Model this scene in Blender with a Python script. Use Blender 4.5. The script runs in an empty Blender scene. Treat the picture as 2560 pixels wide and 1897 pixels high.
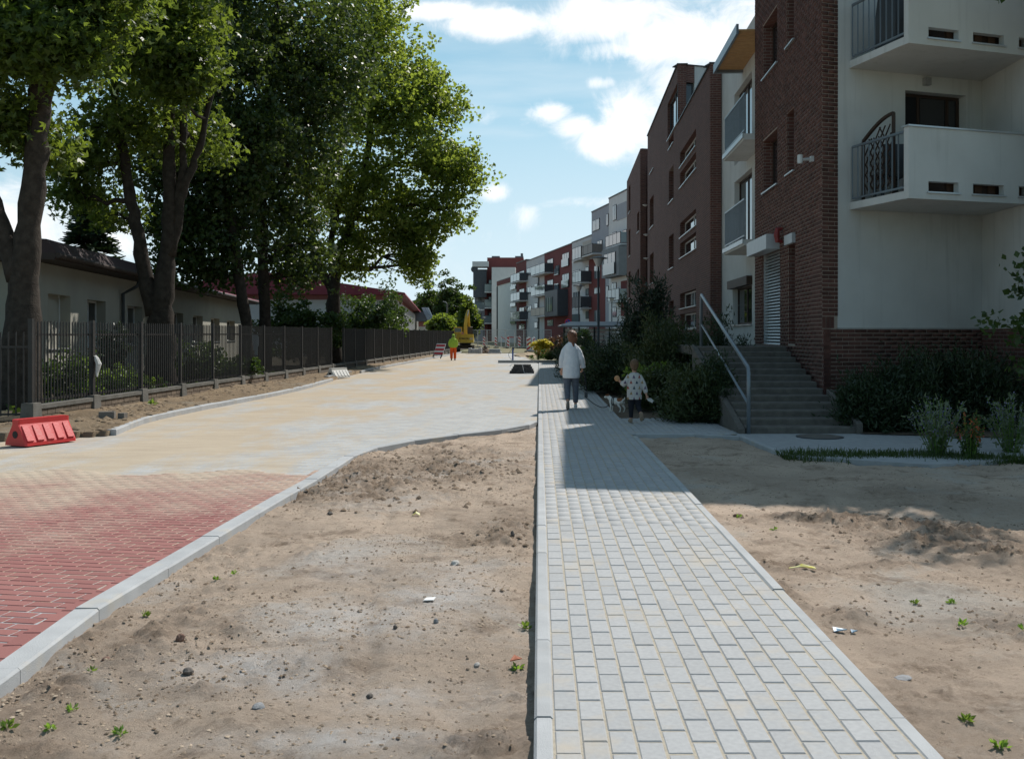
import bpy, bmesh, math, random
import numpy as np
from mathutils import Vector, Matrix
random.seed(7); np.random.seed(7)
R = math.radians
SC = bpy.context.scene
COL = SC.collection

# ------------------------------------------------------------------ camera, sky, sun, exposure
F, H, CX, CY = 2400.0, 1.60, 1348.0, 834.0        # focal length (photo px), eye height, vanishing point
cam_d = bpy.data.cameras.new('camera'); cam = bpy.data.objects.new('camera', cam_d); COL.objects.link(cam)
cam.location = (0, 0, H); cam.rotation_euler = (R(90), 0, 0)
cam_d.sensor_fit = 'HORIZONTAL'; cam_d.sensor_width = 36; cam_d.lens = 36 * F / 2560
cam_d.shift_x = -(CX - 1280) / 2560; cam_d.shift_y = -(948.5 - CY) / 2560
cam_d.clip_start = 0.05; cam_d.clip_end = 3000
SC.camera = cam
SUN_EL, SUN_H = R(49), (0.545, 0.838)              # elevation and horizontal direction towards the sun
SUN_STR, SKY_STR, EXPO = 5.0, 0.068, 0.04
sun_d = bpy.data.lights.new('sun', 'SUN'); sun = bpy.data.objects.new('sun', sun_d); COL.objects.link(sun)
sun_d.energy = SUN_STR; sun_d.angle = R(0.53); sun_d.color = (1.0, 0.955, 0.89)
tosun = Vector((SUN_H[0] * math.cos(SUN_EL), SUN_H[1] * math.cos(SUN_EL), math.sin(SUN_EL)))
sun.rotation_euler = tosun.to_track_quat('Z', 'Y').to_euler(); sun.location = (20, 30, 60)
SC.view_settings.view_transform = 'Standard'; SC.view_settings.look = 'None'
SC.view_settings.exposure = EXPO; SC.view_settings.gamma = 1.0
SC.view_settings.use_curve_mapping = False
SC.cycles.max_bounces = 6; SC.cycles.transparent_max_bounces = 8
SC.cycles.diffuse_bounces = 3; SC.cycles.glossy_bounces = 3; SC.cycles.transmission_bounces = 4
SC.cycles.use_denoising = True
SC.cycles.sample_clamp_indirect = 6.0

def build_world():
    w = bpy.data.worlds.new('World'); SC.world = w; w.use_nodes = True
    nt = w.node_tree; N = nt.nodes; L = nt.links; N.clear()
    out = N.new('ShaderNodeOutputWorld'); bg = N.new('ShaderNodeBackground')
    L.new(bg.outputs[0], out.inputs[0]); bg.inputs[1].default_value = SKY_STR
    sky = N.new('ShaderNodeTexSky'); sky.sky_type = 'NISHITA'; sky.sun_disc = False
    sky.sun_elevation = SUN_EL; sky.sun_rotation = math.atan2(SUN_H[0], SUN_H[1])
    sky.air_density = 1.0; sky.dust_density = 0.35; sky.ozone_density = 1.6; sky.altitude = 0
    def mth(op, a, b=None, c=None):
        n = N.new('ShaderNodeMath'); n.operation = op
        for i, v in enumerate((a, b, c)):
            if v is None: continue
            if isinstance(v, (int, float)): n.inputs[i].default_value = v
            else: L.new(v, n.inputs[i])
        return n.outputs[0]
    tc = N.new('ShaderNodeTexCoord'); sep = N.new('ShaderNodeSeparateXYZ'); L.new(tc.outputs['Generated'], sep.inputs[0])
    az = mth('ARCTAN2', sep.outputs[0], sep.outputs[1]); el = mth('ARCSINE', sep.outputs[2])
    cmb = N.new('ShaderNodeCombineXYZ'); L.new(az, cmb.inputs[0]); L.new(el, cmb.inputs[1])
    # cloud layer: direction projected on a flat layer overhead
    zc = mth('MAXIMUM', sep.outputs[2], 0.06)
    pl = N.new('ShaderNodeCombineXYZ'); L.new(mth('DIVIDE', sep.outputs[0], zc), pl.inputs[0]); L.new(mth('DIVIDE', sep.outputs[1], zc), pl.inputs[1])
    def noise(vec, scale, det, rough, dist=0.0):
        n = N.new('ShaderNodeTexNoise'); n.inputs['Scale'].default_value = scale; n.inputs['Detail'].default_value = det
        n.inputs['Roughness'].default_value = rough; n.inputs['Distortion'].default_value = dist; L.new(vec, n.inputs['Vector']); return n.outputs[0]
    wn = noise(cmb.outputs[0], 17.0, 10, 0.66, 0.6)
    wide = noise(pl.outputs[0], 0.75, 7, 0.6, 0.3)
    blobs = [(1500, 50, 230, 62, .95), (1250, 58, 170, 38, 1.1), (1090, 30, 130, 28, 1.0), (1700, 95, 210, 75, .95), (1830, 40, 120, 110, .7),
             (1560, 125, 160, 35, .7), (1380, 282, 55, 34, .8), (1440, 318, 70, 36, .85), (1500, 350, 85, 52, .95), (1590, 300, 110, 80, .95), (1700, 220, 90, 80, .8),
             (1505, 208, 40, 17, .65), (1240, 482, 42, 26, .75), (1320, 540, 40, 45, .5), (1440, 505, 150, 22, .45), (1230, 300, 150, 22, .3),
             (60, 560, 190, 90, .8), (260, 600, 160, 70, .6), (900, 640, 260, 60, .45), (1100, 600, 220, 50, .35), (-200, 300, 200, 120, .8)]
    tot = None
    for (px, py, rx, ry, amp) in blobs:
        a = math.atan((px - CX) / F); e = math.atan((CY - py) / math.hypot(F, px - CX))
        ra = rx / F * math.cos(a) ** 2; re = ry / F * math.cos(e)
        s = N.new('ShaderNodeVectorMath'); s.operation = 'SUBTRACT'; L.new(cmb.outputs[0], s.inputs[0]); s.inputs[1].default_value = (a, e, 0)
        m = N.new('ShaderNodeVectorMath'); m.operation = 'MULTIPLY'; L.new(s.outputs[0], m.inputs[0]); m.inputs[1].default_value = (1 / ra, 1 / re, 0)
        d = N.new('ShaderNodeVectorMath'); d.operation = 'DOT_PRODUCT'; L.new(m.outputs[0], d.inputs[0]); L.new(m.outputs[0], d.inputs[1])
        g = mth('MULTIPLY', mth('POWER', 2.718, mth('MULTIPLY', d.outputs['Value'], -0.8)), amp)
        tot = g if tot is None else mth('MAXIMUM', tot, g)
    dens = mth('ADD', tot, mth('MULTIPLY', mth('SUBTRACT', wn, 0.5), 1.5))
    # elsewhere overhead the same broken cloud goes on
    base = mth('MULTIPLY', mth('SUBTRACT', wide, 0.69), 3.0)
    dens = mth('MAXIMUM', dens, mth('ADD', base, 0.25))
    mr = N.new('ShaderNodeMapRange'); mr.interpolation_type = 'SMOOTHSTEP'; L.new(dens, mr.inputs[0])
    mr.inputs[1].default_value = 0.22; mr.inputs[2].default_value = 0.86; mr.inputs[3].default_value = 0; mr.inputs[4].default_value = 0.96
    # thin streaks of high cloud
    rot = N.new('ShaderNodeMapping'); L.new(cmb.outputs[0], rot.inputs[0]); rot.inputs['Rotation'].default_value = (0, 0, R(-24)); rot.inputs['Scale'].default_value = (3.2, 22, 1)
    st = noise(rot.outputs[0], 1.5, 5, 0.5)
    sr = N.new('ShaderNodeMapRange'); L.new(st, sr.inputs[0]); sr.inputs[1].default_value = 0.38; sr.inputs[2].default_value = 0.75; sr.inputs[3].default_value = 0.0; sr.inputs[4].default_value = 0.8
    # whiter towards the horizon (haze of the far air)
    hz = N.new('ShaderNodeMapRange'); L.new(el, hz.inputs[0]); hz.inputs[1].default_value = 0.0; hz.inputs[2].default_value = 0.75; hz.inputs[3].default_value = 1.0; hz.inputs[4].default_value = 0.0
    hz2 = N.new('ShaderNodeMapRange'); L.new(el, hz2.inputs[0]); hz2.inputs[1].default_value = 0.0; hz2.inputs[2].default_value = 0.25; hz2.inputs[3].default_value = 1.0; hz2.inputs[4].default_value = 0.0
    k = 1.0 / SKY_STR
    # haze glows towards the sun and stays deep blue away from it
    sv = N.new('ShaderNodeVectorMath'); sv.operation = 'DOT_PRODUCT'; L.new(tc.outputs['Generated'], sv.inputs[0]); sv.inputs[1].default_value = tosun
    ph = mth('POWER', mth('MULTIPLY', mth('ADD', sv.outputs['Value'], 1.0), 0.5), 2.2)
    glow = mth('MINIMUM', mth('ADD', mth('MULTIPLY', ph, 1.30), 0.10), 1.0)
    veil = mth('MULTIPLY', mth('MAXIMUM', sr.outputs[0], hz.outputs[0]), glow); low = mth('MULTIPLY', mth('MAXIMUM', hz2.outputs[0], mth('MULTIPLY', sr.outputs[0], .55)), glow)
    tint = N.new('ShaderNodeMix'); tint.data_type = 'RGBA'; tint.blend_type = 'MULTIPLY'; tint.inputs[0].default_value = 1.0
    L.new(sky.outputs[0], tint.inputs[6]); tint.inputs[7].default_value = (0.95, 1.22, 1.16, 1)
    m1 = N.new('ShaderNodeMix'); m1.data_type = 'RGBA'; L.new(veil, m1.inputs[0]); L.new(tint.outputs[2], m1.inputs[6]); m1.inputs[7].default_value = (0.46 * k, 0.76 * k, 0.94 * k, 1)
    cr = N.new('ShaderNodeMix'); cr.data_type = 'RGBA'; L.new(mth('MULTIPLY', noise(cmb.outputs[0], 9.0, 5, 0.55), 1.0), cr.inputs[0])
    cr.inputs[6].default_value = (1.25 * k, 1.25 * k, 1.25 * k, 1); cr.inputs[7].default_value = (0.95 * k, 0.97 * k, 1.0 * k, 1)
    m2 = N.new('ShaderNodeMix'); m2.data_type = 'RGBA'; L.new(mr.outputs[0], m2.inputs[0]); mh = N.new('ShaderNodeMix'); mh.data_type = 'RGBA'; L.new(low, mh.inputs[0]); L.new(m1.outputs[2], mh.inputs[6]); mh.inputs[7].default_value = (0.82 * k, 0.92 * k, 0.98 * k, 1); L.new(mh.outputs[2], m2.inputs[6]); L.new(cr.outputs[2], m2.inputs[7])
    L.new(m2.outputs[2], bg.inputs[0])
build_world()

# ------------------------------------------------------------------ helpers
def G(px, py, z=0.0):
    Y = F * (H - z) / (py - CY); return Vector(((px - CX) * Y / F, Y, z))
def P(px, py, Y): return Vector(((px - CX) * Y / F, Y, H - (py - CY) * Y / F))
def XZ(px, Y): return (px - CX) * Y / F

class MB:
    def __init__(s): s.v = []; s.f = []; s.mi = []; s.cm = 0
    def add(s, vs, fs):
        b = len(s.v); s.v.extend([tuple(x) for x in vs]); s.f.extend([tuple(b + i for i in q) for q in fs]); s.mi.extend([s.cm] * len(fs)); return s
    def hexa(s, c):      # 8 corners: bottom 0-3, top 4-7
        return s.add(c, [(0, 3, 2, 1), (4, 5, 6, 7), (0, 1, 5, 4), (1, 2, 6, 5), (2, 3, 7, 6), (3, 0, 4, 7)])
    def box(s, x0, x1, y0, y1, z0, z1):
        return s.hexa([(x0, y0, z0), (x1, y0, z0), (x1, y1, z0), (x0, y1, z0), (x0, y0, z1), (x1, y0, z1), (x1, y1, z1), (x0, y1, z1)])
    def cbox(s, c, sx, sy, sz, rz=0.0):
        co, si = math.cos(rz), math.sin(rz); out = []
        for dz in (-.5, .5):
            for dx, dy in ((-.5, -.5), (.5, -.5), (.5, .5), (-.5, .5)):
                x, y = dx * sx, dy * sy; out.append((c[0] + x * co - y * si, c[1] + x * si + y * co, c[2] + dz * sz))
        return s.hexa(out)
    def rbox(s, x0, x1, y0, y1, z0, z1, b):     # box with bevelled top edges
        v = [(x0, y0, z0), (x1, y0, z0), (x1, y1, z0), (x0, y1, z0), (x0, y0, z1 - b), (x1, y0, z1 - b), (x1, y1, z1 - b), (x0, y1, z1 - b),
             (x0 + b, y0 + b, z1), (x1 - b, y0 + b, z1), (x1 - b, y1 - b, z1), (x0 + b, y1 - b, z1)]
        f = [(0, 3, 2, 1), (8, 9, 10, 11)]
        for i in range(4):
            j = (i + 1) % 4; f += [(i, j, 4 + j, 4 + i), (4 + i, 4 + j, 8 + j, 8 + i)]
        return s.add(v, f)
    def bar(s, a, b, w, t=None):          # square bar between two points
        a = Vector(a); b = Vector(b); d = (b - a).normalized(); t = t or w
        u = d.cross(Vector((0, 0, 1)))
        if u.length < 1e-4: u = Vector((1, 0, 0))
        u.normalize(); n = u.cross(d).normalized(); u = u * w / 2; n = n * t / 2
        return s.hexa([a - u - n, a + u - n, a + u + n, a - u + n, b - u - n, b + u - n, b + u + n, b - u + n])
    def tube(s, pts, rad, n=8, cap=True, side=None):
        pts = [Vector(p) for p in pts]; k = len(pts)
        if not isinstance(rad, (list, tuple)): rad = [rad] * k
        rings = []; pu = None
        for i in range(k):
            d = (pts[min(i + 1, k - 1)] - pts[max(i - 1, 0)])
            d = d.normalized() if d.length > 1e-7 else Vector((0, 0, 1))
            if side is not None: u = Vector(side)
            elif pu is not None: u = pu
            else: u = Vector((1, 0, 0)) if abs(d.x) < .9 else Vector((0, 1, 0))
            u = (u - d * u.dot(d)); u = u.normalized() if u.length > 1e-5 else d.orthogonal().normalized()
            pu = u; w = d.cross(u); r = rad[i]; ra, rb = (r if isinstance(r, (tuple, list)) else (r, r))
            rings.append([pts[i] + u * (ra * math.cos(2 * math.pi * j / n)) + w * (rb * math.sin(2 * math.pi * j / n)) for j in range(n)])
        return s.loft(rings, cap)
    def loft(s, rings, cap=True):
        n = len(rings[0]); vs = [p for r in rings for p in r]; fs = []
        for i in range(len(rings) - 1):
            for j in range(n):
                a = i * n + j; b = i * n + (j + 1) % n; fs.append((a, b, b + n, a + n))
        if cap: fs += [tuple(reversed(range(n))), tuple(range((len(rings) - 1) * n, len(rings) * n))]
        return s.add(vs, fs)
    def lathe(s, prof, n=16, c=(0, 0, 0)):
        return s.loft([[(c[0] + r * math.cos(2 * math.pi * j / n), c[1] + r * math.sin(2 * math.pi * j / n), c[2] + z) for j in range(n)] for r, z in prof])
    def ball(s, c, r, n=10, m=7):
        rx, ry, rz = r if isinstance(r, (tuple, list)) else (r, r, r); rings = []
        for i in range(m + 1):
            t = math.pi * (0.02 + 0.96 * i / m)
            rings.append([(c[0] + rx * math.sin(t) * math.cos(2 * math.pi * j / n), c[1] + ry * math.sin(t) * math.sin(2 * math.pi * j / n), c[2] - rz * math.cos(t)) for j in range(n)])
        return s.loft(rings)
    def prism(s, poly, z0, z1):
        n = len(poly); v = [(p[0], p[1], z0) for p in poly] + [(p[0], p[1], z1) for p in poly]
        return s.add(v, [tuple(reversed(range(n))), tuple(range(n, 2 * n))] + [(i, (i + 1) % n, n + (i + 1) % n, n + i) for i in range(n)])
    def mesh(s, name, mats, smooth=False):
        me = bpy.data.meshes.new(name); me.from_pydata(s.v, [], s.f)
        for m in (mats if isinstance(mats, (list, tuple)) else [mats]): me.materials.append(m)
        if any(s.mi): me.polygons.foreach_set('material_index', s.mi)
        if smooth: me.polygons.foreach_set('use_smooth', [True] * len(me.polygons))
        me.update(); return me
    def build(s, name, mats, parent=None, smooth=False, **kw):
        return place(name, s.mesh(name, mats, smooth), parent, **kw)

def place(name, me, parent=None, label=None, cat=None, group=None, kind=None, loc=None, rz=None):
    o = bpy.data.objects.new(name, me); COL.objects.link(o)
    if parent is not None: o.parent = parent
    if loc is not None: o.location = loc
    if rz is not None: o.rotation_euler = (0, 0, rz)
    tag(o, label, cat, group, kind); return o
def tag(o, label=None, cat=None, group=None, kind=None):
    for k, v in (('label', label), ('category', cat), ('group', group), ('kind', kind)):
        if v: o[k] = v
    return o
def thing(name, label, cat, loc=(0, 0, 0), rz=0.0, group=None):
    o = bpy.data.objects.new(name, None); COL.objects.link(o); o.location = loc; o.rotation_euler = (0, 0, rz)
    o.empty_display_size = 0.1
    return tag(o, label, cat, group)
def dup(o, loc=None, rz=None, label=None, parent=None):
    c = o.copy(); COL.objects.link(c); c.parent = parent
    if loc is not None: c.location = loc
    if rz is not None: c.rotation_euler = (0, 0, rz)
    if label: c['label'] = label
    for ch in list(o.children): dup(ch, parent=c)
    return c

def np_mesh(name, V, Fq, mats, smooth=False, mi=None):
    me = bpy.data.meshes.new(name); V = np.asarray(V, np.float32); Fq = np.asarray(Fq, np.int32); k = Fq.shape[1]
    me.vertices.add(len(V)); me.vertices.foreach_set('co', V.ravel())
    me.loops.add(Fq.size); me.loops.foreach_set('vertex_index', Fq.ravel())
    me.polygons.add(len(Fq)); me.polygons.foreach_set('loop_start', np.arange(0, Fq.size, k, dtype=np.int32))
    for m in (mats if isinstance(mats, (list, tuple)) else [mats]): me.materials.append(m)
    if smooth: me.polygons.foreach_set('use_smooth', np.ones(len(Fq), bool))
    if mi is not None: me.polygons.foreach_set('material_index', np.asarray(mi, np.int32))
    me.update(calc_edges=True); return me
def batch(tv, tf, pos, rot=None, scl=None):
    """copies of a small template: rot (k,3,3) matrices, scl (k,3)"""
    tv = np.asarray(tv, float); tf = np.asarray(tf, int); pos = np.asarray(pos, float); k = len(pos)
    v = np.broadcast_to(tv, (k,) + tv.shape).copy()
    if scl is not None: v *= np.asarray(scl, float)[:, None, :]
    if rot is not None: v = np.einsum('kij,knj->kni', rot, v)
    v += pos[:, None, :]
    f = tf[None] + (np.arange(k) * len(tv))[:, None, None]
    return v.reshape(-1, 3), f.reshape(-1, tf.shape[1])
def rotz_m(a):
    a = np.asarray(a, float); m = np.zeros((len(a), 3, 3)); m[:, 0, 0] = np.cos(a); m[:, 0, 1] = -np.sin(a); m[:, 1, 0] = np.sin(a); m[:, 1, 1] = np.cos(a); m[:, 2, 2] = 1; return m

_ng = {}
def vnoise(x, y, seed=0):
    if seed not in _ng: _ng[seed] = np.random.RandomState(seed + 11).rand(256, 256)
    g = _ng[seed]; xi = np.floor(x).astype(int); yi = np.floor(y).astype(int); fx = x - xi; fy = y - yi
    fx = fx * fx * (3 - 2 * fx); fy = fy * fy * (3 - 2 * fy)
    a = g[xi % 256, yi % 256]; b = g[(xi + 1) % 256, yi % 256]; c = g[xi % 256, (yi + 1) % 256]; d = g[(xi + 1) % 256, (yi + 1) % 256]
    return (a * (1 - fx) + b * fx) * (1 - fy) + (c * (1 - fx) + d * fx) * fy
def fbm(x, y, sc, octv=4, seed=0, gain=0.5):
    t = 0; a = 1; n = 0
    for i in range(octv):
        t = t + a * (vnoise(x * sc + 17.3 * i, y * sc + 5.1 * i, seed + i) - 0.5); n += a; a *= gain; sc *= 2.03
    return t / n * 2
def inside(x, y, poly):
    r = np.zeros(np.shape(x), bool); n = len(poly)
    for i in range(n):
        x0, y0 = poly[i][0], poly[i][1]; x1, y1 = poly[(i + 1) % n][0], poly[(i + 1) % n][1]
        if y0 == y1: continue
        c = ((y0 > y) != (y1 > y)) & (x < (x1 - x0) * (y - y0) / (y1 - y0) + x0); r ^= c
    return r

# ------------------------------------------------------------------ materials
_M = {}
def pm(name, c1, c2=None, scale=6.0, rough=0.8, bump=0.0, bscale=60.0, isl=0.0, metal=0.0, spec=0.3, det=5, c3=None, s3=1.2, t3=(0.5, 0.62), amt3=1.0, coat=0.0):
    """two-tone noise material; isl varies brightness per piece; c3 lays stains of a third colour over it"""
    if name in _M: return _M[name]
    m = bpy.data.materials.new(name); m.use_nodes = True; nt = m.node_tree; N = nt.nodes; L = nt.links
    b = N['Principled BSDF']; b.inputs['Roughness'].default_value = rough; b.inputs['Metallic'].default_value = metal
    b.inputs['Specular IOR Level'].default_value = spec
    if coat: b.inputs['Coat Weight'].default_value = coat
    geo = N.new('ShaderNodeNewGeometry')
    c2 = c2 or tuple(x * 0.8 for x in c1)
    n = N.new('ShaderNodeTexNoise'); n.inputs['Scale'].default_value = scale; n.inputs['Detail'].default_value = det; L.new(geo.outputs['Position'], n.inputs['Vector'])
    rp = N.new('ShaderNodeMapRange'); L.new(n.outputs[0], rp.inputs[0]); rp.inputs[1].default_value = .3; rp.inputs[2].default_value = .7
    mx = N.new('ShaderNodeMix'); mx.data_type = 'RGBA'; L.new(rp.outputs[0], mx.inputs[0]); mx.inputs[6].default_value = (*c1, 1); mx.inputs[7].default_value = (*c2, 1)
    cur = mx.outputs[2]
    if isl:
        oi = N.new('ShaderNodeObjectInfo'); ad = N.new('ShaderNodeMath'); ad.operation = 'ADD'; L.new(oi.outputs['Random'], ad.inputs[0]); L.new(geo.outputs['Random Per Island'], ad.inputs[1])
        fr = N.new('ShaderNodeMath'); fr.operation = 'FRACT'; L.new(ad.outputs[0], fr.inputs[0])
        r2 = N.new('ShaderNodeMapRange'); L.new(fr.outputs[0], r2.inputs[0]); r2.inputs[3].default_value = 1 - isl; r2.inputs[4].default_value = 1 + isl
        vm = N.new('ShaderNodeVectorMath'); vm.operation = 'SCALE'; L.new(cur, vm.inputs[0]); L.new(r2.outputs[0], vm.inputs['Scale']); cur = vm.outputs[0]
    if c3:
        n3 = N.new('ShaderNodeTexNoise'); n3.inputs['Scale'].default_value = s3; n3.inputs['Detail'].default_value = 7; n3.inputs['Roughness'].default_value = .62; L.new(geo.outputs['Position'], n3.inputs['Vector'])
        r3 = N.new('ShaderNodeMapRange'); L.new(n3.outputs[0], r3.inputs[0]); r3.inputs[1].default_value = t3[0]; r3.inputs[2].default_value = t3[1]; r3.inputs[4].default_value = amt3
        m3 = N.new('ShaderNodeMix'); m3.data_type = 'RGBA'; L.new(r3.outputs[0], m3.inputs[0]); L.new(cur, m3.inputs[6]); m3.inputs[7].default_value = (*c3, 1); cur = m3.outputs[2]
    L.new(cur, b.inputs['Base Color'])
    if bump:
        nb = N.new('ShaderNodeTexNoise'); nb.inputs['Scale'].default_value = bscale; nb.inputs['Detail'].default_value = 6; L.new(geo.outputs['Position'], nb.inputs['Vector'])
        bp = N.new('ShaderNodeBump'); bp.inputs['Strength'].default_value = bump; bp.inputs['Distance'].default_value = 0.02; L.new(nb.outputs[0], bp.inputs['Height']); L.new(bp.outputs[0], b.inputs['Normal'])
    _M[name] = m; return m
def leafmat(name, c1, c2, trans=0.45, tcol=None, rough=0.45):
    if name in _M: return _M[name]
    m = bpy.data.materials.new(name); m.use_nodes = True; nt = m.node_tree; N = nt.nodes; L = nt.links
    b = N['Principled BSDF']; b.inputs['Roughness'].default_value = rough; b.inputs['Specular IOR Level'].default_value = 0.35
    geo = N.new('ShaderNodeNewGeometry')
    mx = N.new('ShaderNodeMix'); mx.data_type = 'RGBA'; L.new(geo.outputs['Random Per Island'], mx.inputs[0]); mx.inputs[6].default_value = (*c1, 1); mx.inputs[7].default_value = (*c2, 1)
    L.new(mx.outputs[2], b.inputs['Base Color'])
    tr = N.new('ShaderNodeBsdfTranslucent'); tcol = tcol or (c2[0] * 2.0, c2[1] * 2.0, c2[2] * 0.9)
    tr.inputs[0].default_value = (*tcol, 1)
    ms = N.new('ShaderNodeMixShader'); ms.inputs[0].default_value = trans; L.new(b.outputs[0], ms.inputs[1]); L.new(tr.outputs[0], ms.inputs[2])
    L.new(ms.outputs[0], N['Material Output'].inputs[0]); _M[name] = m; return m
def glassmat(name, tint=(0.05, 0.06, 0.07), rough=0.03):
    if name in _M: return _M[name]
    m = pm(name, tint, tint, rough=rough, spec=0.9); return m
# ------------------------------------------------------------------ the setting: ground, road, pavement, soil
SAND = (0.46, 0.385, 0.29)
CONC = pm('kerb_concrete', (0.40, 0.405, 0.41), (0.33, 0.335, 0.34), 5, .85, .25, 150, isl=.05, c3=(0.46, 0.40, 0.31), s3=2.2, t3=(.56, .70), amt3=.6)
CONC_D = pm('old_concrete', (0.17, 0.16, 0.145), (0.11, 0.105, 0.09), 4, .9, .4, 70)
PAV = pm('grey_paver', (0.385, 0.385, 0.385), (0.33, 0.33, 0.332), 40, .88, .22, 260, isl=.05, c3=SAND, s3=2.1, t3=(.54, .72), amt3=.65)
def redmat():
    m = bpy.data.materials.new('dusty_red_paver'); m.use_nodes = True; nt = m.node_tree; N = nt.nodes; L = nt.links; b = N['Principled BSDF']; b.inputs['Roughness'].default_value = .9; b.inputs['Specular IOR Level'].default_value = .2
    geo = N.new('ShaderNodeNewGeometry'); oi = N.new('ShaderNodeObjectInfo')
    def M_(op, a, c):
        n = N.new('ShaderNodeMath'); n.operation = op
        for i, v in enumerate((a, c)):
            if isinstance(v, (int, float)): n.inputs[i].default_value = v
            else: L.new(v, n.inputs[i])
        return n.outputs[0]
    def nz(s, d=8, r=.7):
        n = N.new('ShaderNodeTexNoise'); n.inputs['Scale'].default_value = s; n.inputs['Detail'].default_value = d; n.inputs['Roughness'].default_value = r; L.new(geo.outputs['Position'], n.inputs['Vector']); return n.outputs[0]
    sp = N.new('ShaderNodeSeparateXYZ'); L.new(geo.outputs['Position'], sp.inputs[0])
    fr = M_('FRACT', M_('ADD', oi.outputs['Random'], geo.outputs['Random Per Island']), 0.0)
    c1 = N.new('ShaderNodeMix'); c1.data_type = 'RGBA'; L.new(fr, c1.inputs[0]); c1.inputs[6].default_value = (.235, .085, .082, 1); c1.inputs[7].default_value = (.285, .112, .105, 1)
    # wind blown sand lies thicker away from the kerb and towards the sanded carriageway
    y_ = M_('MULTIPLY', M_('SUBTRACT', sp.outputs[1], 9.4), .16); x_ = M_('MULTIPLY', M_('SUBTRACT', -2.6, sp.outputs[0]), .05)
    d = M_('ADD', M_('ADD', M_('MULTIPLY', M_('SUBTRACT', nz(1.1), .5), 1.5), M_('MULTIPLY', M_('SUBTRACT', nz(30, 5, .8), .5), 1.1)), M_('ADD', y_, x_))
    mr_ = N.new('ShaderNodeMapRange'); L.new(d, mr_.inputs[0]); mr_.inputs[1].default_value = -.25; mr_.inputs[2].default_value = .55; mr_.inputs[3].default_value = .08; mr_.inputs[4].default_value = .96
    mx = N.new('ShaderNodeMix'); mx.data_type = 'RGBA'; L.new(mr_.outputs[0], mx.inputs[0]); L.new(c1.outputs[2], mx.inputs[6]); mx.inputs[7].default_value = (.45, .375, .29, 1); L.new(mx.outputs[2], b.inputs['Base Color'])
    bp = N.new('ShaderNodeBump'); bp.inputs['Strength'].default_value = .3; bp.inputs['Distance'].default_value = .01; L.new(nz(120), bp.inputs['Height']); L.new(bp.outputs[0], b.inputs['Normal']); return m
RED = redmat()
RED_OLD = pm('red_paver', (0.30, 0.120, 0.112), (0.33, 0.165, 0.145), 26, .85, .25, 160, isl=.12, c3=SAND, s3=1.5, t3=(.50, .72), amt3=.70)
SANDM = pm('joint_sand', (0.44, 0.39, 0.31), (0.34, 0.30, 0.24), 30, .95, .4, 200)

def roadmat():
    m = bpy.data.materials.new('sanded_paving'); m.use_nodes = True; nt = m.node_tree; N = nt.nodes; L = nt.links; b = N['Principled BSDF']
    b.inputs['Roughness'].default_value = .9; b.inputs['Specular IOR Level'].default_value = .2
    geo = N.new('ShaderNodeNewGeometry'); br = N.new('ShaderNodeTexBrick'); mp = N.new('ShaderNodeMapping'); mp.inputs['Rotation'].default_value = (0, 0, R(2))
    L.new(geo.outputs['Position'], mp.inputs[0]); L.new(mp.outputs[0], br.inputs['Vector'])
    br.inputs['Scale'].default_value = 1.0; br.inputs['Brick Width'].default_value = .2; br.inputs['Row Height'].default_value = .1; br.inputs['Mortar Size'].default_value = .005
    br.inputs['Color1'].default_value = (.41, .415, .42, 1); br.inputs['Color2'].default_value = (.32, .33, .34, 1); br.inputs['Mortar'].default_value = (.44, .37, .26, 1)
    def nz(scale, det, rough=.6, sx=1, sy=1, rz=0):
        mm = N.new('ShaderNodeMapping'); mm.inputs['Scale'].default_value = (sx, sy, 1); mm.inputs['Rotation'].default_value = (0, 0, rz); L.new(geo.outputs['Position'], mm.inputs[0])
        n = N.new('ShaderNodeTexNoise'); n.inputs['Scale'].default_value = scale; n.inputs['Detail'].default_value = det; n.inputs['Roughness'].default_value = rough; L.new(mm.outputs[0], n.inputs['Vector']); return n.outputs[0]
    sp = N.new('ShaderNodeSeparateXYZ'); L.new(geo.outputs['Position'], sp.inputs[0])
    lane = N.new('ShaderNodeMapRange'); L.new(sp.outputs[0], lane.inputs[0]); lane.inputs[1].default_value = -4.5; lane.inputs[2].default_value = -1.9; lane.inputs[3].default_value = .10; lane.inputs[4].default_value = -.05
    a1 = N.new('ShaderNodeMath'); a1.operation = 'ADD'; L.new(nz(.55, 7, .65, 1.3, .5, R(8)), a1.inputs[0]); L.new(lane.outputs[0], a1.inputs[1])
    r = N.new('ShaderNodeMapRange'); L.new(a1.outputs[0], r.inputs[0]); r.inputs[1].default_value = .46; r.inputs[2].default_value = .62; r.inputs[4].default_value = .90
    sc = N.new('ShaderNodeMix'); sc.data_type = 'RGBA'; L.new(nz(1.3, 10, .78, .5, 1.5, R(-6)), sc.inputs[0]); sc.inputs[6].default_value = (.25, .19, .13, 1); sc.inputs[7].default_value = (.57, .475, .355, 1)
    mx = N.new('ShaderNodeMix'); mx.data_type = 'RGBA'; L.new(r.outputs[0], mx.inputs[0]); L.new(br.outputs[0], mx.inputs[6]); L.new(sc.outputs[2], mx.inputs[7])
    # the seam of sand between carriageway and parking lane
    L.new(mx.outputs[2], b.inputs['Base Color'])
    bp = N.new('ShaderNodeBump'); bp.inputs['Strength'].default_value = .5; bp.inputs['Distance'].default_value = .02; L.new(nz(25, 8, .7), bp.inputs['Height']); L.new(bp.outputs[0], b.inputs['Normal'])
    return m
ROAD = roadmat()

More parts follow.
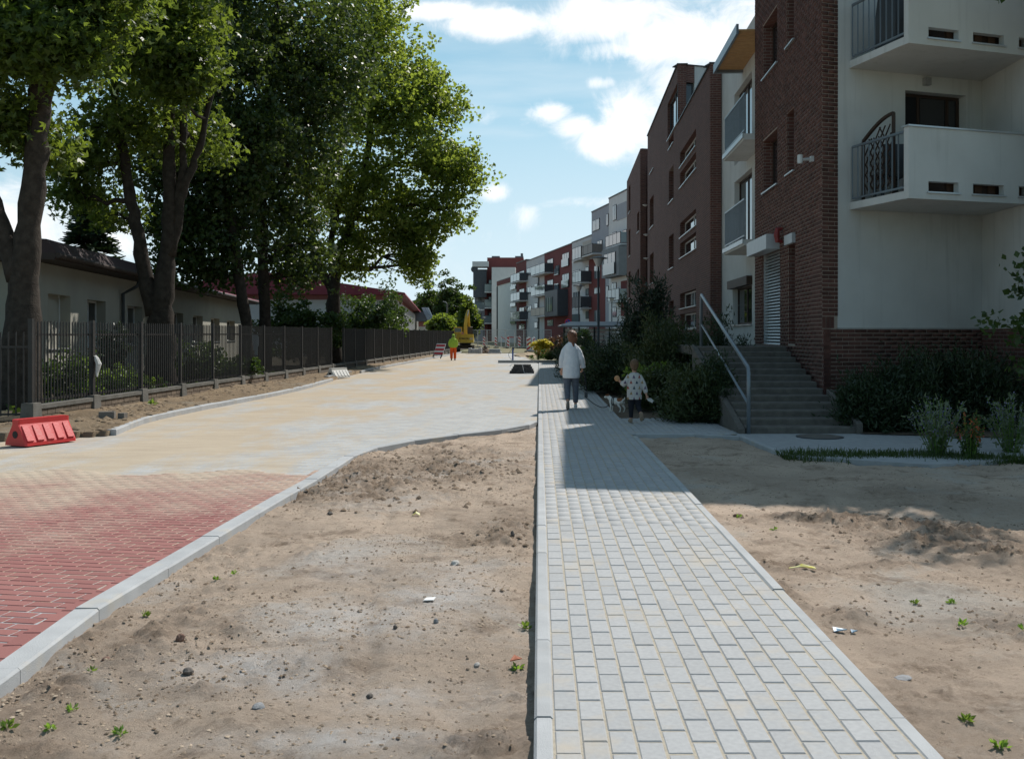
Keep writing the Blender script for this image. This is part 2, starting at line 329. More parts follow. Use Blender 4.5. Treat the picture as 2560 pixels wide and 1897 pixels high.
def soilmat(name, tan, dark, grey):
    m = bpy.data.materials.new(name); m.use_nodes = True; nt = m.node_tree; N = nt.nodes; L = nt.links; b = N['Principled BSDF']
    b.inputs['Roughness'].default_value = .97; b.inputs['Specular IOR Level'].default_value = .1
    geo = N.new('ShaderNodeNewGeometry')
    def nz(scale, det, rough=.6, dist=0.0):
        n = N.new('ShaderNodeTexNoise'); n.inputs['Scale'].default_value = scale; n.inputs['Detail'].default_value = det; n.inputs['Roughness'].default_value = rough; n.inputs['Distortion'].default_value = dist
        L.new(geo.outputs['Position'], n.inputs['Vector']); return n.outputs[0]
    def mr(x, a, c, t=1.0):
        r = N.new('ShaderNodeMapRange'); L.new(x, r.inputs[0]); r.inputs[1].default_value = a; r.inputs[2].default_value = c; r.inputs[4].default_value = t; return r.outputs[0]
    def mix(f, a, c):
        x = N.new('ShaderNodeMix'); x.data_type = 'RGBA'; L.new(f, x.inputs[0])
        for i, v in ((6, a), (7, c)):
            if isinstance(v, tuple): x.inputs[i].default_value = (*v, 1)
            else: L.new(v, x.inputs[i])
        return x.outputs[2]
    c = mix(mr(nz(.8, 6, .6, .4), .42, .62), tan, tuple(t * .78 for t in tan))
    c = mix(mr(nz(.55, 7, .65, .6), .53, .64, .85), c, grey)
    c = mix(mr(nz(1.7, 9, .75, .5), .53, .66, .85), c, dark)
    c = mix(mr(nz(9, 8, .8, .4), .55, .68, .6), c, dark)
    c = mix(mr(nz(26, 8, .85), .52, .66, .34), c, dark)
    c = mix(mr(nz(110, 4, .8), .58, .70, .5), c, dark)
    c = mix(mr(nz(60, 6, .8), .60, .70, .7), c, tuple(min(.7, t * 1.35) for t in tan))
    for nm, colr, am in (('damp_shade', dark, .95), ('ash', (.55, .53, .515), .8)):  # first mask: moist soil, plus painted shadow streaks on the right patch
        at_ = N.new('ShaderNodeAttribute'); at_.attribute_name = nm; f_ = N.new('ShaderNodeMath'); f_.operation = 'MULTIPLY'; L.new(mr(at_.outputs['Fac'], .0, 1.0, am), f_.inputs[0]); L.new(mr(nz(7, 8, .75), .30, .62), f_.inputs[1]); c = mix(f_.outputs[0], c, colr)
    L.new(c, b.inputs['Base Color'])
    bp = N.new('ShaderNodeBump'); bp.inputs['Strength'].default_value = .9; bp.inputs['Distance'].default_value = .028; L.new(nz(34, 10, .88), bp.inputs['Height']); L.new(bp.outputs[0], b.inputs['Normal'])
    return m
SOIL = soilmat('bare_soil', (.50, .395, .31), (.165, .118, .083), (.48, .445, .41))
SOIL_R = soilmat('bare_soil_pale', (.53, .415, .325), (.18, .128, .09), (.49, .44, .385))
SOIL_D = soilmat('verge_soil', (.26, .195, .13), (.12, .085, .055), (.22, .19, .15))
GARD = pm('garden_earth', (.045, .045, .025), (.09, .065, .045), 2.5, .95, .6, 20)
FARG = pm('far_ground', (.13, .14, .07), (.22, .18, .12), .15, .95, .5, 6)

# ground: one sheet to the horizon
MB().add([(-1500, -200, -.35), (1500, -200, -.35), (1500, 2500, -.35), (-1500, 2500, -.35)], [(0, 1, 2, 3)]).build('ground', FARG, kind='structure')

# --- kerb lines
KERB_PX = [(-260, 1897), (36, 1679), (135, 1592), (240, 1524), (340, 1464), (495, 1371), (608, 1304), (696, 1252), (765, 1212), (819, 1182), (890, 1136), (955, 1114), (1020, 1102), (1080, 1093), (1167, 1082.5), (1254, 1073), (1315, 1063), (1343, 1052)]
def catmull(pts, n=12):
    pts = [Vector((p[0], p[1])) for p in pts]; out = []
    for i in range(len(pts) - 1):
        p0, p1, p2, p3 = pts[max(i - 1, 0)], pts[i], pts[i + 1], pts[min(i + 2, len(pts) - 1)]
        for k in range(n):
            t = k / n; out.append(0.5 * ((2 * p1) + (-p0 + p2) * t + (2 * p0 - 5 * p1 + 4 * p2 - p3) * t * t + (-p0 + 3 * p1 - 3 * p2 + p3) * t ** 3))
    return out + [pts[-1]]
def resample(pl, step):
    out = [pl[0]]; acc = 0
    for a, b in zip(pl, pl[1:]):
        d = (b - a).length
        while acc + d >= step:
            a = a + (b - a) * ((step - acc) / d); out.append(a.copy()); d = (b - a).length; acc = 0
        acc += d
    if (out[-1] - pl[-1]).length > step * .3: out.append(pl[-1])
    return out
KERB = catmull([G(*p) for p in KERB_PX])          # dirt-side top edge
def kerb_stones(parent, line, w, side, ztop, step=1.0, depth=.25, gap=.006, mat=CONC, stop=None):
    pts = resample(line, step); k = 0
    for a, b in zip(pts, pts[1:]):
        d = (b - a).normalized(); n = Vector((-d.y, d.x)) * side; a2 = a + d * gap / 2; b2 = b - d * gap / 2
        dz = random.uniform(-.004, .004); m = MB(); q = .012
        c = [a2, b2, b2 + n * w, a2 + n * w]; ci = [a2 + n * q, b2 + n * q, b2 + n * (w - q), a2 + n * (w - q)]
        v = [(p.x, p.y, ztop - depth) for p in c] + [(p.x, p.y, ztop + dz - q) for p in c] + [(p.x, p.y, ztop + dz) for p in ci]
        f = [(0, 3, 2, 1), (8, 9, 10, 11)]
        for i in range(4):
            j = (i + 1) % 4; f += [(i, j, 4 + j, 4 + i), (4 + i, 4 + j, 8 + j, 8 + i)]
        m.add(v, f).build('kerbstone', mat, parent); k += 1
    return k

# --- road
ROADZ = -.05
PX0 = G(1334, 1897).x; PX1 = G(2368, 1897).x       # pavement outer edges
PY0, PY1 = 2.6, 52.6
LK = [G(266, 1081), G(324, 1058), G(373, 1044), G(500, 1018), G(746, 970), G(930, 922), G(1125, 886), G(1150, 881)]
road_poly = [Vector((p.x - .02, p.y)) for p in KERB[::4]] + [Vector((PX0 - .01, 17.75)), Vector((PX0 - .01, PY1)), Vector((G(1320, 895).x, G(1320, 895).y)), Vector((G(1300, 884).x, G(1300, 884).y)), Vector((G(1295, 880).x, G(1295, 880).y))]
road_poly += [Vector((p.x, p.y)) for p in reversed(LK)] + [Vector((-9.2, 14.2)), Vector((-40, 12.5)), Vector((-40, 2.0))]
road = MB().add([(p.x, p.y, ROADZ) for p in road_poly], [tuple(range(len(road_poly)))]).build('road', ROAD, kind='structure')
kerb_stones(road, [Vector((p.x, p.y)) for p in KERB], .15, 1, 0.0)
left_line = catmull(LK)
# the left kerb: laid up to the driveway, a gap, then on again
lk1 = [p for p in left_line if p.y < 33.5]; lk2 = [p for p in left_line if p.y > 40]
kerb_stones(road, lk1, .15, -1, .05); kerb_stones(road, lk2, .15, -1, .05)
mid = [p for p in left_line if 33.8 < p.y < 40]
for i, p in enumerate(resample(mid, 1.25)):        # loose, not yet bedded kerb stones
    MB().cbox((0, 0, .02), .15, .9, .16).build('kerbstone', CONC, road, loc=(p.x + random.uniform(-.25, .1), p.y, ROADZ + .05), rz=random.uniform(-.3, .3))
# cross kerb at the far end of the pavement
a, b = G(1245, 905), G(1420, 905)
kerb_stones(road, [Vector((a.x, a.y)), Vector((b.x, b.y))], .15, 1, .10)

# --- red pavers
RA = R(-9); ca, sa = math.cos(RA), math.sin(RA)
border = [p + Vector((-(KERB[min(i + 1, len(KERB) - 1)] - KERB[max(i - 1, 0)]).normalized().y, (KERB[min(i + 1, len(KERB) - 1)] - KERB[max(i - 1, 0)]).normalized().x)) * .165 for i, p in enumerate(KERB)]
border2 = [p + Vector((-(KERB[min(i + 1, len(KERB) - 1)] - KERB[max(i - 1, 0)]).normalized().y, (KERB[min(i + 1, len(KERB) - 1)] - KERB[max(i - 1, 0)]).normalized().x)) * .20 for i, p in enumerate(KERB)]
red_poly = [p for p in border2 if p.y < 11.6]; red_poly = red_poly + [Vector((-9, 11.9)), Vector((-9, 2.2))]
PT_V = []; q = .006
def paver_template(lx, ly, h=.03):
    x, y = lx / 2, ly / 2
    v = [(-x, -y, -h), (x, -y, -h), (x, y, -h), (-x, y, -h), (-x, -y, -q), (x, -y, -q), (x, y, -q), (-x, y, -q), (-x + q, -y + q, 0), (x - q, -y + q, 0), (x - q, y - q, 0), (-x + q, y - q, 0)]
    f = [(8, 9, 10, 11)]
    for i in range(4):
        j = (i + 1) % 4; f += [(i, j, 4 + j, 4 + i), (4 + i, 4 + j, 8 + j, 8 + i)]
    return v, f
def lay(parent, name, mat, tmpl, items, nearest=300, z=0.0, tilt=.003):
    """items: (x, y, rz); the nearest ones are pieces of their own, the rest one joined part"""
    items = sorted(items, key=lambda t: t[0] ** 2 + t[1] ** 2); near, far = items[:nearest], items[nearest:]
    tv, tf = tmpl; m = MB().add(tv, tf); me = m.mesh(name, mat)
    for (x, y, r) in near:
        o = place(name, me, parent, loc=(x, y, z + random.uniform(-tilt, tilt) * .7)); o.rotation_euler = (random.uniform(-.008, .008), random.uniform(-.008, .008), r + random.uniform(-.006, .006))
    if far:
        f = np.array(far); pos = np.c_[f[:, 0], f[:, 1], z + np.random.uniform(-tilt, tilt, len(f)) * .7]
        V, Q = batch(tv, tf, pos, rotz_m(f[:, 2] + np.random.uniform(-.006, .006, len(f)))); place(name + '_field', np_mesh(name + '_field', V, Q, mat), parent, kind='stuff')
items = []
for i in range(-110, 110):
    for j in range(-10, 200):
        u = i * .2055 + (.103 if j % 2 else 0); v = j * .1055; x, y = u * ca - v * sa - 3, u * sa + v * ca + 2
        if y < 12.2 and y > 2.9 and x > -7.6 and (CX + F * x / y) > -120: items.append((x, y, RA))
arr = np.array(items); keep = inside(arr[:, 0], arr[:, 1], [(p.x, p.y) for p in red_poly]); items = [t for t, k in zip(items, keep) if k and t[1] < 11.4 + .25 * math.sin(t[0] * 3)]
items = [t for t in items if F * (H) / t[1] + CY < 2010]
bl = resample([p for p in border if p.y < 11.6], .21)
bitems = []
for a, b in zip(bl, bl[1:]):
    d = (b - a).normalized(); n = Vector((-d.y, d.x)); c = (a + b) / 2 + n * .055; bitems.append((c.x, c.y, math.atan2(d.y, d.x)))
lay(road, 'red_paver', RED, paver_template(.199, .098), items, 240, ROADZ + .0035, .0015)
lay(road, 'border_paver', RED, paver_template(.203, .105), bitems, 60, ROADZ + .009, .001)

# --- pavement (walkway)
pave = thing('pavement', None, None); tag(pave, kind='structure')
XI0, XI1 = PX0 + .08, PX1 - .08; CW = (XI1 - XI0) / 13; RL = .2125
bed = MB()
bed.add([(XI0 - .02, PY0, -.0045), (XI1 + .02, PY0, -.0045), (XI1 + .02, PY1, -.0045), (XI0 - .02, PY1, -.0045)], [(0, 1, 2, 3)])
bed.build('joint_sand', SANDM, pave)
items = []
for c in range(13):
    y = PY0 + (RL / 2 if c % 2 else 0)
    while y < PY1 - .1:
        items.append((XI0 + (c + .5) * CW, y + RL / 2, 0.0)); y += RL
items = [t for t in items if t[1] > 3.2]
lay(pave, 'paver', PAV, paver_template(CW - .0065, RL - .0075), items, 300)
kerb_stones(pave, [Vector((PX0, 3.0)), Vector((PX0, PY1))], .08, -1, .006, 1.0, .3)
BR_Y0, BR_Y1 = G(1596, 1085).y, G(1756, 1045).y
kerb_stones(pave, [Vector((PX1, 3.0)), Vector((PX1, BR_Y0))], .08, 1, .004, 1.0, .3)
kerb_stones(pave, [Vector((PX1, BR_Y1)), Vector((PX1, PY1))], .08, 1, .004, 1.0, .3)
# branch to the steps
b1, b2, b3 = G(1596, 1085), G(1836, 1085), G(1963, 1137); e1, e2 = G(1756, 1045), G(2141, 1081)
STX0, STX1, STY = G(1849, 1083).x, G(2141, 1083).x, G(1849, 1083).y
branch = thing('side_pavement', None, None); tag(branch, kind='structure')
bp = [(XI1 + .001, b1.y), (b2.x, b2.y), (STX0 + .02, STY - .03), (STX0 + .02, STY + .25), (e1.x, e1.y), (XI1 + .001, e1.y)]
MB().add([(x, y, -.010) for x, y in bp], [tuple(range(len(bp)))]).build('joint_sand', SANDM, branch)
items = []
for c in range(0, 30):
    y = b1.y + (RL / 2 if c % 2 else 0) - RL
    while y < e1.y + .2:
        items.append((XI1 + (c + .5) * CW, y + RL / 2, 0.0)); y += RL
arr = np.array(items); kp = inside(arr[:, 0], arr[:, 1], bp) ; items = [t for t, k in zip(items, kp) if k]
lay(branch, 'paver', PAV, paver_template(CW - .0065, RL - .0075), items, 120, -.002)
kerb_stones(branch, [Vector((PX1, b1.y)), Vector((b2.x, b2.y)), Vector((b3.x, b3.y))], .08, 1, .006, .95, .3)
ap = [(b2.x + .02, b2.y + .02), (b3.x, b3.y), (G(2330, 1160).x, G(2330, 1160).y), (7.5, 12.9), (7.5, 14.6), (e2.x + .6, e2.y - .05), (e2.x, STY + .2), (STX0, STY + .2), (STX0, STY - .05)]
FLAG = pm('apron_paving', (.36, .365, .37), (.29, .295, .30), 9, .9, .3, 120)
MB().prism(ap, -.3, -.006).build('forecourt', FLAG, kind='structure')

# --- bare soil as relief
def soil(name, x0, x1, y0, y1, step, poly, base, amp, mat, seed, ystep=None, extra=None, zones=(), ash=()):
    xs = np.arange(x0, x1, step); ys = [y0]
    while ys[-1] < y1: ys.append(ys[-1] + step * max(1.0, ys[-1] / 6.0))
    ys = np.array(ys); X, Y = np.meshgrid(xs, ys)
    Z = base + amp * (fbm(X, Y, .7, 3, seed) * .9 + fbm(X, Y, 3.1, 5, seed + 9, .6) * .55)
    lump = np.clip(fbm(X, Y, 1.1, 3, seed + 20) - .08, 0, 1); Z += lump * np.abs(fbm(X, Y, 9, 4, seed + 30, .7)) * amp * 3.2
    Z += amp * (.42 * (np.abs(fbm(X, Y, 5.3, 4, seed + 91, .72)) - .2) + .24 * fbm(X, Y, 17, 3, seed + 95, .75))
    rut = fbm(X + .35 * fbm(X, Y, .6, 2, seed + 33), Y * .35, 1.6, 2, seed + 37); Z += amp * .55 * np.clip(np.abs(rut) * 3 - .5, -.5, .6)
    if extra is not None: Z = Z + extra(X, Y)
    ragged = .55 + .9 * (fbm(X, Y, 2.3, 4, seed + 50) + .25)
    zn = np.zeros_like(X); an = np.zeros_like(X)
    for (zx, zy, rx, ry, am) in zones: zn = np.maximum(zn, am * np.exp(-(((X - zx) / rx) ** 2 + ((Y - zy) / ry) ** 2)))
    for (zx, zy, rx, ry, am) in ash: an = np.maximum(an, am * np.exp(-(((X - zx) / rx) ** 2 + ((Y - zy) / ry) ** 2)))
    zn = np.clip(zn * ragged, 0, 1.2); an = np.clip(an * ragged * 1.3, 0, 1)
    Z += zn * (np.abs(fbm(X, Y, 6, 5, seed + 70, .65)) * .14 + np.abs(fbm(X, Y, 21, 3, seed + 80, .6)) * .035)
    ny, nx = X.shape; idx = np.arange(nx * ny).reshape(ny, nx)
    Q = np.c_[idx[:-1, :-1].ravel(), idx[:-1, 1:].ravel(), idx[1:, 1:].ravel(), idx[1:, :-1].ravel()]
    cx = (X[:-1, :-1] + X[1:, 1:]).ravel() / 2; cy = (Y[:-1, :-1] + Y[1:, 1:]).ravel() / 2
    k = inside(cx, cy, poly); Q = Q[k]; used = np.unique(Q); rm = -np.ones(nx * ny, int); rm[used] = np.arange(len(used))
    V = np.c_[X.ravel(), Y.ravel(), Z.ravel()][used]; Q = rm[Q]
    ed = np.concatenate([Q[:, [0, 1]], Q[:, [1, 2]], Q[:, [2, 3]], Q[:, [3, 0]]]); key = np.sort(ed, 1); key = key[:, 0] * (len(V) + 1) + key[:, 1]
    un, ix, ct = np.unique(key, return_index=True, return_counts=True); be = ed[ix[ct == 1]]          # open border: close it with a skirt into the ground
    bv = np.unique(be); bm2 = -np.ones(len(V), int); bm2[bv] = len(V) + np.arange(len(bv)); low = V[bv].copy(); low[:, 2] = -.30
    Q = np.concatenate([Q, np.c_[be[:, 1], be[:, 0], bm2[be[:, 0]], bm2[be[:, 1]]]]); V = np.concatenate([V, low])
    o = place(name, np_mesh(name, V, Q, mat, True), kind='structure')
    for nm, arr_ in (('damp_shade', zn), ('ash', an)): o.data.attributes.new(nm, 'FLOAT', 'POINT').data.foreach_set('value', np.concatenate([arr_.ravel()[used], np.zeros(len(bv))]).astype(np.float32))
    def hz(x, y):
        i = np.clip(np.searchsorted(ys, y) - 1, 0, ny - 2); j = int(np.clip((x - x0) / step, 0, nx - 2)); return float(Z[i, j])
    return hz
polyL = [(p.x - .03, p.y + .05) for p in KERB[::3]] + [(PX0 + .04, 17.7), (PX0 + .04, 2.6)]
SLZ = -.085
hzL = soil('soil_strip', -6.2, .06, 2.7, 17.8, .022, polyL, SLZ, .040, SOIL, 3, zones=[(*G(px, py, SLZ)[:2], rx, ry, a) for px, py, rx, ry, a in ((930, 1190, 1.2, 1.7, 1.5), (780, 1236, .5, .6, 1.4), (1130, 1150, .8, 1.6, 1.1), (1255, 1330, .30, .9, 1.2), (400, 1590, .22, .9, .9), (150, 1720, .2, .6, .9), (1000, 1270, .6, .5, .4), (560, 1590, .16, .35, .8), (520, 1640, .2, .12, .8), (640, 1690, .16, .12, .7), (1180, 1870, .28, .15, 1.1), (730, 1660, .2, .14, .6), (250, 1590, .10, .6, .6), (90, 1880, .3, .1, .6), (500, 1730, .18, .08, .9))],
           ash=[(*G(px, py, SLZ)[:2], rx, ry, a) for px, py, rx, ry, a in ((900, 1560, .45, .45, 1.0), (680, 1680, .5, .30, 1.0), (1080, 1480, .35, .7, .8), (1100, 1740, .35, .2, 1.0), (820, 1850, .5, .12, .8), (880, 1430, .25, .4, .7))])
polyR = [(PX1 - .05, 2.6), (PX1 - .05, b1.y + .04), (b2.x + .05, b2.y + .05), (b3.x + .06, b3.y), (G(2330, 1160).x, G(2330, 1160).y + .5), (9.5, 13.4), (9.5, 2.6)]
hzR = soil('soil_patch', 1.4, 8.5, 2.7, 15.6, .026, polyR, -.055, .03, SOIL_R, 40, zones=[(*G(px, py, -.055)[:2], rx, ry, a) for px, py, rx, ry, a in ((2330, 1340, 1.0, .5, 1.5), (2520, 1390, .7, .5, 1.5), (2060, 1300, .6, .45, 1.3), (1960, 1420, .35, .22, 1.2), (2250, 1420, .6, .12, .9), (1900, 1400, .12, .3, .8), (2480, 1560, .35, .35, 1.1), (2130, 1545, .22, .18, .8), (1960, 1480, .1, .35, .7), (2300, 1480, .25, .12, .6), (1800, 1180, .5, .8, .5), (2200, 1230, .9, .9, .5))], ash=[(*G(2350, 1530, -.055)[:2], .4, .3, .6)], extra=lambda X, Y: -.05 * np.exp(-((Y - 9.2 + .35 * (X - 2.5)) / .35) ** 2))  # zones darken moist soil and also paint in the diagonal shadows here
fx = lambda y: -9.588 + .02375 * y                       # fence line
polyV = [(p.x + .06, p.y) for p in left_line if p.y < 75] + [(fx(75) - .1, 75), (fx(17.3) - .1, 17.2), (-20, 16.2), (-20, 13.6), (-9.2, 14.1), (-7.0, 15.4)]
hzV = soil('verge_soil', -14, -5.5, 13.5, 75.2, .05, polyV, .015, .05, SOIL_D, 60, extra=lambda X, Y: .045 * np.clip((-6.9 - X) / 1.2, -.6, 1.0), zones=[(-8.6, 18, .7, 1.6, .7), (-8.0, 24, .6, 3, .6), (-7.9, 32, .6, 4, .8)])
MB().add([(-22, 12.6, -.062), (-6.95, 12.6, -.062), (-6.85, 15.6, -.062), (-7.2, 76, -.062), (-22, 76, -.062)], [(0, 1, 2, 3, 4)]).build('verge_base', pm('verge_earth', (.22, .165, .115), (.14, .10, .07), 6, .95, .5, 40), kind='structure')
MB().add([(PX1 - .04, 2.4, -.13), (11, 2.4, -.13), (11, 15.3, -.13), (PX1 - .04, 15.3, -.13)], [(0, 1, 2, 3)]).build('soil_base', pm('soil_earth', (.42, .33, .25), (.30, .23, .17), 6, .95, .5, 40), kind='structure')
# garden behind the fence and beds before the houses
MB().add([(-60, 17.0, .05), (fx(17) - .1, 17.0, .05), (fx(110) - .1, 110, .05), (-60, 110, .05)], [(0, 1, 2, 3)]).build('garden_ground', GARD, kind='structure')
MB().add([(PX1 - .02, BR_Y1 + .05, -.05), (e1.x, BR_Y1 + .05, -.03), (5.0, BR_Y1 + .05, .0), (9, 27, .1), (9, 70, .1), (2.2, 70, -.05), (PX1 - .02, 52, -.05)], [tuple(range(7))]).build('planting_bed', pm('bed_earth', (.085, .065, .045), (.14, .10, .07), 5, .95, .5, 30), kind='structure')
MB().add([(STX1 + .05, STY - .1, .01), (7.5, 14.62, .01), (14, 14.4, .01), (14, 22, .03), (5.0, 22, .03)], [tuple(range(5))]).build('planting_bed', _M['bed_earth'], kind='structure')
# soil and turf at the unfinished far end of the road
MB().add([(-9, 80.5, -.02), (6, 80.5, -.02), (14, 110, .05), (14, 170, .2), (-25, 170, .2), (-14, 90, 0)], [tuple(range(6))]).build('site_ground', pm('site_ground', (.23, .18, .12), (.10, .12, .05), .6, .95, .6, 8), kind='structure')

# --- gravel and clods lying on the bare soil (uncountable)
def scatter_stones(name, n, region, hz, smin, smax, mat, seed):
    rs = np.random.RandomState(seed); x0, x1, y0, y1, poly = region
    x = rs.uniform(x0, x1, n * 3); y = y0 + (y1 - y0) * rs.rand(n * 3) ** 1.5; k = inside(x, y, poly); x, y = x[k][:n], y[k][:n]
    dn = fbm(x, y, .9, 3, seed) + rs.rand(len(x)) * .9; k = dn > .35; x, y = x[k], y[k]
    z = np.array([hz(a, b) for a, b in zip(x, y)])
    tv = np.array([(1, 0, 0), (.2, .9, .1), (-.9, .3, -.1), (-.4, -.9, .1), (.5, -.8, -.1), (0, .1, .75), (0, 0, -.6)]); tf = [(0, 1, 5), (1, 2, 5), (2, 3, 5), (3, 4, 5), (4, 0, 5)]
    s = smin + (smax - smin) * rs.rand(len(x)) ** 2.6
    V, Q = batch(tv, tf, np.c_[x, y, z + s * .15], rotz_m(rs.rand(len(x)) * 6.3), np.c_[s * rs.uniform(.7, 1.3, len(x)), s, s * rs.uniform(.5, 1, len(x))])
    place(name, np_mesh(name, V, Q, mat), kind='stuff')
STONE = pm('loose_stone', (.31, .25, .19), (.17, .125, .085), 9, .95, .3, 90, isl=.5)
scatter_stones('gravel', 24000, (-5.5, -.06, 2.9, 17, [(x - .02, y) for x, y in polyL]), hzL, .003, .013, STONE, 5)
scatter_stones('soil_clods', 15000, (1.6, 7, 2.9, 14.5, polyR), hzR, .003, .013, STONE, 8)
CLOD = pm('dark_clod', (.20, .145, .10), (.11, .08, .055), 9, .97, .4, 60, isl=.25)
def clods(name, n, zones, hz, smin, smax, seed):
    rs = np.random.RandomState(seed); pts = []
    for (zx, zy, rx, ry, am) in zones:
        k = int(n * am * (rx * ry) ** .6); pts.append(np.c_[zx + rs.normal(size=k) * rx * .75, zy + rs.normal(size=k) * ry * .75, np.full(k, min(1.0, (zy / 11) ** 1.3))])
    p = np.concatenate(pts); poly = polyL if hz is hzL else polyR; p = p[inside(p[:, 0], p[:, 1], [(x + (-.12 if hz is hzL else .1), y) for x, y in poly])]; z = np.array([hz(a[0], a[1]) for a in p]); s = (smin + (smax - smin) * rs.rand(len(p)) ** 4) * p[:, 2]; p = p[:, :2]
    tv = np.array([(1, 0, 0), (.2, .9, .1), (-.9, .3, -.1), (-.4, -.9, .1), (.5, -.8, -.1), (0, .1, .75)]); tf = [(0, 1, 5), (1, 2, 5), (2, 3, 5), (3, 4, 5), (4, 0, 5)]
    V, Q = batch(tv, tf, np.c_[p, z + s * .2], rotz_m(rs.rand(len(p)) * 6.3), np.c_[s * rs.uniform(.7, 1.3, len(p)), s, s * rs.uniform(.6, 1.1, len(p))]); place(name, np_mesh(name, V, Q, CLOD), kind='stuff')
clods('dark_clods', 900, [(*G(px, py, SLZ)[:2], rx, ry, a) for px, py, rx, ry, a in ((930, 1190, 1.0, 1.5, 1.1), (780, 1236, .45, .5, 1.0), (1130, 1170, .6, 1.2, .8), (1255, 1330, .30, .8, 1.0), (560, 1590, .3, .5, .8), (640, 1690, .3, .2, .9), (1180, 1850, .28, .2, 1.4), (250, 1590, .15, .8, .9), (400, 1700, .6, .5, .5), (900, 1500, 1.0, 1.0, .35))], hzL, .006, .042, 15)
clods('dark_clods', 800, [(*G(px, py, -.055)[:2], rx, ry, a) for px, py, rx, ry, a in ((2330, 1340, .9, .35, 1.1), (2520, 1390, .6, .4, 1.1), (2060, 1300, .5, .35, .9), (1960, 1420, .30, .18, .9), (2480, 1560, .35, .35, 1.2), (1960, 1480, .1, .35, .9), (2130, 1545, .22, .18, .9), (2250, 1500, 1.2, 1.0, .3))], hzR, .006, .038, 16)
scatter_stones('verge_clods', 1500, (-9.3, -6.6, 15.5, 60, polyV), hzV, .02, .09, pm('clod', (.22, .165, .11), (.12, .085, .055), 9, .95, .4, 60, isl=.25), 12)
# ------------------------------------------------------------------ buildings
class Fr:
    def __init__(s, o, u, flip=False):
        s.o = Vector((o[0], o[1])); s.u = Vector((u[0], u[1])).normalized(); s.n = Vector((-s.u.y, s.u.x)) * (-1 if flip else 1)
    def xy(s, a, d=0.0): return s.o + s.u * a + s.n * d
    def pt(s, a, d, z): p = s.xy(a, d); return (p.x, p.y, z)
    def s_at(s, px): k = (px - CX) / F; return (k * s.o.y - s.o.x) / (s.u.x - k * s.u.y)
    def z_at(s, px, py): return H - (py - CY) * s.xy(s.s_at(px)).y / F
    def box(s, mb, a0, a1, d0, d1, z0, z1):
        if (s.u.x * s.n.y - s.u.y * s.n.x) < 0: d0, d1 = d1, d0
        return mb.hexa([s.pt(a0, d0, z0), s.pt(a1, d0, z0), s.pt(a1, d1, z0), s.pt(a0, d1, z0), s.pt(a0, d0, z1), s.pt(a1, d0, z1), s.pt(a1, d1, z1), s.pt(a0, d1, z1)])
def wall_grid(mb, fr, s0, s1, z0, z1, ops, d0=-.3, d1=0.0):
    ss = sorted({s0, s1, *[min(max(v, s0), s1) for o in ops for v in o[:2]]})
    for a, b in zip(ss, ss[1:]):
        if b - a < 1e-4: continue
        c = (a + b) / 2; cuts = sorted([(o[2], o[3]) for o in ops if o[0] < c < o[1]]); z = z0
        for (p, q_) in cuts:
            p = max(p, z0); q_ = min(q_, z1)
            if p > z + 1e-4: fr.box(mb, a, b, d0, d1, z, p)
            z = max(z, q_)
        if z < z1 - 1e-4: fr.box(mb, a, b, d0, d1, z, z1)
    return mb
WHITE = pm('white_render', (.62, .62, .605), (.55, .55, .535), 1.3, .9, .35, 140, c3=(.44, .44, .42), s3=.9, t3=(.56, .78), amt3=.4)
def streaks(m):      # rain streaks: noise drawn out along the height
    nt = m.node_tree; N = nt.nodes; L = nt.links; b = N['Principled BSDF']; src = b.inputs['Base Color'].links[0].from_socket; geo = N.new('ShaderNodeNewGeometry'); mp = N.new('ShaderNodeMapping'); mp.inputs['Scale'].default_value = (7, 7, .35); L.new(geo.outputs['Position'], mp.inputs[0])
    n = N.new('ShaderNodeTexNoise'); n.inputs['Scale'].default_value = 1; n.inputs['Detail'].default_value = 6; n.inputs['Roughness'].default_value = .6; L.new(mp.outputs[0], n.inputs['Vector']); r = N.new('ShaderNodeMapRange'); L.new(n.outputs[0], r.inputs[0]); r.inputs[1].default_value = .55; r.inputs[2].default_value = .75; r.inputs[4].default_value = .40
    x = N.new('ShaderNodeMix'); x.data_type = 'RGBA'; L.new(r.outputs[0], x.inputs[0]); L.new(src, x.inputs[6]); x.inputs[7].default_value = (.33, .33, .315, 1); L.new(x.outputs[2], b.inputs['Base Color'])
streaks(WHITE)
MORT = pm('mortar', (.40, .33, .28), (.33, .27, .23), 20, .95)
BRICK = pm('brown_brick', (.130, .060, .047), (.088, .042, .035), 9, .88, .35, 120, isl=.30)
STEEL = pm('painted_steel', (.20, .235, .27), (.17, .20, .23), 5, .35, metal=.4, spec=.5)
STEEL_D = pm('dark_steel', (.055, .06, .065), (.045, .05, .055), 5, .5, spec=.4)
SILL = pm('metal_sill', (.52, .54, .56), (.46, .48, .50), 4, .35, metal=.6, spec=.5)
WOODF = pm('brown_frame', (.055, .032, .022), (.04, .024, .018), 12, .55)
WHF = pm('white_frame', (.62, .63, .63), (.56, .57, .57), 6, .45)
GLASS = glassmat('window_glass', (.018, .02, .024)); GLASS2 = glassmat('pale_glass', (.16, .19, .21), .06)
ALU = pm('shutter_aluminium', (.50, .52, .54), (.44, .46, .48), 6, .4, metal=.3, spec=.5)
STEPM = pm('step_concrete', (.155, .142, .125), (.10, .09, .08), 7, .92, .4, 60)

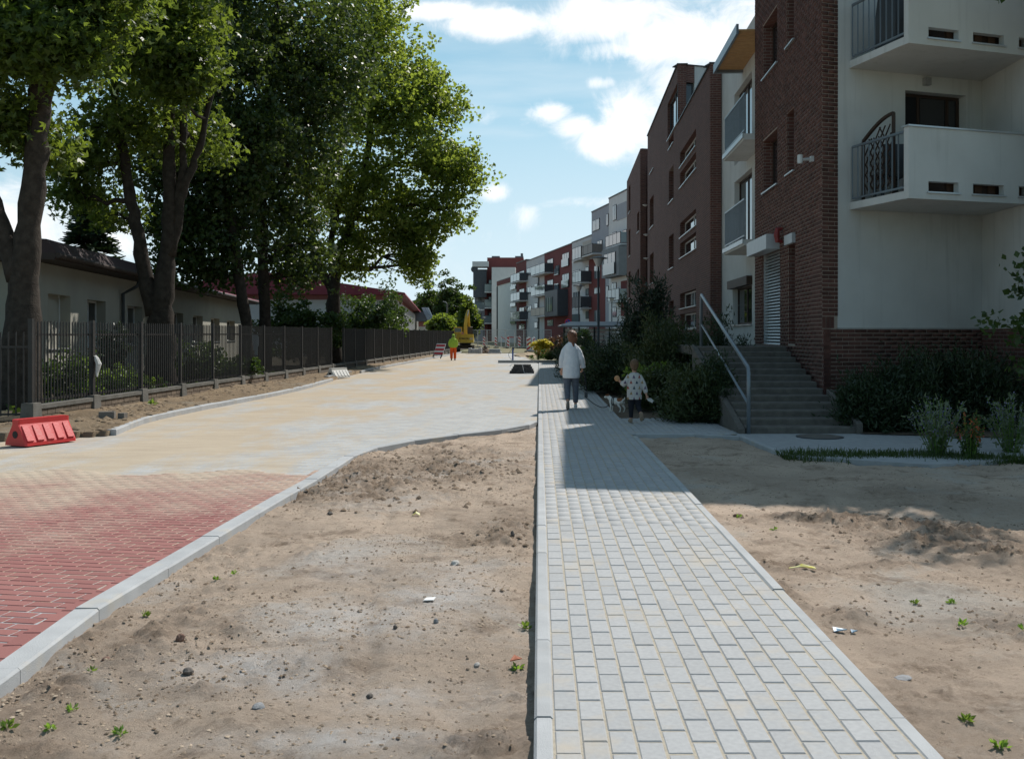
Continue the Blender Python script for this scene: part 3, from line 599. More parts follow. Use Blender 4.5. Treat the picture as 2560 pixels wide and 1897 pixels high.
def brick_boxes(fr, s0, s1, z0, z1, ops, bl=.25, bh=.075, j=.0135):
    out = []; n = int(round((z1 - z0) / bh))
    for r in range(n):
        za = z0 + r * bh + j / 2; zb = z0 + (r + 1) * bh - j / 2; zc = (za + zb) / 2; iv = [(s0, s1)]
        for o in ops:
            if o[2] - .02 < zc < o[3] + .02:
                nv = []
                for (a, b) in iv:
                    if o[1] <= a or o[0] >= b: nv.append((a, b)); continue
                    if o[0] - a > .02: nv.append((a, o[0]))
                    if b - o[1] > .02: nv.append((o[1], b))
                iv = nv
        off = (bl + j) / 2 if r % 2 else 0.0
        for (a, b) in iv:
            k = math.floor((a - off) / (bl + j)); x = off + k * (bl + j)
            while x < b:
                p, q_ = max(x + j / 2, a), min(x + bl + j / 2, b)
                if q_ - p > .03: out.append((p, q_, za, zb))
                x += bl + j
    return out
UB_V = [(0, 0, 0), (1, 0, 0), (1, 1, 0), (0, 1, 0), (0, 0, 1), (1, 0, 1), (1, 1, 1), (0, 1, 1)]
UB_F = [(0, 1, 5, 4), (1, 2, 6, 5), (3, 0, 4, 7), (4, 5, 6, 7), (0, 3, 2, 1)]
def put_bricks(parent, lists, nearest=300, proud=.009):
    """lists: (frame, d, boxes)"""
    al = []
    for fr, d, bx in lists:
        for (a, b, z0, z1) in bx: al.append((fr.xy((a + b) / 2).length + abs(z0 - 2) * .3, fr, d, a, b, z0, z1))
    al.sort(key=lambda t: t[0]); me = MB().add([(x, y - 1, z) for x, y, z in UB_V], UB_F).mesh('brick', BRICK)
    V = []; Q = []
    for i, (_, fr, d, a, b, z0, z1) in enumerate(al):
        right = (fr.u.x * fr.n.y - fr.u.y * fr.n.x) < 0
        s_, e_ = (a, b) if right else (b, a)
        p = fr.xy(s_, d); dirv = fr.u if right else -fr.u
        if i < nearest:
            o = place('brick', me, parent, loc=(p.x, p.y, z0)); o.rotation_euler = (0, 0, math.atan2(dirv.y, dirv.x)); o.scale = (b - a, proud + random.uniform(-.002, .002), z1 - z0)
        else:
            pr = proud + random.uniform(-.002, .002); p2 = p + dirv * (b - a); n2 = Vector((dirv.y, -dirv.x)) * pr
            k = len(V); V += [(p.x + n2.x, p.y + n2.y, z0), (p2.x + n2.x, p2.y + n2.y, z0), (p2.x, p2.y, z0), (p.x, p.y, z0), (p.x + n2.x, p.y + n2.y, z1), (p2.x + n2.x, p2.y + n2.y, z1), (p2.x, p2.y, z1), (p.x, p.y, z1)]
            Q += [tuple(k + i_ for i_ in f) for f in UB_F]
    if V: place('brick_field', np_mesh('brick_field', V, Q, BRICK), parent, kind='stuff')
def window(parent, fr, s0, s1, z0, z1, d=-.18, cols=(.5,), fm=WOODF, gm=GLASS, sill=True, fw=.06, sd=.05, name='window'):
    m = MB(); fr.box(m, s0, s1, d - .05, d, z0, z0 + fw); fr.box(m, s0, s1, d - .05, d, z1 - fw, z1)
    xs = [s0] + [s0 + (s1 - s0) * c for c in cols] + [s1]
    for i, x in enumerate(xs):
        a = x - (0 if i == 0 else fw if i == len(xs) - 1 else fw / 2); fr.box(m, a, a + fw, d - .05, d + .002, z0 + fw, z1 - fw)
    o = m.build(name, fm, parent)
    for a, b in zip(xs, xs[1:]): fr.box(MB(), 0, 0, 0, 0, 0, 0); g = MB(); fr.box(g, a + fw * .4, b - fw * .4, d - .04, d - .022, z0 + fw * .5, z1 - fw * .5); g.build('pane', gm, o)
    if sill: g = MB(); fr.box(g, s0 - .04, s1 + .04, d, sd, z0 - .035, z0 - .004); g.build('sill', SILL, o)
    return o
def bar_rail(parent, a, b, z0, z1, n, mat=STEEL, w=.016, name='railing', rails=.04):
    m = MB(); a = Vector((a[0], a[1])); b = Vector((b[0], b[1]))
    m.bar((a.x, a.y, z1), (b.x, b.y, z1), rails)
    o = m.build(name, mat, parent); MB().bar((a.x, a.y, z0), (b.x, b.y, z0), rails * .8).build('bottom_rail', mat, o); bm_ = MB().bar((0, 0, z0 + .01), (0, 0, z1 - .01), w).mesh('baluster', mat)
    for i in range(n + 1):
        p = a + (b - a) * (i / n); place('baluster', bm_, o, loc=(p.x, p.y, 0))
    return o

def bricktex(name='brick_bond', k=1.0):
    m = bpy.data.materials.new(name); m.use_nodes = True; nt = m.node_tree; N = nt.nodes; L = nt.links; b = N['Principled BSDF']; b.inputs['Roughness'].default_value = .9
    geo = N.new('ShaderNodeNewGeometry'); sp = N.new('ShaderNodeSeparateXYZ'); L.new(geo.outputs['Position'], sp.inputs[0])
    ad = N.new('ShaderNodeMath'); ad.operation = 'ADD'; L.new(sp.outputs[0], ad.inputs[0]); L.new(sp.outputs[1], ad.inputs[1])
    cb = N.new('ShaderNodeCombineXYZ'); L.new(ad.outputs[0], cb.inputs[0]); L.new(sp.outputs[2], cb.inputs[1])
    br = N.new('ShaderNodeTexBrick'); L.new(cb.outputs[0], br.inputs['Vector']); br.inputs['Scale'].default_value = 1; br.inputs['Brick Width'].default_value = .26; br.inputs['Row Height'].default_value = .075; br.inputs['Mortar Size'].default_value = .007
    br.inputs['Color1'].default_value = (.17, .066, .05, 1); br.inputs['Color2'].default_value = (.105, .042, .034, 1); br.inputs['Mortar'].default_value = (.26, .20, .17, 1); br.inputs['Bias'].default_value = 0
    n = N.new('ShaderNodeTexNoise'); n.inputs['Scale'].default_value = .7; n.inputs['Detail'].default_value = 6; L.new(geo.outputs['Position'], n.inputs['Vector'])
    mx = N.new('ShaderNodeMix'); mx.data_type = 'RGBA'; mx.blend_type = 'MULTIPLY'; mx.inputs[0].default_value = .35; L.new(br.outputs[0], mx.inputs[6]); L.new(n.outputs[0], mx.inputs[7]); L.new(mx.outputs[2], b.inputs['Base Color'])
    bp_ = N.new('ShaderNodeBump'); bp_.inputs['Strength'].default_value = .6; bp_.inputs['Distance'].default_value = .01; bp_.invert = True; L.new(br.outputs['Fac'], bp_.inputs['Height']); L.new(bp_.outputs[0], b.inputs['Normal'])
    return m
A0 = (XZ(2055, 17.48), 17.48); LA = Fr(A0, (.0258, 1.0)); FA = Fr(A0, (1, .315), True)
HA = 10.2
# ---- block A: brick corner with rendered front
A = thing('apartment_block', 'nearest dark brick apartment block with white rendered balconied front above the steps', 'building')
aEnd = LA.s_at(1888); fWh = FA.s_at(2094); fEnd = FA.s_at(2455); PL = FA.z_at(2094, 821)
FLZ = 1.34                                             # landing level
opsA = []
def lz(px, py): return LA.z_at(px, py)
def opA(px0, px1, zs, zt): opsA.append((LA.s_at(px1), LA.s_at(px0), zs, zt)); return opsA[-1]
wA = [opA(1908, 1944, lz(1944, 154), lz(1944, 154) + 1.25), opA(1908, 1944, lz(1944, 458), lz(1944, 458) + 1.22)]
sA = [opA(1967, 1986, lz(1983, 100), lz(1983, 100) + 1.9), opA(1967, 1986, lz(1983, 426), lz(1983, 426) + 1.28)]
dA = opA(1905, 1951, FLZ + .02, lz(1951, 619)); nA = opA(1971, 1988, FLZ + .05, lz(1980, 610))
m = MB(); wall_grid(m, LA, .13, aEnd, -.2, HA, opsA, -.34, 0); m.build('brick_wall_core', MORT, A)
pz = [LA.xy(.0), FA.xy(.28, -.002), LA.xy(.13, -.30), LA.xy(.13, 0)]; MB().prism([(p.x, p.y) for p in pz], -.2, HA).build('corner_core', MORT, A)
m = MB()
for (a_, b_, c_, d_) in opsA:
    LA.box(m, b_ - .012, b_ + .001, -.33, -.004, c_, d_); LA.box(m, a_ - .001, a_ + .012, -.33, -.004, c_, d_); LA.box(m, a_ + .013, b_ - .013, -.33, -.004, d_ - .012, d_ + .001)
REVEAL = m
m = MB(); FA.box(m, .12, fWh, -.30, -.001, PL, HA); m.build('brick_strip_core', MORT, A)
m = MB(); FA.box(m, .15, fEnd + .2, -.30, .05, -.2, PL - .012); m.build('plinth_core', MORT, A)
pz = [LA.xy(0, .0), FA.xy(.0, .05), FA.xy(.15, .05), LA.xy(.2, -.2), LA.xy(.2, -.001)]; MB().prism([(p.x, p.y) for p in pz], -.2, PL - .012).build('plinth_corner', bricktex('brick_bond_corner'), A)
winF = []
for zt in (FA.z_at(2263, 226), FA.z_at(2263, 226) + 2.6): winF.append((FA.s_at(2263), FA.s_at(2416), zt - 2.1, zt))
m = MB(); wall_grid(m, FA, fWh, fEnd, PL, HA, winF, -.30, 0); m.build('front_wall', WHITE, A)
m = MB(); FA.box(m, fWh - .002, fEnd, -.05, .02, PL - .010, PL + .012); m.build('plinth_flashing', pm('flashing', (.40, .38, .36), (.3, .29, .28), 5, .6), A)
for w_ in winF: window(A, FA, *w_, d=-.2, cols=(.32, .8), sill=False, name='balcony_door')
W0 = FA.xy(fEnd); wx, wy = W0.x, W0.y
wing = [(wx, wy + .3), (wx, wy - 3.0), (wx + 5, wy - 3.0), (wx + 5, wy + 4), (wx, wy + 4)]
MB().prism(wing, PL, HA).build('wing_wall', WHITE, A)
BTEX = bricktex()
REVEAL.build('window_reveal', BTEX, A, kind='stuff')
MB().prism([(wx - .04, wy + .1), (wx - .04, wy - 3.04), (wx + 5, wy - 3.04), (wx + 5, wy + .1)], -.2, PL - .012).build('wing_plinth', BTEX, A)
c0 = FA.xy(.02, -.32); c1 = FA.xy(fEnd, -.32); c2 = LA.xy(aEnd, -.36); c3 = LA.xy(.02, -.36)
core = [(c3.x + .1, c3.y + .3), (c1.x + .3, c1.y + .05), (c1.x + .3, c2.y + 1), (c2.x, c2.y - .02)]
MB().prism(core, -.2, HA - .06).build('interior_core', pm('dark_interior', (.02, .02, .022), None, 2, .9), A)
MB().prism([(A0[0] - .06, A0[1] - .05), (wx + 5.05, wy - 3.06), (wx + 5.05, c2.y + 1), (LA.xy(aEnd).x - .05, LA.xy(aEnd).y)], HA, HA + .08).build('roof_coping', STEEL_D, A)
# bricks, piece by piece
bx_strip = brick_boxes(FA, .0, fWh, PL + .225, HA, [])
bx_sold = [(i * .085 + .004, i * .085 + .077, PL + .005, PL + .215) for i in range(int(fWh / .085))]
bx_pl = brick_boxes(FA, .002, fEnd - .01, PL - .012 - .075 * 24, PL - .012, [])
bx_left = brick_boxes(LA, .0, aEnd, HA - .075 * 136, HA, opsA)
put_bricks(A, [(FA, 0.0, bx_strip), (FA, 0.0, bx_sold), (FA, .05, bx_pl), (LA, 0.0, bx_left)])
for o in wA: window(A, LA, *o, d=-.22, cols=(.5,), fm=WOODF)
for o in sA: window(A, LA, *o, d=-.22, cols=(), fm=WOODF)
window(A, LA, *nA, d=-.2, cols=(), sill=False)
# roller shutter door, its box and lintel
s0, s1, z0, z1 = dA; m = MB(); LA.box(m, s0, s0 + .04, -.16, -.04, z0, z1); LA.box(m, s1 - .04, s1, -.16, -.04, z0, z1); sh = m.build('roller_shutter', ALU, A)
m = MB(); LA.box(m, s0 + .03, s1 - .03, -.15, -.13, z0, z1); m.build('shutter_shade_back', STEEL_D, sh); nsl = 30; hs = (z1 - z0) / nsl; sm = MB(); sm.hexa([LA.pt(s0 + .04, -.11, 0), LA.pt(s1 - .04, -.11, 0), LA.pt(s1 - .04, -.05, 0), LA.pt(s0 + .04, -.05, 0), LA.pt(s0 + .04, -.11, hs * .6), LA.pt(s1 - .04, -.11, hs * .6), LA.pt(s1 - .04, -.085, hs * .6), LA.pt(s0 + .04, -.085, hs * .6)]); sme = sm.mesh('slat', ALU)  # dark sheet stands in for shade in the gaps between slats
for i in range(nsl): place('slat', sme, sh, loc=(0, 0, z0 + i * hs))
m = MB(); LA.box(m, LA.s_at(1950), LA.s_at(1898), .0, .30, z1 - .02, z1 + .30); m.build('shutter_box', ALU, A)
m = MB(); LA.box(m, nA[0] - .05, nA[1] + .05, 0, .08, nA[3], nA[3] + .2); m.build('shutter_box', ALU, A)
m = MB(); q0 = LA.xy(LA.s_at(1957), .012); m.tube([(q0.x - .0, q0.y, lz(1957, 588) - .14), (q0.x - .1, q0.y, lz(1957, 588) - .12), (q0.x - .12, q0.y, lz(1957, 588)), (q0.x - .1, q0.y, lz(1957, 588) + .12), (q0.x, q0.y, lz(1957, 588) + .14)], [.03, .06, .065, .06, .03], 8, True); m.build('alarm_siren', pm('siren_red', (.22, .03, .03), (.26, .05, .05), 9, .4), A)
q0 = LA.xy(LA.s_at(2035), .012); zl = lz(2035, 398); m = MB()
m.box(q0.x - .06, q0.x, q0.y - .05, q0.y + .05, zl - .05, zl + .05); m.tube([(q0.x - .06, q0.y, zl), (q0.x - .22, q0.y - .03, zl - .02)], .03, 8); m.lathe([(.05, -.07), (.055, 0), (.05, .09)], 10, (q0.x - .26, q0.y - .04, zl - .02)); m.build('floodlight', WHF, A)
# front balconies
bD = (G(1, 1e9).y, 0)
def front_balcony(zb, k):
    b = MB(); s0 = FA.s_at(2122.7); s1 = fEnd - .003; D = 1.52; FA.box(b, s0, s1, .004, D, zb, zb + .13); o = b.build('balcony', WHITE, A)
    n = MB(); th = .12; zt = zb + 1.20
    sl = [(s0 + .40, s0 + 1.02, zb + .12, zb + .30), (s0 + 1.32, s0 + 1.98, zb + .12, zb + .30), (s0 + 2.3, s0 + 2.9, zb + .12, zb + .30)]
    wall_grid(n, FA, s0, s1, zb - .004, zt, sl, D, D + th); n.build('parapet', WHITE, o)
    c = MB(); FA.box(c, s0 - .02, s1, D - .03, D + th + .03, zt + .002, zt + .03); c.build('coping', SILL, o)
    for a_ in sl: c = MB(); FA.box(c, a_[0] - .03, a_[1] + .03, D + .01, D + th + .035, a_[2] - .022, a_[2] + .004); c.build('slot_sill', SILL, o)
    p, r = FA.xy(s0 + .03, .06), FA.xy(s0 + .03, D - .02)
    bar_rail(o, p, r, zb + .2, zt - .06, 9, STEEL, .02)
    return o, s0, D
zb1 = FA.z_at(2122.7, 525); front_balcony(zb1, 0); front_balcony(zb1 + 2.6, 1)
q0 = FA.xy(FA.s_at(2312), .001); zl = FA.z_at(2312, 206); m = MB(); FA.box(m, FA.s_at(2306), FA.s_at(2320), 0, .1, zl - .07, zl + .07); m.build('wall_lamp', pm('lamp_grey', (.3, .3, .3), None, 5, .5), A)
# things kept on the balconies
s0 = FA.s_at(2122.7); zf = zb1 + .13
t = thing('trellis', 'dark arched lattice trellis behind the balcony railing above the brick plinth', 'trellis'); m = MB()
def tp(a, z): return FA.pt(s0 + .16 + .06, .12 + a * .85, zf + z * .97)
for a in (0, 1.0): m.bar(tp(a, 0), tp(a, 1.15 if a == 0 else 1.5), .05)
ar = [tp(i / 8, 1.15 + .35 * math.sin(i / 8 * math.pi / 2)) for i in range(9)]
for u_, v_ in zip(ar, ar[1:]): m.bar(u_, v_, .05)
m.build('frame', WOODF, t)
lm = MB()
for k in range(-6, 10):
    for sg in (1, -1):
        pts = [(k * .16 + sg * .16 * j * .8, .2 + j * .16) for j in range(0, 9)]; pts = [(x, z) for x, z in pts if .02 < x < .98 and z < 1.1 + .3 * math.sin(x * math.pi / 2)]
        if len(pts) > 1: lm.bar(tp(*pts[0]), tp(*pts[-1]), .018)
lm.build('lattice', WOODF, t, kind='stuff')
m = MB(); q_ = FA.pt(s0 + .5, .5, zf); m.cbox((q_[0], q_[1], zf + .45), .5, .45, .08); m.cbox((q_[0] + .2, q_[1] + .2, zf + .75), .5, .06, .6)
for dx, dy in ((-.2, -.2), (.2, -.2), (-.2, .2), (.2, .2)): m.cbox((q_[0] + dx, q_[1] + dy, zf + .22), .05, .05, .44)
m.build('balcony_chair', STEEL_D, label='dark chair beside the lattice trellis on the white balcony', cat='chair')
zf2 = zb1 + 2.73; m = MB(); q_ = FA.pt(s0 + .45, .7, zf2); m.tube([(q_[0], q_[1], zf2), (q_[0], q_[1], zf2 + .5), (q_[0], q_[1], zf2 + .95), (q_[0] + .05, q_[1], zf2 + 1.1)], [.34, .36, .3, .12], 10); m.build('covered_grill', STEEL_D, label='dark covered grill behind the topmost balcony railing', cat='grill')

# ---- recess and block B
Bk = thing('apartment_block', 'long brown brick apartment block with slit windows, beyond the shuttered door', 'building')
b0, b2, b1 = LA.s_at(1777), LA.s_at(1695), LA.s_at(1619); HB1 = lz(1777, 160); HB2 = lz(1695, 162)
rec = -.36; LR = Fr(LA.xy(0, rec), LA.u)
opR = []
for zf_ in (lz(1888, 598) + .0, lz(1888, 598) + 2.6): opR.append((LR.s_at(1880), LR.s_at(1836), zf_ + .05, zf_ + 2.15))
opR.append((LR.s_at(1880), LR.s_at(1832), lz(1880, 808), lz(1880, 700)))
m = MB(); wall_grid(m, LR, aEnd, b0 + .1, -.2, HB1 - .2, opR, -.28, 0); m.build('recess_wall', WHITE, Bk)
for o in opR[:2]: window(Bk, LR, *o, d=-.15, cols=(.5,), sill=False, name='balcony_door')
window(Bk, LR, *opR[2], d=-.15, cols=(.5,)); m = MB(); LR.box(m, opR[2][0] - .05, opR[2][1] + .1, .0, .16, opR[2][3] - .02, opR[2][3] + .22); m.build('shutter_box', WOODF, Bk)
for zf_ in (lz(1888, 598), lz(1888, 598) + 2.6):
    s0_, s1_ = aEnd + .02, LA.s_at(1834); b = MB(); LA.box(b, s0_, s1_, rec + .004, .27, zf_ - .15, zf_); o = b.build('balcony', WHITE, Bk)
    e = MB(); LA.box(e, s0_, s1_ + .03, .27, .31, zf_ - .1, zf_ + .012); e.build('slab_edge', SILL, o)
    bar_rail(o, LA.xy(s0_ + .03, .24), LA.xy(s1_ - .03, .24), zf_ + .1, zf_ + 1.0, 26, STEEL, .016); bar_rail(o, LA.xy(s1_ - .03, .22), LA.xy(s1_ - .03, rec + .05), zf_ + .1, zf_ + 1.0, 7, STEEL, .016)
zc = lz(1888, 72); can = MB(); LA.box(can, aEnd + .01, LA.s_at(1824), .40, .46, zc - .12, zc + .12); LA.box(can, LA.s_at(1826), LA.s_at(1824), rec, .40, zc - .12, zc + .12); co = can.build('canopy', STEEL, Bk)
sp_ = LA.s_at(1826) - aEnd; pm_ = MB(); LA.box(pm_, 0, sp_ / 12 - .02, rec + .01, .40, 0, .04); pme = pm_.mesh('board', pm('pine_board', (.50, .30, .13), (.40, .23, .10), 9, .6))
for i in range(12): p = LA.u * (aEnd + .01 + i * sp_ / 12); place('board', pme, co, loc=(p.x, p.y, zc - .05))
opB = []
def opb(px0, px1, zs, h): opB.append((LA.s_at(px1), LA.s_at(px0), zs, zs + h)); return opB[-1]
beta = [opb(1700, 1740, lz(1741, y), .60) for y in (362, 420, 562, 620, 763, 821)]
alpha = [opb(1672, 1684, lz(1682, y), 1.45) for y in (362 - 4, 498, 668, 835)]
gamma = [opb(1624.5, 1634, lz(1634, y), 1.6) for y in (419, 562, 706)]
topw = (LA.s_at(1695) + .001, LA.s_at(1669), HB1 + .10, HB1 + 1.75)
m = MB(); wall_grid(m, LA, b0, b1, -.2, HB1, opB, -.34, 0); wall_grid(m, LA, b2, b1, HB1, HB2, [topw], -.34, 0); m.build('brick_wall', BTEX, Bk)
for o in beta: window(Bk, LA, *o, d=-.2, cols=(.42,), fm=WHF)
for o in alpha + gamma: window(Bk, LA, *o, d=-.22, cols=(), fm=WOODF)
window(Bk, LA, *topw, d=-.12, cols=(.45,), fm=STEEL_D)
FB = Fr(LA.xy(b0), (1, .315), True); m = MB(); FB.box(m, .003, .36, -.07, 0, -.2, HB1); m.build('corner_brickwork', BTEX, Bk)
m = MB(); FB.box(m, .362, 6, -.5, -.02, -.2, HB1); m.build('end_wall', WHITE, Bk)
FB2 = Fr(LA.xy(b2), (1, .315), True); m = MB(); FB2.box(m, .003, .75, -.07, 0, HB1 + 1.75, HB2); m.build('corner_brickwork', BTEX, Bk); m = MB(); FB2.box(m, .753, 6, -.5, -.02, HB1, HB2); m.build('end_wall', WHITE, Bk)
window(Bk, FB2, .05, .74, HB1 + .10, HB1 + 1.72, d=-.1, cols=(), fm=STEEL_D, sill=False)
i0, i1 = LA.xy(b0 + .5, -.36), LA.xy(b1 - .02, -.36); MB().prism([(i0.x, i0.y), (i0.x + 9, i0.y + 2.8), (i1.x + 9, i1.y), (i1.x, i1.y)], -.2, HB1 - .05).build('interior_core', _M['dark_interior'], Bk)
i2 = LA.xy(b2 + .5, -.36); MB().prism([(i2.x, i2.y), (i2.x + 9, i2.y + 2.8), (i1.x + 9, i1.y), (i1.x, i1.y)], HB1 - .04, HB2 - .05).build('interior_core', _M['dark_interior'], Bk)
def coping(s0, s1, z): m = MB(); LA.box(m, s0 - .03, s1 + .02, -.40, .05, z + .002, z + .05); m.build('coping', STEEL_D, Bk)
coping(b0, b2 - .04, HB1); coping(b2, b1, HB2)
m = MB(); FB.box(m, -.02, 6, -.5, .03, HB1 + .003, HB1 + .045); m.build('coping', STEEL_D, Bk); m = MB(); FB2.box(m, -.02, 6, -.5, .03, HB2 + .003, HB2 + .045); m.build('coping', STEEL_D, Bk)
MB().prism([(i0.x - .2, i0.y - .3), (i0.x + 9, i0.y + 2.5), (i1.x + 9, i1.y), (i1.x - .2, i1.y)], HB1 - .03, HB1 - .002).build('flat_roof', STEEL_D, Bk)
MB().prism([(i2.x - .2, i2.y - .3), (i2.x + 9, i2.y + 2.5), (i1.x + 9, i1.y), (i1.x - .2, i1.y)], HB2 - .03, HB2 - .002).build('flat_roof', STEEL_D, Bk)
for px, py in ((1615, 512), (1617, 586), (1617, 645)):
    s_ = LA.s_at(px + 4); p = LA.xy(s_, .12); z_ = lz(px + 4, py); m = MB(); m.lathe([(.02, -.10), (.16, -.03), (.17, .0), (.02, .02)], 10, (p.x, p.y, z_)); m.bar((p.x, p.y, z_), LA.pt(s_, 0, z_), .03); m.build('wall_lamp', WHF, Bk)

# ---- block C
Ck = thing('apartment_block', 'farthest of the brown brick blocks, next to the pale grey flats', 'building')
c0_, c1_ = LA.s_at(1601), LA.s_at(1567); HC = lz(1601, 372); opC = []
for y in (545, 690): opC.append((c0_ + .9, c0_ + 2.6, lz(1599, y + 30), lz(1599, y - 20)))
for y in (530, 640, 745): opC.append((LA.s_at(1576), LA.s_at(1571.5), lz(1574, y), lz(1574, y) + 1.9))
m = MB(); wall_grid(m, LA, c0_, c1_, -.2, HC, opC, -.34, 0); m.build('brick_wall', BTEX, Ck)
for o in opC: window(Ck, LA, *o, d=-.2, cols=(.5,) if o[1] - o[0] > 1.2 else (), fm=WOODF)
FC = Fr(LA.xy(c0_), (1, .315), True); m = MB(); wall_grid(m, FC, .003, 1.6, -.2, HC, [(.5, 1.4, lz(1599, 575), lz(1599, 515)), (.5, 1.4, lz(1599, 720), lz(1599, 670))], -.07, 0); m.build('end_wall', BTEX, Ck)
window(Ck, FC, .5, 1.4, lz(1599, 575), lz(1599, 515), d=-.2, cols=(.5,), fm=WHF); window(Ck, FC, .5, 1.4, lz(1599, 720), lz(1599, 670), d=-.2, cols=(.5,), fm=WHF)
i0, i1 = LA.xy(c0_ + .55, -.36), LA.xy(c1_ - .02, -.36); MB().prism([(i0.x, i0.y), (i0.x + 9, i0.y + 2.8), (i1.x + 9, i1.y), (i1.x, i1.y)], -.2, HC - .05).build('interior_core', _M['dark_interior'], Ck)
MB().prism([(i0.x - .3, i0.y - .5), (i0.x + 9, i0.y + 2.4), (i1.x + 9, i1.y), (i1.x - .3, i1.y)], HC - .03, HC + .03).build('flat_roof', STEEL_D, Ck)
g0, g1 = LA.xy(b1 - .2, -1.1), LA.xy(c0_ + .3, -1.1); MB().prism([(g0.x, g0.y), (g1.x, g1.y), (g1.x + 4, g1.y + 1), (g0.x + 4, g0.y)], -.2, HC - 1).build('link_wall', BTEX, Ck)

# ---- entrance steps with handrail
ST = thing('entrance_steps', 'wide flight of concrete steps rising to the shuttered door of the brick block', 'steps')
NS, RISE, TR = 13, FLZ / 13, .358
for i in range(NS):
    y0 = STY + i * TR; m = MB(); xr = min(STX1, LA.xy(0).x - .07) if y0 > 17.0 else STX1
    m.rbox(STX0 + .1, xr, y0, y0 + TR + .05 if i < NS - 1 else 24.0, -.1 if i == 0 else RISE * (i - 1) + .01, RISE * (i + 1), .018); m.build('step', STEPM, ST)
for x in (STX0 + .03, STX1 + .04):
    if x > 4: e = [(STY - .04, .16), (17.0, .16 + RISE / TR * (17.0 - STY))]
    else: e = [(STY - .04, .07), (STY + NS * TR, .0 + FLZ)]
    m = MB(); m.hexa([(x - .05, e[0][0], -.1), (x + .05, e[0][0], -.1), (x + .05, e[1][0], -.1), (x - .05, e[1][0], -.1), (x - .05, e[0][0], e[0][1]), (x + .05, e[0][0], e[0][1]), (x + .05, e[1][0], e[1][1]), (x - .05, e[1][0], e[1][1])]); m.build('stringer', STEPM, ST)
hx = STX0 + .14; yt = STY + 12.4 * TR; m = MB()
m.tube([(hx, STY - .02, -.02), (hx, STY - .02, .98), (hx, STY + .02, 1.06), (hx, yt, FLZ + 1.06), (hx, yt + .05, FLZ + 1.02), (hx, yt + .06, FLZ)], .032, 10); m.tube([(hx, STY, .47), (hx, yt, FLZ + .45)], .022, 8); m.build('handrail', STEEL, ST, smooth=True)

for zf_, lab in ((zb1 + .131, 'brown wooden planter added to darken the slots of the lower white balcony'), (zb1 + 2.731, 'brown wooden planter added to darken the slots of the upper white balcony')):
    s0 = FA.s_at(2122.7); T = thing('slot_backing', lab, 'backing'); m = MB(); FA.box(m, s0 + .9, s0 + 2.9, 1.05, 1.42, zf_, zf_ + .42); m.build('box', WOODF, T)  # boxes added to darken the slots, battens for brown shapes behind them
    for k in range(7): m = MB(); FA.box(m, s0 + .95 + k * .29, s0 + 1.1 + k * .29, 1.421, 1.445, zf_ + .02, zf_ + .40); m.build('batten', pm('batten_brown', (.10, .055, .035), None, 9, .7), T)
# ------------------------------------------------------------------ far row of flats along the bend
REDW = pm('red_render', (.20, .062, .058), (.18, .056, .052), 1.5, .9, .15, 60); GREYW = pm('grey_render', (.64, .64, .63), (.58, .58, .57), 1.5, .9, .15, 60)
PALE = pm('pale_render', (.76, .75, .73), (.70, .69, .67), 1.2, .9, .15, 60); BLUEG = pm('bluegrey_render', (.42, .43, .46), (.38, .39, .42), 1.5, .9, .15, 60)
CREAM = pm('cream_render', (.60, .53, .45), (.55, .49, .42), 1.5, .9); CLAD = pm('grey_cladding', (.21, .22, .235), (.18, .19, .20), 3, .6); DARKP = pm('dark_panel', (.085, .09, .10), (.07, .075, .085), 4, .5)
DGREY = pm('anthracite_frame', (.05, .055, .06), None, 4, .5)
FF = Fr((XZ(1568, 90), 90), (-.208, 1.0))
c7 = lambda x, y: (1150 + x / 4.46, 600 + y / 4.46)
cD = lambda x, y: (1460 + x / 4.588, 470 + y / 4.588)
def fblock(label, px1, px0, top, mat, d=0.0, depth=11, name='wall', parent=None):
    A_ = parent or thing('apartment_building', label, 'building'); s0, s1 = FF.s_at(px1), FF.s_at(px0); m = MB(); FF.box(m, s0, s1, -depth, d, -.3, top); m.build(name, mat, A_)
    m = MB(); FF.box(m, s0 + .01, s1 - .01, -depth - .05, d + .06, top + .003, top + .12); m.build('roof_coping', DGREY, A_); return A_
def fwin(par, cc, x0, x1, y0, y1, cols=(.5,), d=0.0, fm=WHF, gm=GLASS2, guard=0.0, panel=None):
    (pa, ya), (pb, yb) = cc(x0, y0), cc(x1, y1); pc = (pa + pb) / 2; s0, s1 = FF.s_at(pb), FF.s_at(pa); z1, z0 = FF.z_at(pc, ya), FF.z_at(pc, yb)
    m = MB(); FF.box(m, s0, s1, d + .001, d + .05, z0, z1); o = m.build('window', DGREY, par); xs = [0, *cols, 1]; fw = .07
    for a, b in zip(xs, xs[1:]):
        g = MB(); FF.box(g, s0 + (s1 - s0) * a + fw, s0 + (s1 - s0) * b - fw * .4, d + .05, d + .07, z0 + fw, z1 - fw); g.build('pane', gm, o)
    fr_ = MB(); 
    for a in xs[1:-1]: FF.box(fr_, s0 + (s1 - s0) * a - .05, s0 + (s1 - s0) * a + .05, d + .051, d + .085, z0 + .02, z1 - .02)
    if xs[1:-1]: fr_.build('mullion', fm, o)
    if guard: g = MB(); FF.box(g, s0 - .05, s1 + .05, d + .16, d + .19, z0, z0 + guard); g.build('glass_guard', GLASS2, o)
    return o
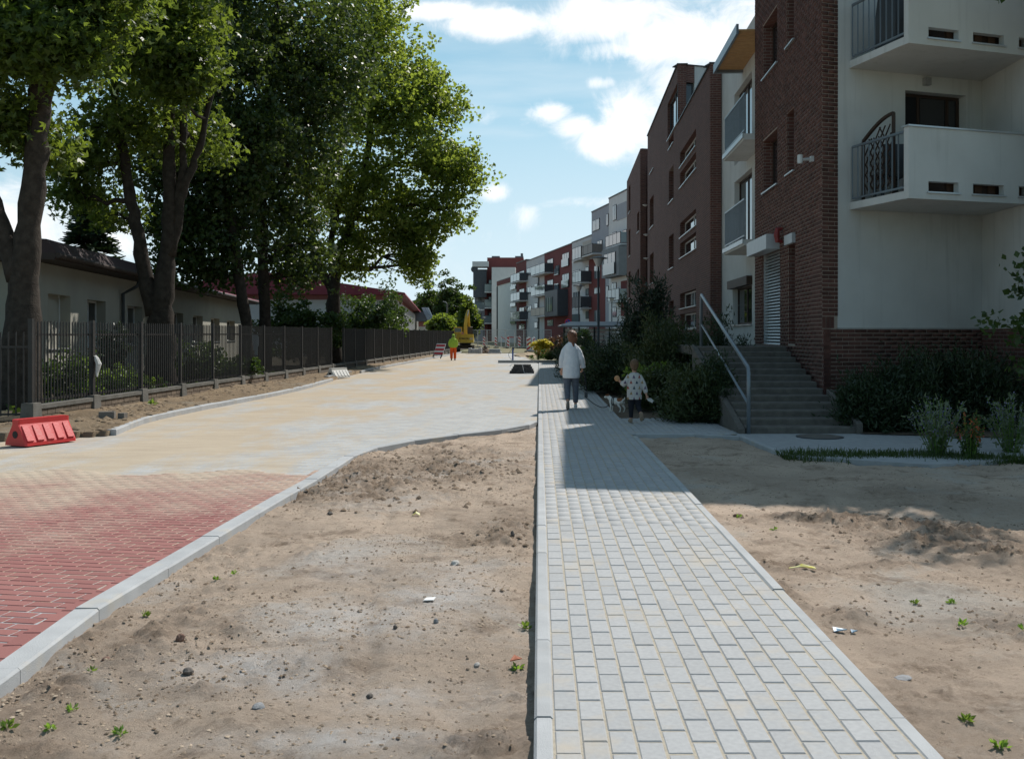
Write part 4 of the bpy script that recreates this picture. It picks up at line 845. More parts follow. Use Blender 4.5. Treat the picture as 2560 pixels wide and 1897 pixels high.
def fbalc(par, cc, x0, x1, y0, y1, depth=1.5, gm=GLASS2, n=3, side=None, d=0.0):
    """railing seen between y0 (top rail) and y1 (slab), glazed front panels"""
    (pa, ya), (pb, yb) = cc(x0, y0), cc(x1, y1); pc = pa; depth *= .7; frd = d + depth; s0, s1 = FF.s_at(pb), FF.s_at(pa); zf = FF.z_at(pc, yb); zt = max(zf + 1.0, FF.z_at(pc, ya))
    m = MB(); FF.box(m, s0, s1, d + .002, frd, zf - .15, zf); o = m.build('balcony', GREYW, par); w = (s1 - s0) / n
    for i in range(n): g = MB(); FF.box(g, s0 + i * w + .05, s0 + (i + 1) * w - .05, frd - .03, frd, zf + .08, zt - .05); g.build('glass_panel', gm, o)
    for sx in (s0 + .02, s1 - .05): g = MB(); FF.box(g, sx, sx + .03, d + .05, frd - .06, zf + .08, zt - .05); g.build('side_panel', side or gm, o)
    r = MB(); FF.box(r, s0, s1, frd - .05, frd + .012, zt - .05, zt); 
    for i in range(n + 1): FF.box(r, s0 + i * w - .03 if i else s0, s0 + i * w + .03 if i else s0 + .06, frd - .045, frd + .01, zf + .002, zt - .051)
    r.build('rail_frame', DGREY, o); return o
zf_ = lambda px, py: FF.z_at(px, py)
D2 = fblock('pale five storey flats with a grey boxed bay, touching the far brick block', 1572, 1522, zf_(1522, 498), PALE)
fwin(D2, cD, 335, 375, 195, 375); m = MB(); s0, s1 = FF.s_at(cD(488, 0)[0]), FF.s_at(cD(380, 0)[0]); FF.box(m, s0, s1, .001, .04, zf_(1555, 548), zf_(1555, 508)); m.build('grey_panel', BLUEG, D2)
fwin(D2, cD, 330, 375, 505, 600); fwin(D2, cD, 445, 495, 480, 620, (), gm=GLASS); fbalc(D2, cD, 325, 500, 560, 690, 1.0, n=4)
m = MB(); s0, s1 = FF.s_at(cD(510, 0)[0]), FF.s_at(cD(308, 0)[0]); FF.box(m, s0, s1, .002, .95, zf_(1527, 697), zf_(1527, 628)); m.build('boxed_bay', CLAD, D2); fwin(D2, cD, 345, 475, 745, 995, (.33, .66), d=.95, guard=1.1)
fwin(D2, cD, 325, 375, 1085, 1235); m = MB(); FF.box(m, FF.s_at(cD(500, 0)[0]), FF.s_at(cD(425, 0)[0]), .001, .03, zf_(1560, 790), zf_(1560, 702)); m.build('red_panel', REDW, D2); fbalc(D2, cD, 368, 500, 1170, 1305, 1.2, n=3); fwin(D2, cD, 335, 375, 1365, 1480)
D1 = fblock('blue grey five storey flats left of the pale ones, corner window under the roof', 1522, 1479, zf_(1479, 532), BLUEG)
fwin(D1, cD, 105, 182, 360, 490); fwin(D1, cD, 160, 212, 600, 690, (.5,))
for a, b in ((295, 435), (570, 710), (845, 985), (1120, 1260)): fwin(D1, cD, 262, 284, a, b, ())
m = MB(); FF.box(m, FF.s_at(cD(245, 0)[0]), FF.s_at(cD(60, 0)[0]), .001, .04, -.3, zf_(1495, 642)); m.build('red_panel', REDW, D1)
for a, b in ((885, 1040), (1140, 1215), (1400, 1530)): fwin(D1, cD, 125, 190, a, b, (.6,))
fbalc(D1, cD, 60, 218, 690, 795, 1.6, n=3, gm=pm('taupe_panel', (.26, .22, .20), None, 4, .5))
E = fblock('light grey four storey flats with three wide glazed balconies, left of the blue grey ones', 1479, 1430, zf_(1430, 608), GREYW)
m = MB(); FF.box(m, FF.s_at(cD(-2, 0)[0] + 19), FF.s_at(1457.2), .001, .03, zf_(1465, 629), zf_(1465, 603)); m.build('cream_panel', CREAM, E)
for a, b in ((95, 245), (335, 500), (580, 735), (830, 915)): fwin(E, c7, 1268, 1338, a, b, (.33, .66), guard=.9)
for a, b, g_ in ((100, 232, GLASS2), (365, 490, GLASS2), (640, 765, DARKP)): fbalc(E, c7, 1368, 1470, a, b, 1.7, n=3, gm=g_, side=DARKP)
for a, b in ((300, 420), (540, 620), (790, 880)): fwin(E, c7, 1405, 1440, a, b, ())
Fb = fblock('dark red four storey flats with a black bay window, middle of the far row', 1429.5, 1361, zf_(1429, 610), REDW)
for a, b in ((145, 295), (375, 530)): fwin(Fb, c7, 1147, 1220, a, b, (.33, .66), guard=.9)
for a, b in ((212, 360), (445, 570), (660, 790), (890, 960)): fwin(Fb, c7, 980, 1042, a, b, (.5,))
for a, b in ((285, 390), (505, 560)): fwin(Fb, c7, 1065, 1110, a, b, (.5,), guard=.8)
for a, b, g_ in ((305, 405), (530, 632), (765, 855)) and ((305, 405, GLASS2), (530, 632, GLASS2), (765, 855, CREAM)): fbalc(Fb, c7, 880, 1040, a, b, 1.6, n=3, gm=g_, side=DARKP)
m = MB(); FF.box(m, FF.s_at(c7(1205, 0)[0]), FF.s_at(c7(1060, 0)[0]), .002, 1.3, zf_(1400, 791), zf_(1400, 727)); m.build('black_bay', DARKP, Fb); fwin(Fb, c7, 1072, 1150, 640, 800, (.33, .66), d=1.3)
Gb = fblock('grey four storey flats with narrow upright windows, left of the dark red ones', 1361, 1316, zf_(1340, 645), GREYW)
fwin(Gb, c7, 752, 802, 310, 395, (.5,)); 
for a, b in ((520, 600), (730, 800)): fwin(Gb, c7, 760, 800, a, b, (.5,))
for a, b in ((280, 380), (485, 600), (700, 805), (910, 985)): fwin(Gb, c7, 836, 868, a, b, ()); 
m = MB(); FF.box(m, FF.s_at(c7(885, 0)[0]), FF.s_at(c7(877, 0)[0]), .002, .12, 0, zf_(1348, 690)); m.build('downpipe', DGREY, Gb)
Hb = fblock('narrow red flats with three stacked glazed balconies at the far bend', 1316, 1291, zf_(1303, 655), REDW)
for a, b in ((345, 400), (545, 610), (750, 810)): fwin(Hb, c7, 668, 720, a, b, (.5,))
fwin(Hb, c7, 662, 722, 935, 995, (.5,), gm=GLASS)
for a, b, g_ in ((395, 482, GLASS2), (600, 690, GLASS2), (805, 895, GLASS2)): fbalc(Hb, c7, 655, 760, a, b, 1.8, n=3, gm=g_, side=DARKP)
Ib = fblock('pale blank end wall with three small glazed window boxes and red roof edge', 1291, 1243, zf_(1243, 705), PALE, name='wall')
m = MB(); FF.box(m, FF.s_at(1291) + .02, FF.s_at(1243), -.2, .09, zf_(1243, 705) - .7, zf_(1243, 705) - .02); m.build('red_eave', REDW, Ib)
for a, b in ((460, 550), (655, 740), (850, 935)): fwin(Ib, c7, 572, 628, a, b, (.33, .66), guard=.5)
m = MB(); FF.box(m, FF.s_at(1244.5), FF.s_at(1243) , .002, .14, 0, zf_(1243, 705) - .8); m.build('downpipe', DGREY, Ib)
# J: block turned across the end of the row
J = thing('apartment_building', 'tall red and black block closing the far end, with roof vents', 'building')
YJ = 178.0; xj = lambda px: XZ(px, YJ); zj = lambda py: H - (py - CY) * YJ / F
MB().box(xj(1218), xj(1309), YJ, YJ + 14, -.3, zj(644)).build('red_wall', REDW, J)
MB().box(xj(1185), xj(1218) - .01, YJ + 1.5, YJ + 14, -.3, zj(672)).build('side_wall', BLUEG, J)
MB().box(xj(1212), xj(1219), YJ - .6, YJ + 1.48, -.3, zj(680)).build('stair_wall', REDW, J)
MB().box(xj(1232), xj(1290), YJ - 4, YJ - .01, -.3, zj(672)).build('grey_annex', GREYW, J)
MB().box(xj(1184), xj(1217), YJ - 1.2, YJ + 1.49, zj(744), zj(678)).build('black_bay', DARKP, J)
MB().box(xj(1182), xj(1222), YJ - 1.4, YJ + 3, zj(668), zj(655)).build('roof_canopy', GREYW, J)
MB().box(xj(1228), xj(1248), YJ + 2, YJ + 4, zj(644) + .002, zj(638)).build('roof_vent', CLAD, J); MB().box(xj(1287), xj(1308), YJ + 2, YJ + 4, zj(644) + .002, zj(638)).build('roof_vent', CLAD, J); MB().box(xj(1301), xj(1307), YJ + 2.1, YJ + 3.8, zj(638) + .002, zj(631)).build('chimney', CLAD, J)
m = MB(); m.tube([(xj(1187), YJ - 1.0, zj(674)), (xj(1187), YJ - 1.2, zj(674))], [.65, .2], 14); m.build('satellite_dish', DARKP, J)
def jbalc(p0, p1, py0, py1, dark=False):
    z0, z1 = zj(py1), zj(py0); o = MB().box(xj(p0), xj(p1), YJ - 2.2, YJ - .62, z0 - .22, z0).build('balcony', GREYW, J)
    MB().box(xj(p0) + .02, xj(p1) - .02, YJ - 2.18, YJ - 2.13, z0 + .05, z1).build('glass_panel', DARKP if dark else GLASS2, o)
    MB().box(xj(p0), xj(p1), YJ - 2.21, YJ - 2.12, z1 + .002, z1 + .08).build('rail', DGREY, o)
for p0, p1, y0, y1 in ((1213, 1233, 712, 730), (1213, 1233, 750, 769), (1213, 1236, 790, 807), (1190, 1212, 756, 774), (1191, 1212, 795, 810)): jbalc(p0, p1, y0, y1)
for py0, py1 in ((700, 728), (742, 768), (782, 806)):
    for p0, p1 in ((1222, 1230), (1195, 1202)):
        w_ = MB().box(xj(p0), xj(p1), YJ - .66 if p0 > 1212 else YJ + 1.44, YJ - .6 if p0 > 1212 else YJ + 1.499, zj(py1), zj(py0)).build('window', DGREY, J); MB().box(xj(p0) + .08, xj(p1) - .08, (YJ - .69) if p0 > 1212 else YJ + 1.41, (YJ - .662) if p0 > 1212 else YJ + 1.438, zj(py1) + .08, zj(py0) - .08).build('pane', GLASS2, w_)

# ---- refuse shelter with flat roof, behind the hedge
RS = thing('refuse_shelter', 'low shelter with a flat pale roof and slatted front behind the hedge', 'shelter')
Ys = 62.0; x0, x1 = XZ(1410, Ys), XZ(1562, Ys); zr = H - (818 - CY) * Ys / F
MB().hexa([(x0 - .4, Ys - .5, zr), (x1 + .3, Ys - .5, zr), (x1 + .3, Ys + 3, zr + .3), (x0 + .5, Ys + 3, zr + .3), (x0 - .4, Ys - .5, zr + .1), (x1 + .3, Ys - .5, zr + .1), (x1 + .3, Ys + 3, zr + .4), (x0 + .5, Ys + 3, zr + .4)]).build('roof', CLAD, RS)
for i in range(5):
    xx = x0 + (x1 - x0) * i / 4; MB().box(xx - .05, xx + .05, Ys, Ys + .1, 0, zr).build('post', DGREY, RS)
for k in range(7):
    MB().box(x0 + .06, x1 - .06, Ys + .101, Ys + .13, .15 + k * .26, .15 + k * .26 + .22).build('slat', PALE, RS)

# ------------------------------------------------------------------ left: low buildings behind the fence
CRW = pm('cream_wall', (.36, .345, .29), (.31, .295, .25), .8, .9, .2, 50, c3=(.36, .35, .30), s3=.7, t3=(.55, .75), amt3=.5); ROOFD = pm('dark_roof', (.055, .032, .034), (.04, .025, .027), 3, .6); ROOFR = pm('red_roof', (.27, .05, .075), (.22, .042, .06), 2, .5); FASC = pm('brown_fascia', (.05, .035, .030), None, 4, .6)
LB_ = thing('low_building', 'long single storey cream building with dark eaves behind the iron fence', 'building')
y0 = 25.0; Lo = (XZ(97.6, y0), y0); FLB = Fr(Lo, (-.152, 1.0), True)
HW = FLB.z_at(97.6, 657); sE = FLB.s_at(620); sM = FLB.s_at(310)
ops = []
for a, b in ((120, 176), (218, 264), (318, 356), (434, 458), (482, 507), (527, 549), (567, 587)):
    s0, s1 = FLB.s_at(a), FLB.s_at(b); ops.append((s0, s1, HW - 2.25, FLB.z_at((a + b) / 2, 737 + (a - 120) * .145)))
m = MB(); wall_grid(m, FLB, -.0, sE, -.2, HW + .02, ops, -.34, 0); m.build('wall', CRW, LB_)
m = MB(); q0 = FLB.xy(0, -.005); q1 = FLB.xy(3.0, -.36); m.prism([(q0.x - .02, q0.y), (q1.x, q1.y), (q0.x - 8, q0.y + 3), (q0.x - 8, q0.y - 1.2)], -.2, HW + .015).build('end_wall', CRW, LB_)
for o in ops: window(LB_, FLB, *o, d=-.28, cols=(.55,), fm=WHF)
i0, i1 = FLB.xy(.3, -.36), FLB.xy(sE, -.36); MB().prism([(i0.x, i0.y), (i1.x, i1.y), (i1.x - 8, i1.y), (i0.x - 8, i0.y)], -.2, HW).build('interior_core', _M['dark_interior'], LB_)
m = MB(); FLB.box(m, -.8, sM, -8, .65, HW + .04, HW + .2); m.build('eaves', FASC, LB_)
m = MB(); m.hexa([FLB.pt(-.8, .68, HW + .2), FLB.pt(sM, .68, HW + .2), FLB.pt(sM, -8, HW + .2), FLB.pt(-.8, -8, HW + .2), FLB.pt(-.8, .45, HW + .55), FLB.pt(sM, .45, HW + .55), FLB.pt(sM, -8, HW + 1.0), FLB.pt(-.8, -8, HW + 1.0)]); m.build('roof', ROOFD, LB_)
m = MB(); FLB.box(m, sM, sE + 1, -8, .65, HW + .04, HW + .18); m.build('eaves', FASC, LB_)
m = MB(); m.hexa([FLB.pt(sM, .66, HW + .185), FLB.pt(sE + 1, .66, HW + .185), FLB.pt(sE + 1, -8, HW + .185), FLB.pt(sM, -8, HW + .185), FLB.pt(sM, .6, HW + .26), FLB.pt(sE + 1, .6, HW + .26), FLB.pt(sE + 1, -6, HW + 1.2), FLB.pt(sM, -6, HW + 1.2)]); m.build('red_roof', ROOFR, LB_)
g = MB(); a_, b_ = FLB.pt(-.8, .72, HW + .14), FLB.pt(sE, .72, HW + .12); g.tube([a_, b_], .075, 8); g.build('gutter', FASC, LB_)
sP = FLB.s_at(300); g = MB(); g.tube([FLB.pt(sP, .7, HW + .1), FLB.pt(sP, .55, HW - .25), FLB.pt(sP, .1, HW - .5), FLB.pt(sP, .1, 0)], .06, 8); g.build('downpipe', DGREY, LB_)
for px in (478, 562):
    s_ = FLB.s_at(px); p = FLB.xy(s_, -3.2); MB().lathe([(.14, 0), (.14, .35), (.2, .38), (.2, .5), (.03, .6)], 10, (p.x, p.y, HW + .75)).build('roof_vent', CLAD, LB_)
# hall with red roof further on
HL = thing('hall', 'pale hall with pilastered side and dull red roof behind the trees', 'building')
p1, p2 = P(983, 738, 69.5), P(1045, 801, 150); Fh = Fr((p1.x, p1.y), (p2.x - p1.x, p2.y - p1.y), True); Lh = math.hypot(p2.x - p1.x, p2.y - p1.y); HH = p1.z
PINK = pm('pink_band', (.45, .20, .20), (.40, .18, .18), 2, .8)
m = MB(); Fh.box(m, 0, Lh, -18, 0, -.2, HH - .35); m.build('wall', PALE, HL)
m = MB(); Fh.box(m, .01, Lh, -18, .06, HH - .348, HH); m.build('pink_band', PINK, HL)
for i in range(24):
    s_ = 1 + i * (Lh - 2) / 23; m = MB(); Fh.box(m, s_ - .3, s_ + .3, .002, .35, -.2, HH - .40); m.build('pilaster', PALE, HL)
    if i < 23: s2 = s_ + (Lh - 2) / 46; m = MB(); Fh.box(m, s2 - .9, s2 + .9, .002, .05, .8, HH - .9); w_ = m.build('window', DGREY, HL); m = MB(); Fh.box(m, s2 - .8, s2 + .8, .05, .07, .9, HH - 1.0); m.build('pane', GLASS, w_)
zr_ = HH + 1.6
m = MB(); m.hexa([Fh.pt(-.8, .9, HH + .003), Fh.pt(Lh, .9, HH + .003), Fh.pt(Lh, -19, HH + .003), Fh.pt(-.8, -19, HH + .003), Fh.pt(-.8, .85, HH + .16), Fh.pt(Lh, .85, HH + .16), Fh.pt(Lh, -9, zr_), Fh.pt(-.8, -9, zr_)]); m.build('roof', ROOFR, HL)
p = Fh.xy(4, -6); MB().cbox((p.x, p.y, zr_ - .1), 2.2, 3.0, .5).build('skylight', SILL, HL)
# small house with solar panels
HS = thing('house', 'small far house with tilted solar panels on its roof', 'house'); Yh = 120.0; xh = lambda px: XZ(px, Yh); zh = lambda py: H - (py - CY) * Yh / F
MB().box(xh(1046), xh(1079), Yh, Yh + 7, -.2, zh(806)).build('wall', PALE, HS); MB().box(xh(1046) - .002, xh(1079) + .02, Yh - .03, Yh + .2, zh(816), zh(804)).build('pink_band', PINK, HS)
MB().hexa([(xh(1040), Yh - .5, zh(803)), (xh(1080), Yh - .5, zh(803)), (xh(1080), Yh + 7, zh(803)), (xh(1040), Yh + 7, zh(803)), (xh(1030), Yh, zh(780)), (xh(1060), Yh, zh(780)), (xh(1060), Yh + 7, zh(780)), (xh(1030), Yh + 7, zh(780))]).build('roof', CLAD, HS)
pv = pm('solar_panel', (.35, .42, .50), (.30, .38, .46), 2, .15, spec=.8)
for k in range(2):
    u0, u1 = k / 2 + .02, k / 2 + .48; a = lambda u, v: (xh(1049 + 14 * v) + (xh(1080) - xh(1063)) * u + .3, Yh - .6 + .0 * v - (1 - v) * .0, zh(800) + (zh(769) - zh(800)) * (1 - v))
    n0, n1, n2, n3 = a(u0, 1), a(u1, 1), a(u1, 0), a(u0, 0); MB().add([n0, n1, n2, n3, *[(x, y + .6, z) for x, y, z in (n0, n1, n2, n3)]], [(0, 1, 2, 3), (7, 6, 5, 4), (0, 4, 5, 1), (1, 5, 6, 2), (2, 6, 7, 3), (3, 7, 4, 0)]).build('solar_panel', pv, HS)

# ------------------------------------------------------------------ iron fence on its brick base
IRON = pm('fence_iron', (.036, .034, .033), (.026, .025, .024), 8, .5, spec=.4); BBLK = pm('base_brick', (.20, .155, .115), (.13, .10, .075), 8, .9, .4, 60, isl=.2)
FE = thing('iron_fence', 'long dark iron bar fence on a low brick base along the street', 'fence')
FFn = Fr((fx(17.34), 17.34), (.02375, 1.0), True); SP = 2.25; NB = 30; GATE = 10
zb0, zb1_, zt_ = .10, .30, 1.81
postm = MB().box(-.04, .04, -.04, .04, zb1_ - .05, zt_ + .06); postme = postm.mesh('post', IRON); fang = math.atan2(1.0, .02375) - math.pi / 2
basem = MB().hexa([(-.13, -.16, -.1), (.13, -.16, -.1), (.13, .16, -.1), (-.13, .16, -.1), (-.11, -.13, zb1_ + .05), (.11, -.13, zb1_ + .05), (.11, .13, zb1_ + .05), (-.11, .13, zb1_ + .05)]); baseme = basem.mesh('post_footing', CONC_D)
barm = MB(); barm.hexa([(-.011, -.009, zb1_ + .02), (.011, -.009, zb1_ + .02), (.011, .009, zb1_ + .02), (-.011, .009, zb1_ + .02), (-.011, -.009, zt_), (.011, -.009, zt_ + .03), (.011, .009, zt_ + .03), (-.011, .009, zt_)]); barme = barm.mesh('bar', IRON)
nbar = 20; count = 0; farb = MB()
for i in range(NB + 1):
    p = FFn.xy(i * SP); place('post', postme, FE, loc=(p.x, p.y, 0), rz=fang); place('post_footing', baseme, FE, loc=(p.x, p.y, 0), rz=fang)
    if i == NB: break
    back = -1.0 if i == GATE else 0.0
    m = MB(); FFn.box(m, i * SP + .045, (i + 1) * SP - .045, back - .05, back - .03, zb1_ + .05, zb1_ + .10); m.build('rail', IRON, FE); m = MB(); FFn.box(m, i * SP + .045, (i + 1) * SP - .045, back - .05, back - .03, zt_ - .25, zt_ - .21); m.build('rail', IRON, FE)
    m = MB(); FFn.box(m, i * SP + .12, (i + 1) * SP - .12, -.10, .10, zb1_ - .07, zb1_ + .005); m.build('base_coping', CONC_D, FE)
    m = MB(); FFn.box(m, i * SP + .12, (i + 1) * SP - .12, -.075, .062, -.1, zb1_ - .072); bw = m.build('base_wall', pm('base_mortar', (.16, .14, .12), None, 9, .95), FE)
    if i < 9:
        for r in range(3):
            k0 = i * SP + .125 - (.14 if r % 2 else 0); k = 0
            while True:
                a = max(k0 + k * .285, i * SP + .125); b = min(k0 + k * .285 + .272, (i + 1) * SP - .125); k += 1
                if a > (i + 1) * SP - .2: break
                if b - a < .05: continue
                z0 = .225 - (r + 1) * .115 + .0; m = MB(); FFn.box(m, a, b, .062, .078 + random.uniform(-.004, .004), z0 + .006, z0 + .108); m.build('brick', BBLK, bw)
    for k in range(1, nbar):
        p = FFn.xy(i * SP + k * SP / nbar, back)
        if count < 170: place('bar', barme, FE, loc=(p.x, p.y, 0), rz=fang); count += 1
        else: farb.add([(p.x + v[0], p.y + v[1], v[2]) for v in barm.v], barm.f)
farb.build('bar_row', IRON, FE, kind='stuff')
# fence running off to the left from the corner post
FS = thing('iron_fence', 'short return of the iron bar fence going left from the corner post', 'fence')
for k in range(1, 34):
    p = Vector((fx(17.34), 17.34)) + Vector((-.98, -.22)) * (k * .125); place('bar', barme, FS, loc=(p.x, p.y, -.2), rz=.2)
p = Vector((fx(17.34), 17.34)); q2 = p + Vector((-.98, -.22)) * 4.3
for z in (.15, 1.36): m = MB(); m.bar((p.x - .05, p.y, z), (q2.x, q2.y, z), .035); m.build('rail', IRON, FS)
m = MB(); m.bar((q2.x, q2.y, -.2), (q2.x, q2.y, 1.7), .08); m.build('post', IRON, FS)
p = FFn.xy(SP, .06); m = MB(); m.tube([(p.x, p.y, 1.15), (p.x + .02, p.y + .02, 1.08), (p.x + .05, p.y + .05, .98), (p.x + .03, p.y + .02, .8), (p.x + .04, p.y, .72)], [(.02, .03), (.05, .06), (.05, .08), (.03, .04), (.015, .02)], 7); m.build('rag', WHITE, label='white rag tied to the second fence post', cat='rag')
# ------------------------------------------------------------------ vegetation
BARK = pm('bark', (.052, .043, .035), (.026, .021, .017), 7, .95, .9, 26, spec=.15); BARK2 = pm('bark_grey', (.068, .056, .046), (.036, .029, .024), 7, .95, .9, 26, spec=.15)
MAPLE = leafmat('maple_leaf', (.036, .066, .016), (.072, .108, .022), .40, (.28, .37, .04)); MAPLE_S = leafmat('maple_leaf_sunlit', (.058, .094, .022), (.105, .145, .032), .48, (.36, .45, .055)); MAPLE_D = leafmat('maple_leaf_dark', (.022, .043, .014), (.042, .070, .018), .30, (.14, .20, .03))  # lighter copy puts the broad crown's sunlit tone into its leaf colour
LINDEN = leafmat('linden_leaf', (.035, .062, .018), (.06, .095, .024), .3); SPRUCE = leafmat('spruce_needle', (.022, .045, .022), (.035, .062, .030), .15)
JUNI = leafmat('juniper', (.018, .034, .016), (.032, .052, .022), .12); SHRUB = leafmat('shrub_leaf', (.03, .055, .018), (.055, .09, .025), .3); BRIGHT = leafmat('bright_leaf', (.07, .13, .03), (.13, .19, .05), .4)
GOLD = leafmat('golden_leaf', (.34, .28, .03), (.55, .45, .05), .4, (.7, .6, .08)); GREENP = leafmat('weed_leaf', (.10, .18, .04), (.16, .26, .06), .4)
KITE_V = [(0, -.5, 0), (.42, .05, .09), (0, .6, -.02), (-.42, .05, .09)]; KITE_F = [(0, 1, 2, 3)]
MAP_V = [(0, -.35, 0), (.16, .1, .04), (0, .62, -.05), (-.16, .1, .04), (.34, -.06, .05), (.56, .30, -.04), (.13, .12, .03), (-.34, -.06, .05), (-.56, .30, -.04), (-.13, .12, .03)]
MAP_F = [(0, 1, 2, 3), (0, 4, 5, 6), (0, 9, 8, 7)]
NEED_V = [(-.09, 0, 0), (.09, 0, 0), (.03, 1, .08), (-.03, 1, .08)]; NEED_F = [(0, 1, 2, 3)]
def rand_rot(n, rs, up=.6):
    nv = rs.normal(size=(n, 3)); nv /= np.linalg.norm(nv, axis=1)[:, None]; nv[:, 2] = nv[:, 2] + up; nv /= np.linalg.norm(nv, axis=1)[:, None]
    t = rs.normal(size=(n, 3)); t -= nv * (t * nv).sum(1)[:, None]; t /= np.linalg.norm(t, axis=1)[:, None]; b = np.cross(nv, t)
    return np.stack([b, t, nv], axis=2)
def dir_rot(d, rs):
    d = d / np.linalg.norm(d, axis=1)[:, None]; t = rs.normal(size=d.shape); t -= d * (t * d).sum(1)[:, None]; t /= np.linalg.norm(t, axis=1)[:, None]
    return np.stack([t, d, np.cross(t, d)], axis=2)
def clusters_in(ell, n, rs, shell=.55):
    """n cluster centres in an ellipsoid, more of them near its skin"""
    v = rs.normal(size=(n, 3)); v /= np.linalg.norm(v, axis=1)[:, None]; r = rs.rand(n) ** shell * (1 + .20 * rs.normal(size=n)); r = np.clip(r, 0, 1.3)
    return np.array(ell[:3]) + v * r[:, None] * np.array(ell[3:6])
def leaf_cloud(cent, crad, per, size, tmpl, rs, up=.5, flat=.62):
    k = len(cent); n = k * per; c = np.repeat(cent, per, 0); cr = np.repeat(crad, per)
    v = rs.normal(size=(n, 3)); v /= np.linalg.norm(v, axis=1)[:, None]; v *= (rs.rand(n) ** .45 * cr)[:, None]; v[:, 2] *= flat
    s = size * rs.uniform(.65, 1.25, n); return batch(tmpl[0], tmpl[1], c + v, rand_rot(n, rs, up), np.c_[s, s, s])
def wobble(a, b, n, amp, rs):
    a = Vector(a); b = Vector(b); out = [a + (b - a) * (i / n) for i in range(n + 1)]
    for i in range(1, n): out[i] = out[i] + Vector(rs.normal(size=3) * amp)
    return out
def tree(name, label, base, stems, ells, leafm, barkm, per=70, crad=(.55, .95), lsize=.17, tmpl='kite', seed=1, dens=1.0, group=None, twig=9, cat='tree', up=.5, ragged=0.0):
    """stems: lists of (x, y, z, r) in world space, first one is the trunk; ells: (x, y, z, rx, ry, rz, n clusters)"""
    rs = np.random.RandomState(seed); T = thing(name, label, cat, (base[0], base[1], base[2]), group=group); off = Vector(base)
    m = MB(); nodes = []
    for st in stems:
        pts = [Vector(p[:3]) - off for p in st]; fine = []; rr = []
        for i in range(len(pts) - 1):
            for k in range(4):
                t = k / 4; fine.append(pts[i].lerp(pts[i + 1], t) + (Vector(rs.normal(size=3) * .02) if (i or k) else Vector())); rr.append((st[i][3] * (1 - t) + st[i + 1][3] * t) * (1 + .06 * rs.normal()))
        fine.append(pts[-1]); rr.append(st[-1][3]); m.tube(fine, rr, 12); nodes += list(zip(fine, rr))
    m.build('trunk', barkm, T, smooth=True)
    V = []; Q = []; nv = 0; lm = MB(); tw = MB()
    for e in ells:
        el = [e[0] - off.x, e[1] - off.y, e[2] - off.z, e[3], e[4], e[5]]; c = Vector(el[:3])
        cand = [nd for nd in nodes if nd[0].z < c.z + .5] or nodes; nd = min(cand, key=lambda q_: (q_[0] - c).length + abs(q_[0].z - (c.z - .5 * (q_[0] - c).length)) * .3)
        pts = wobble(nd[0], c, 5, .12 * (c - nd[0]).length / 3, rs); r0 = min(nd[1] * .6, .03 + .025 * (c - nd[0]).length); lm.tube(pts, [r0 * (1 - .75 * i / 5) + .008 for i in range(6)], 7)
        n = int(e[6] * dens); cc = clusters_in(el, n, rs); rad = rs.uniform(crad[0], crad[1], n)
        for k in range(min(twig, n)):
            src = pts[rs.randint(2, 6)]; pp = wobble(src, cc[k], 4, .10 * (Vector(cc[k]) - src).length / 3, rs); tw.tube(pp, [.03, .022, .016, .012, .006], 5, False)
        TM = (MAP_V, MAP_F) if tmpl == 'maple' else (KITE_V, KITE_F)
        v, f = leaf_cloud(cc, rad, per, lsize, TM, rs, up); V.append(v); Q.append(f + nv); nv += len(v)
        if ragged:      # loose sprays standing out of the crown's skin
            k = int(n * ragged); sv = rs.normal(size=(k, 3)); sv /= np.linalg.norm(sv, axis=1)[:, None]; sc_ = np.array(el[:3]) + sv * rs.uniform(.92, 1.28, k)[:, None] * np.array(el[3:6])
            v, f = leaf_cloud(sc_, rs.uniform(.16, .42, k), 14, lsize, TM, rs, up, .8); V.append(v); Q.append(f + nv); nv += len(v)
    lm.build('limb', barkm, T, smooth=True, kind='stuff'); tw.build('twig', barkm, T, kind='stuff')
    place('crown', np_mesh('crown', np.concatenate(V), np.concatenate(Q), leafm), T, kind='stuff'); return T
def E(px, py, Y, rx, rz, n, ry=None, dY=0.0):       # crown lobe from its place in the street view at depth Y (radii in photo px)
    k = Y / F; p = P(px, py, Y); return (p.x, Y + dY, p.z, rx * k, (ry if ry else (rx + rz) / 2 * k * 1.0), rz * k, n)
def S(Y, *pts): return [(*P(px, py, Y), r) for (px, py, r) in pts]

# five street trees behind the fence
Y1 = 20.0
tree('maple_tree', 'nearest maple at the left edge with a thick forked bare trunk', (XZ(40, Y1), Y1, 0.0),
     [[(XZ(52, Y1), Y1, -.1, 0.442), *S(Y1, (55, 830, .336), (60, 700, .288), (75, 560, .240), (92, 380, .216), (100, 240, .208), (112, 100, .160), (120, -120, .096))],
      S(Y1, (48, 700, .240), (12, 590, .176), (-25, 480, .152), (-60, 250, .112)), S(Y1, (95, 330, .112), (150, 150, .072), (210, 20, .040))],
     [E(60, 10, Y1, 210, 130, 95), E(200, 150, Y1, 95, 85, 42, dY=-1), E(30, 130, Y1, 140, 100, 46, dY=-1.2), E(-30, 300, Y1, 110, 80, 34), E(60, 340, Y1, 60, 50, 10, dY=1), E(260, 20, Y1, 110, 100, 36, dY=-.5), E(50, -250, Y1, 320, 190, 80), E(-150, 80, Y1, 150, 160, 40)],
     MAPLE, BARK2, 50, (.45, 1.15), .17, 'maple', 11, dens=1.15, ragged=1.0)
Y2 = 27.5
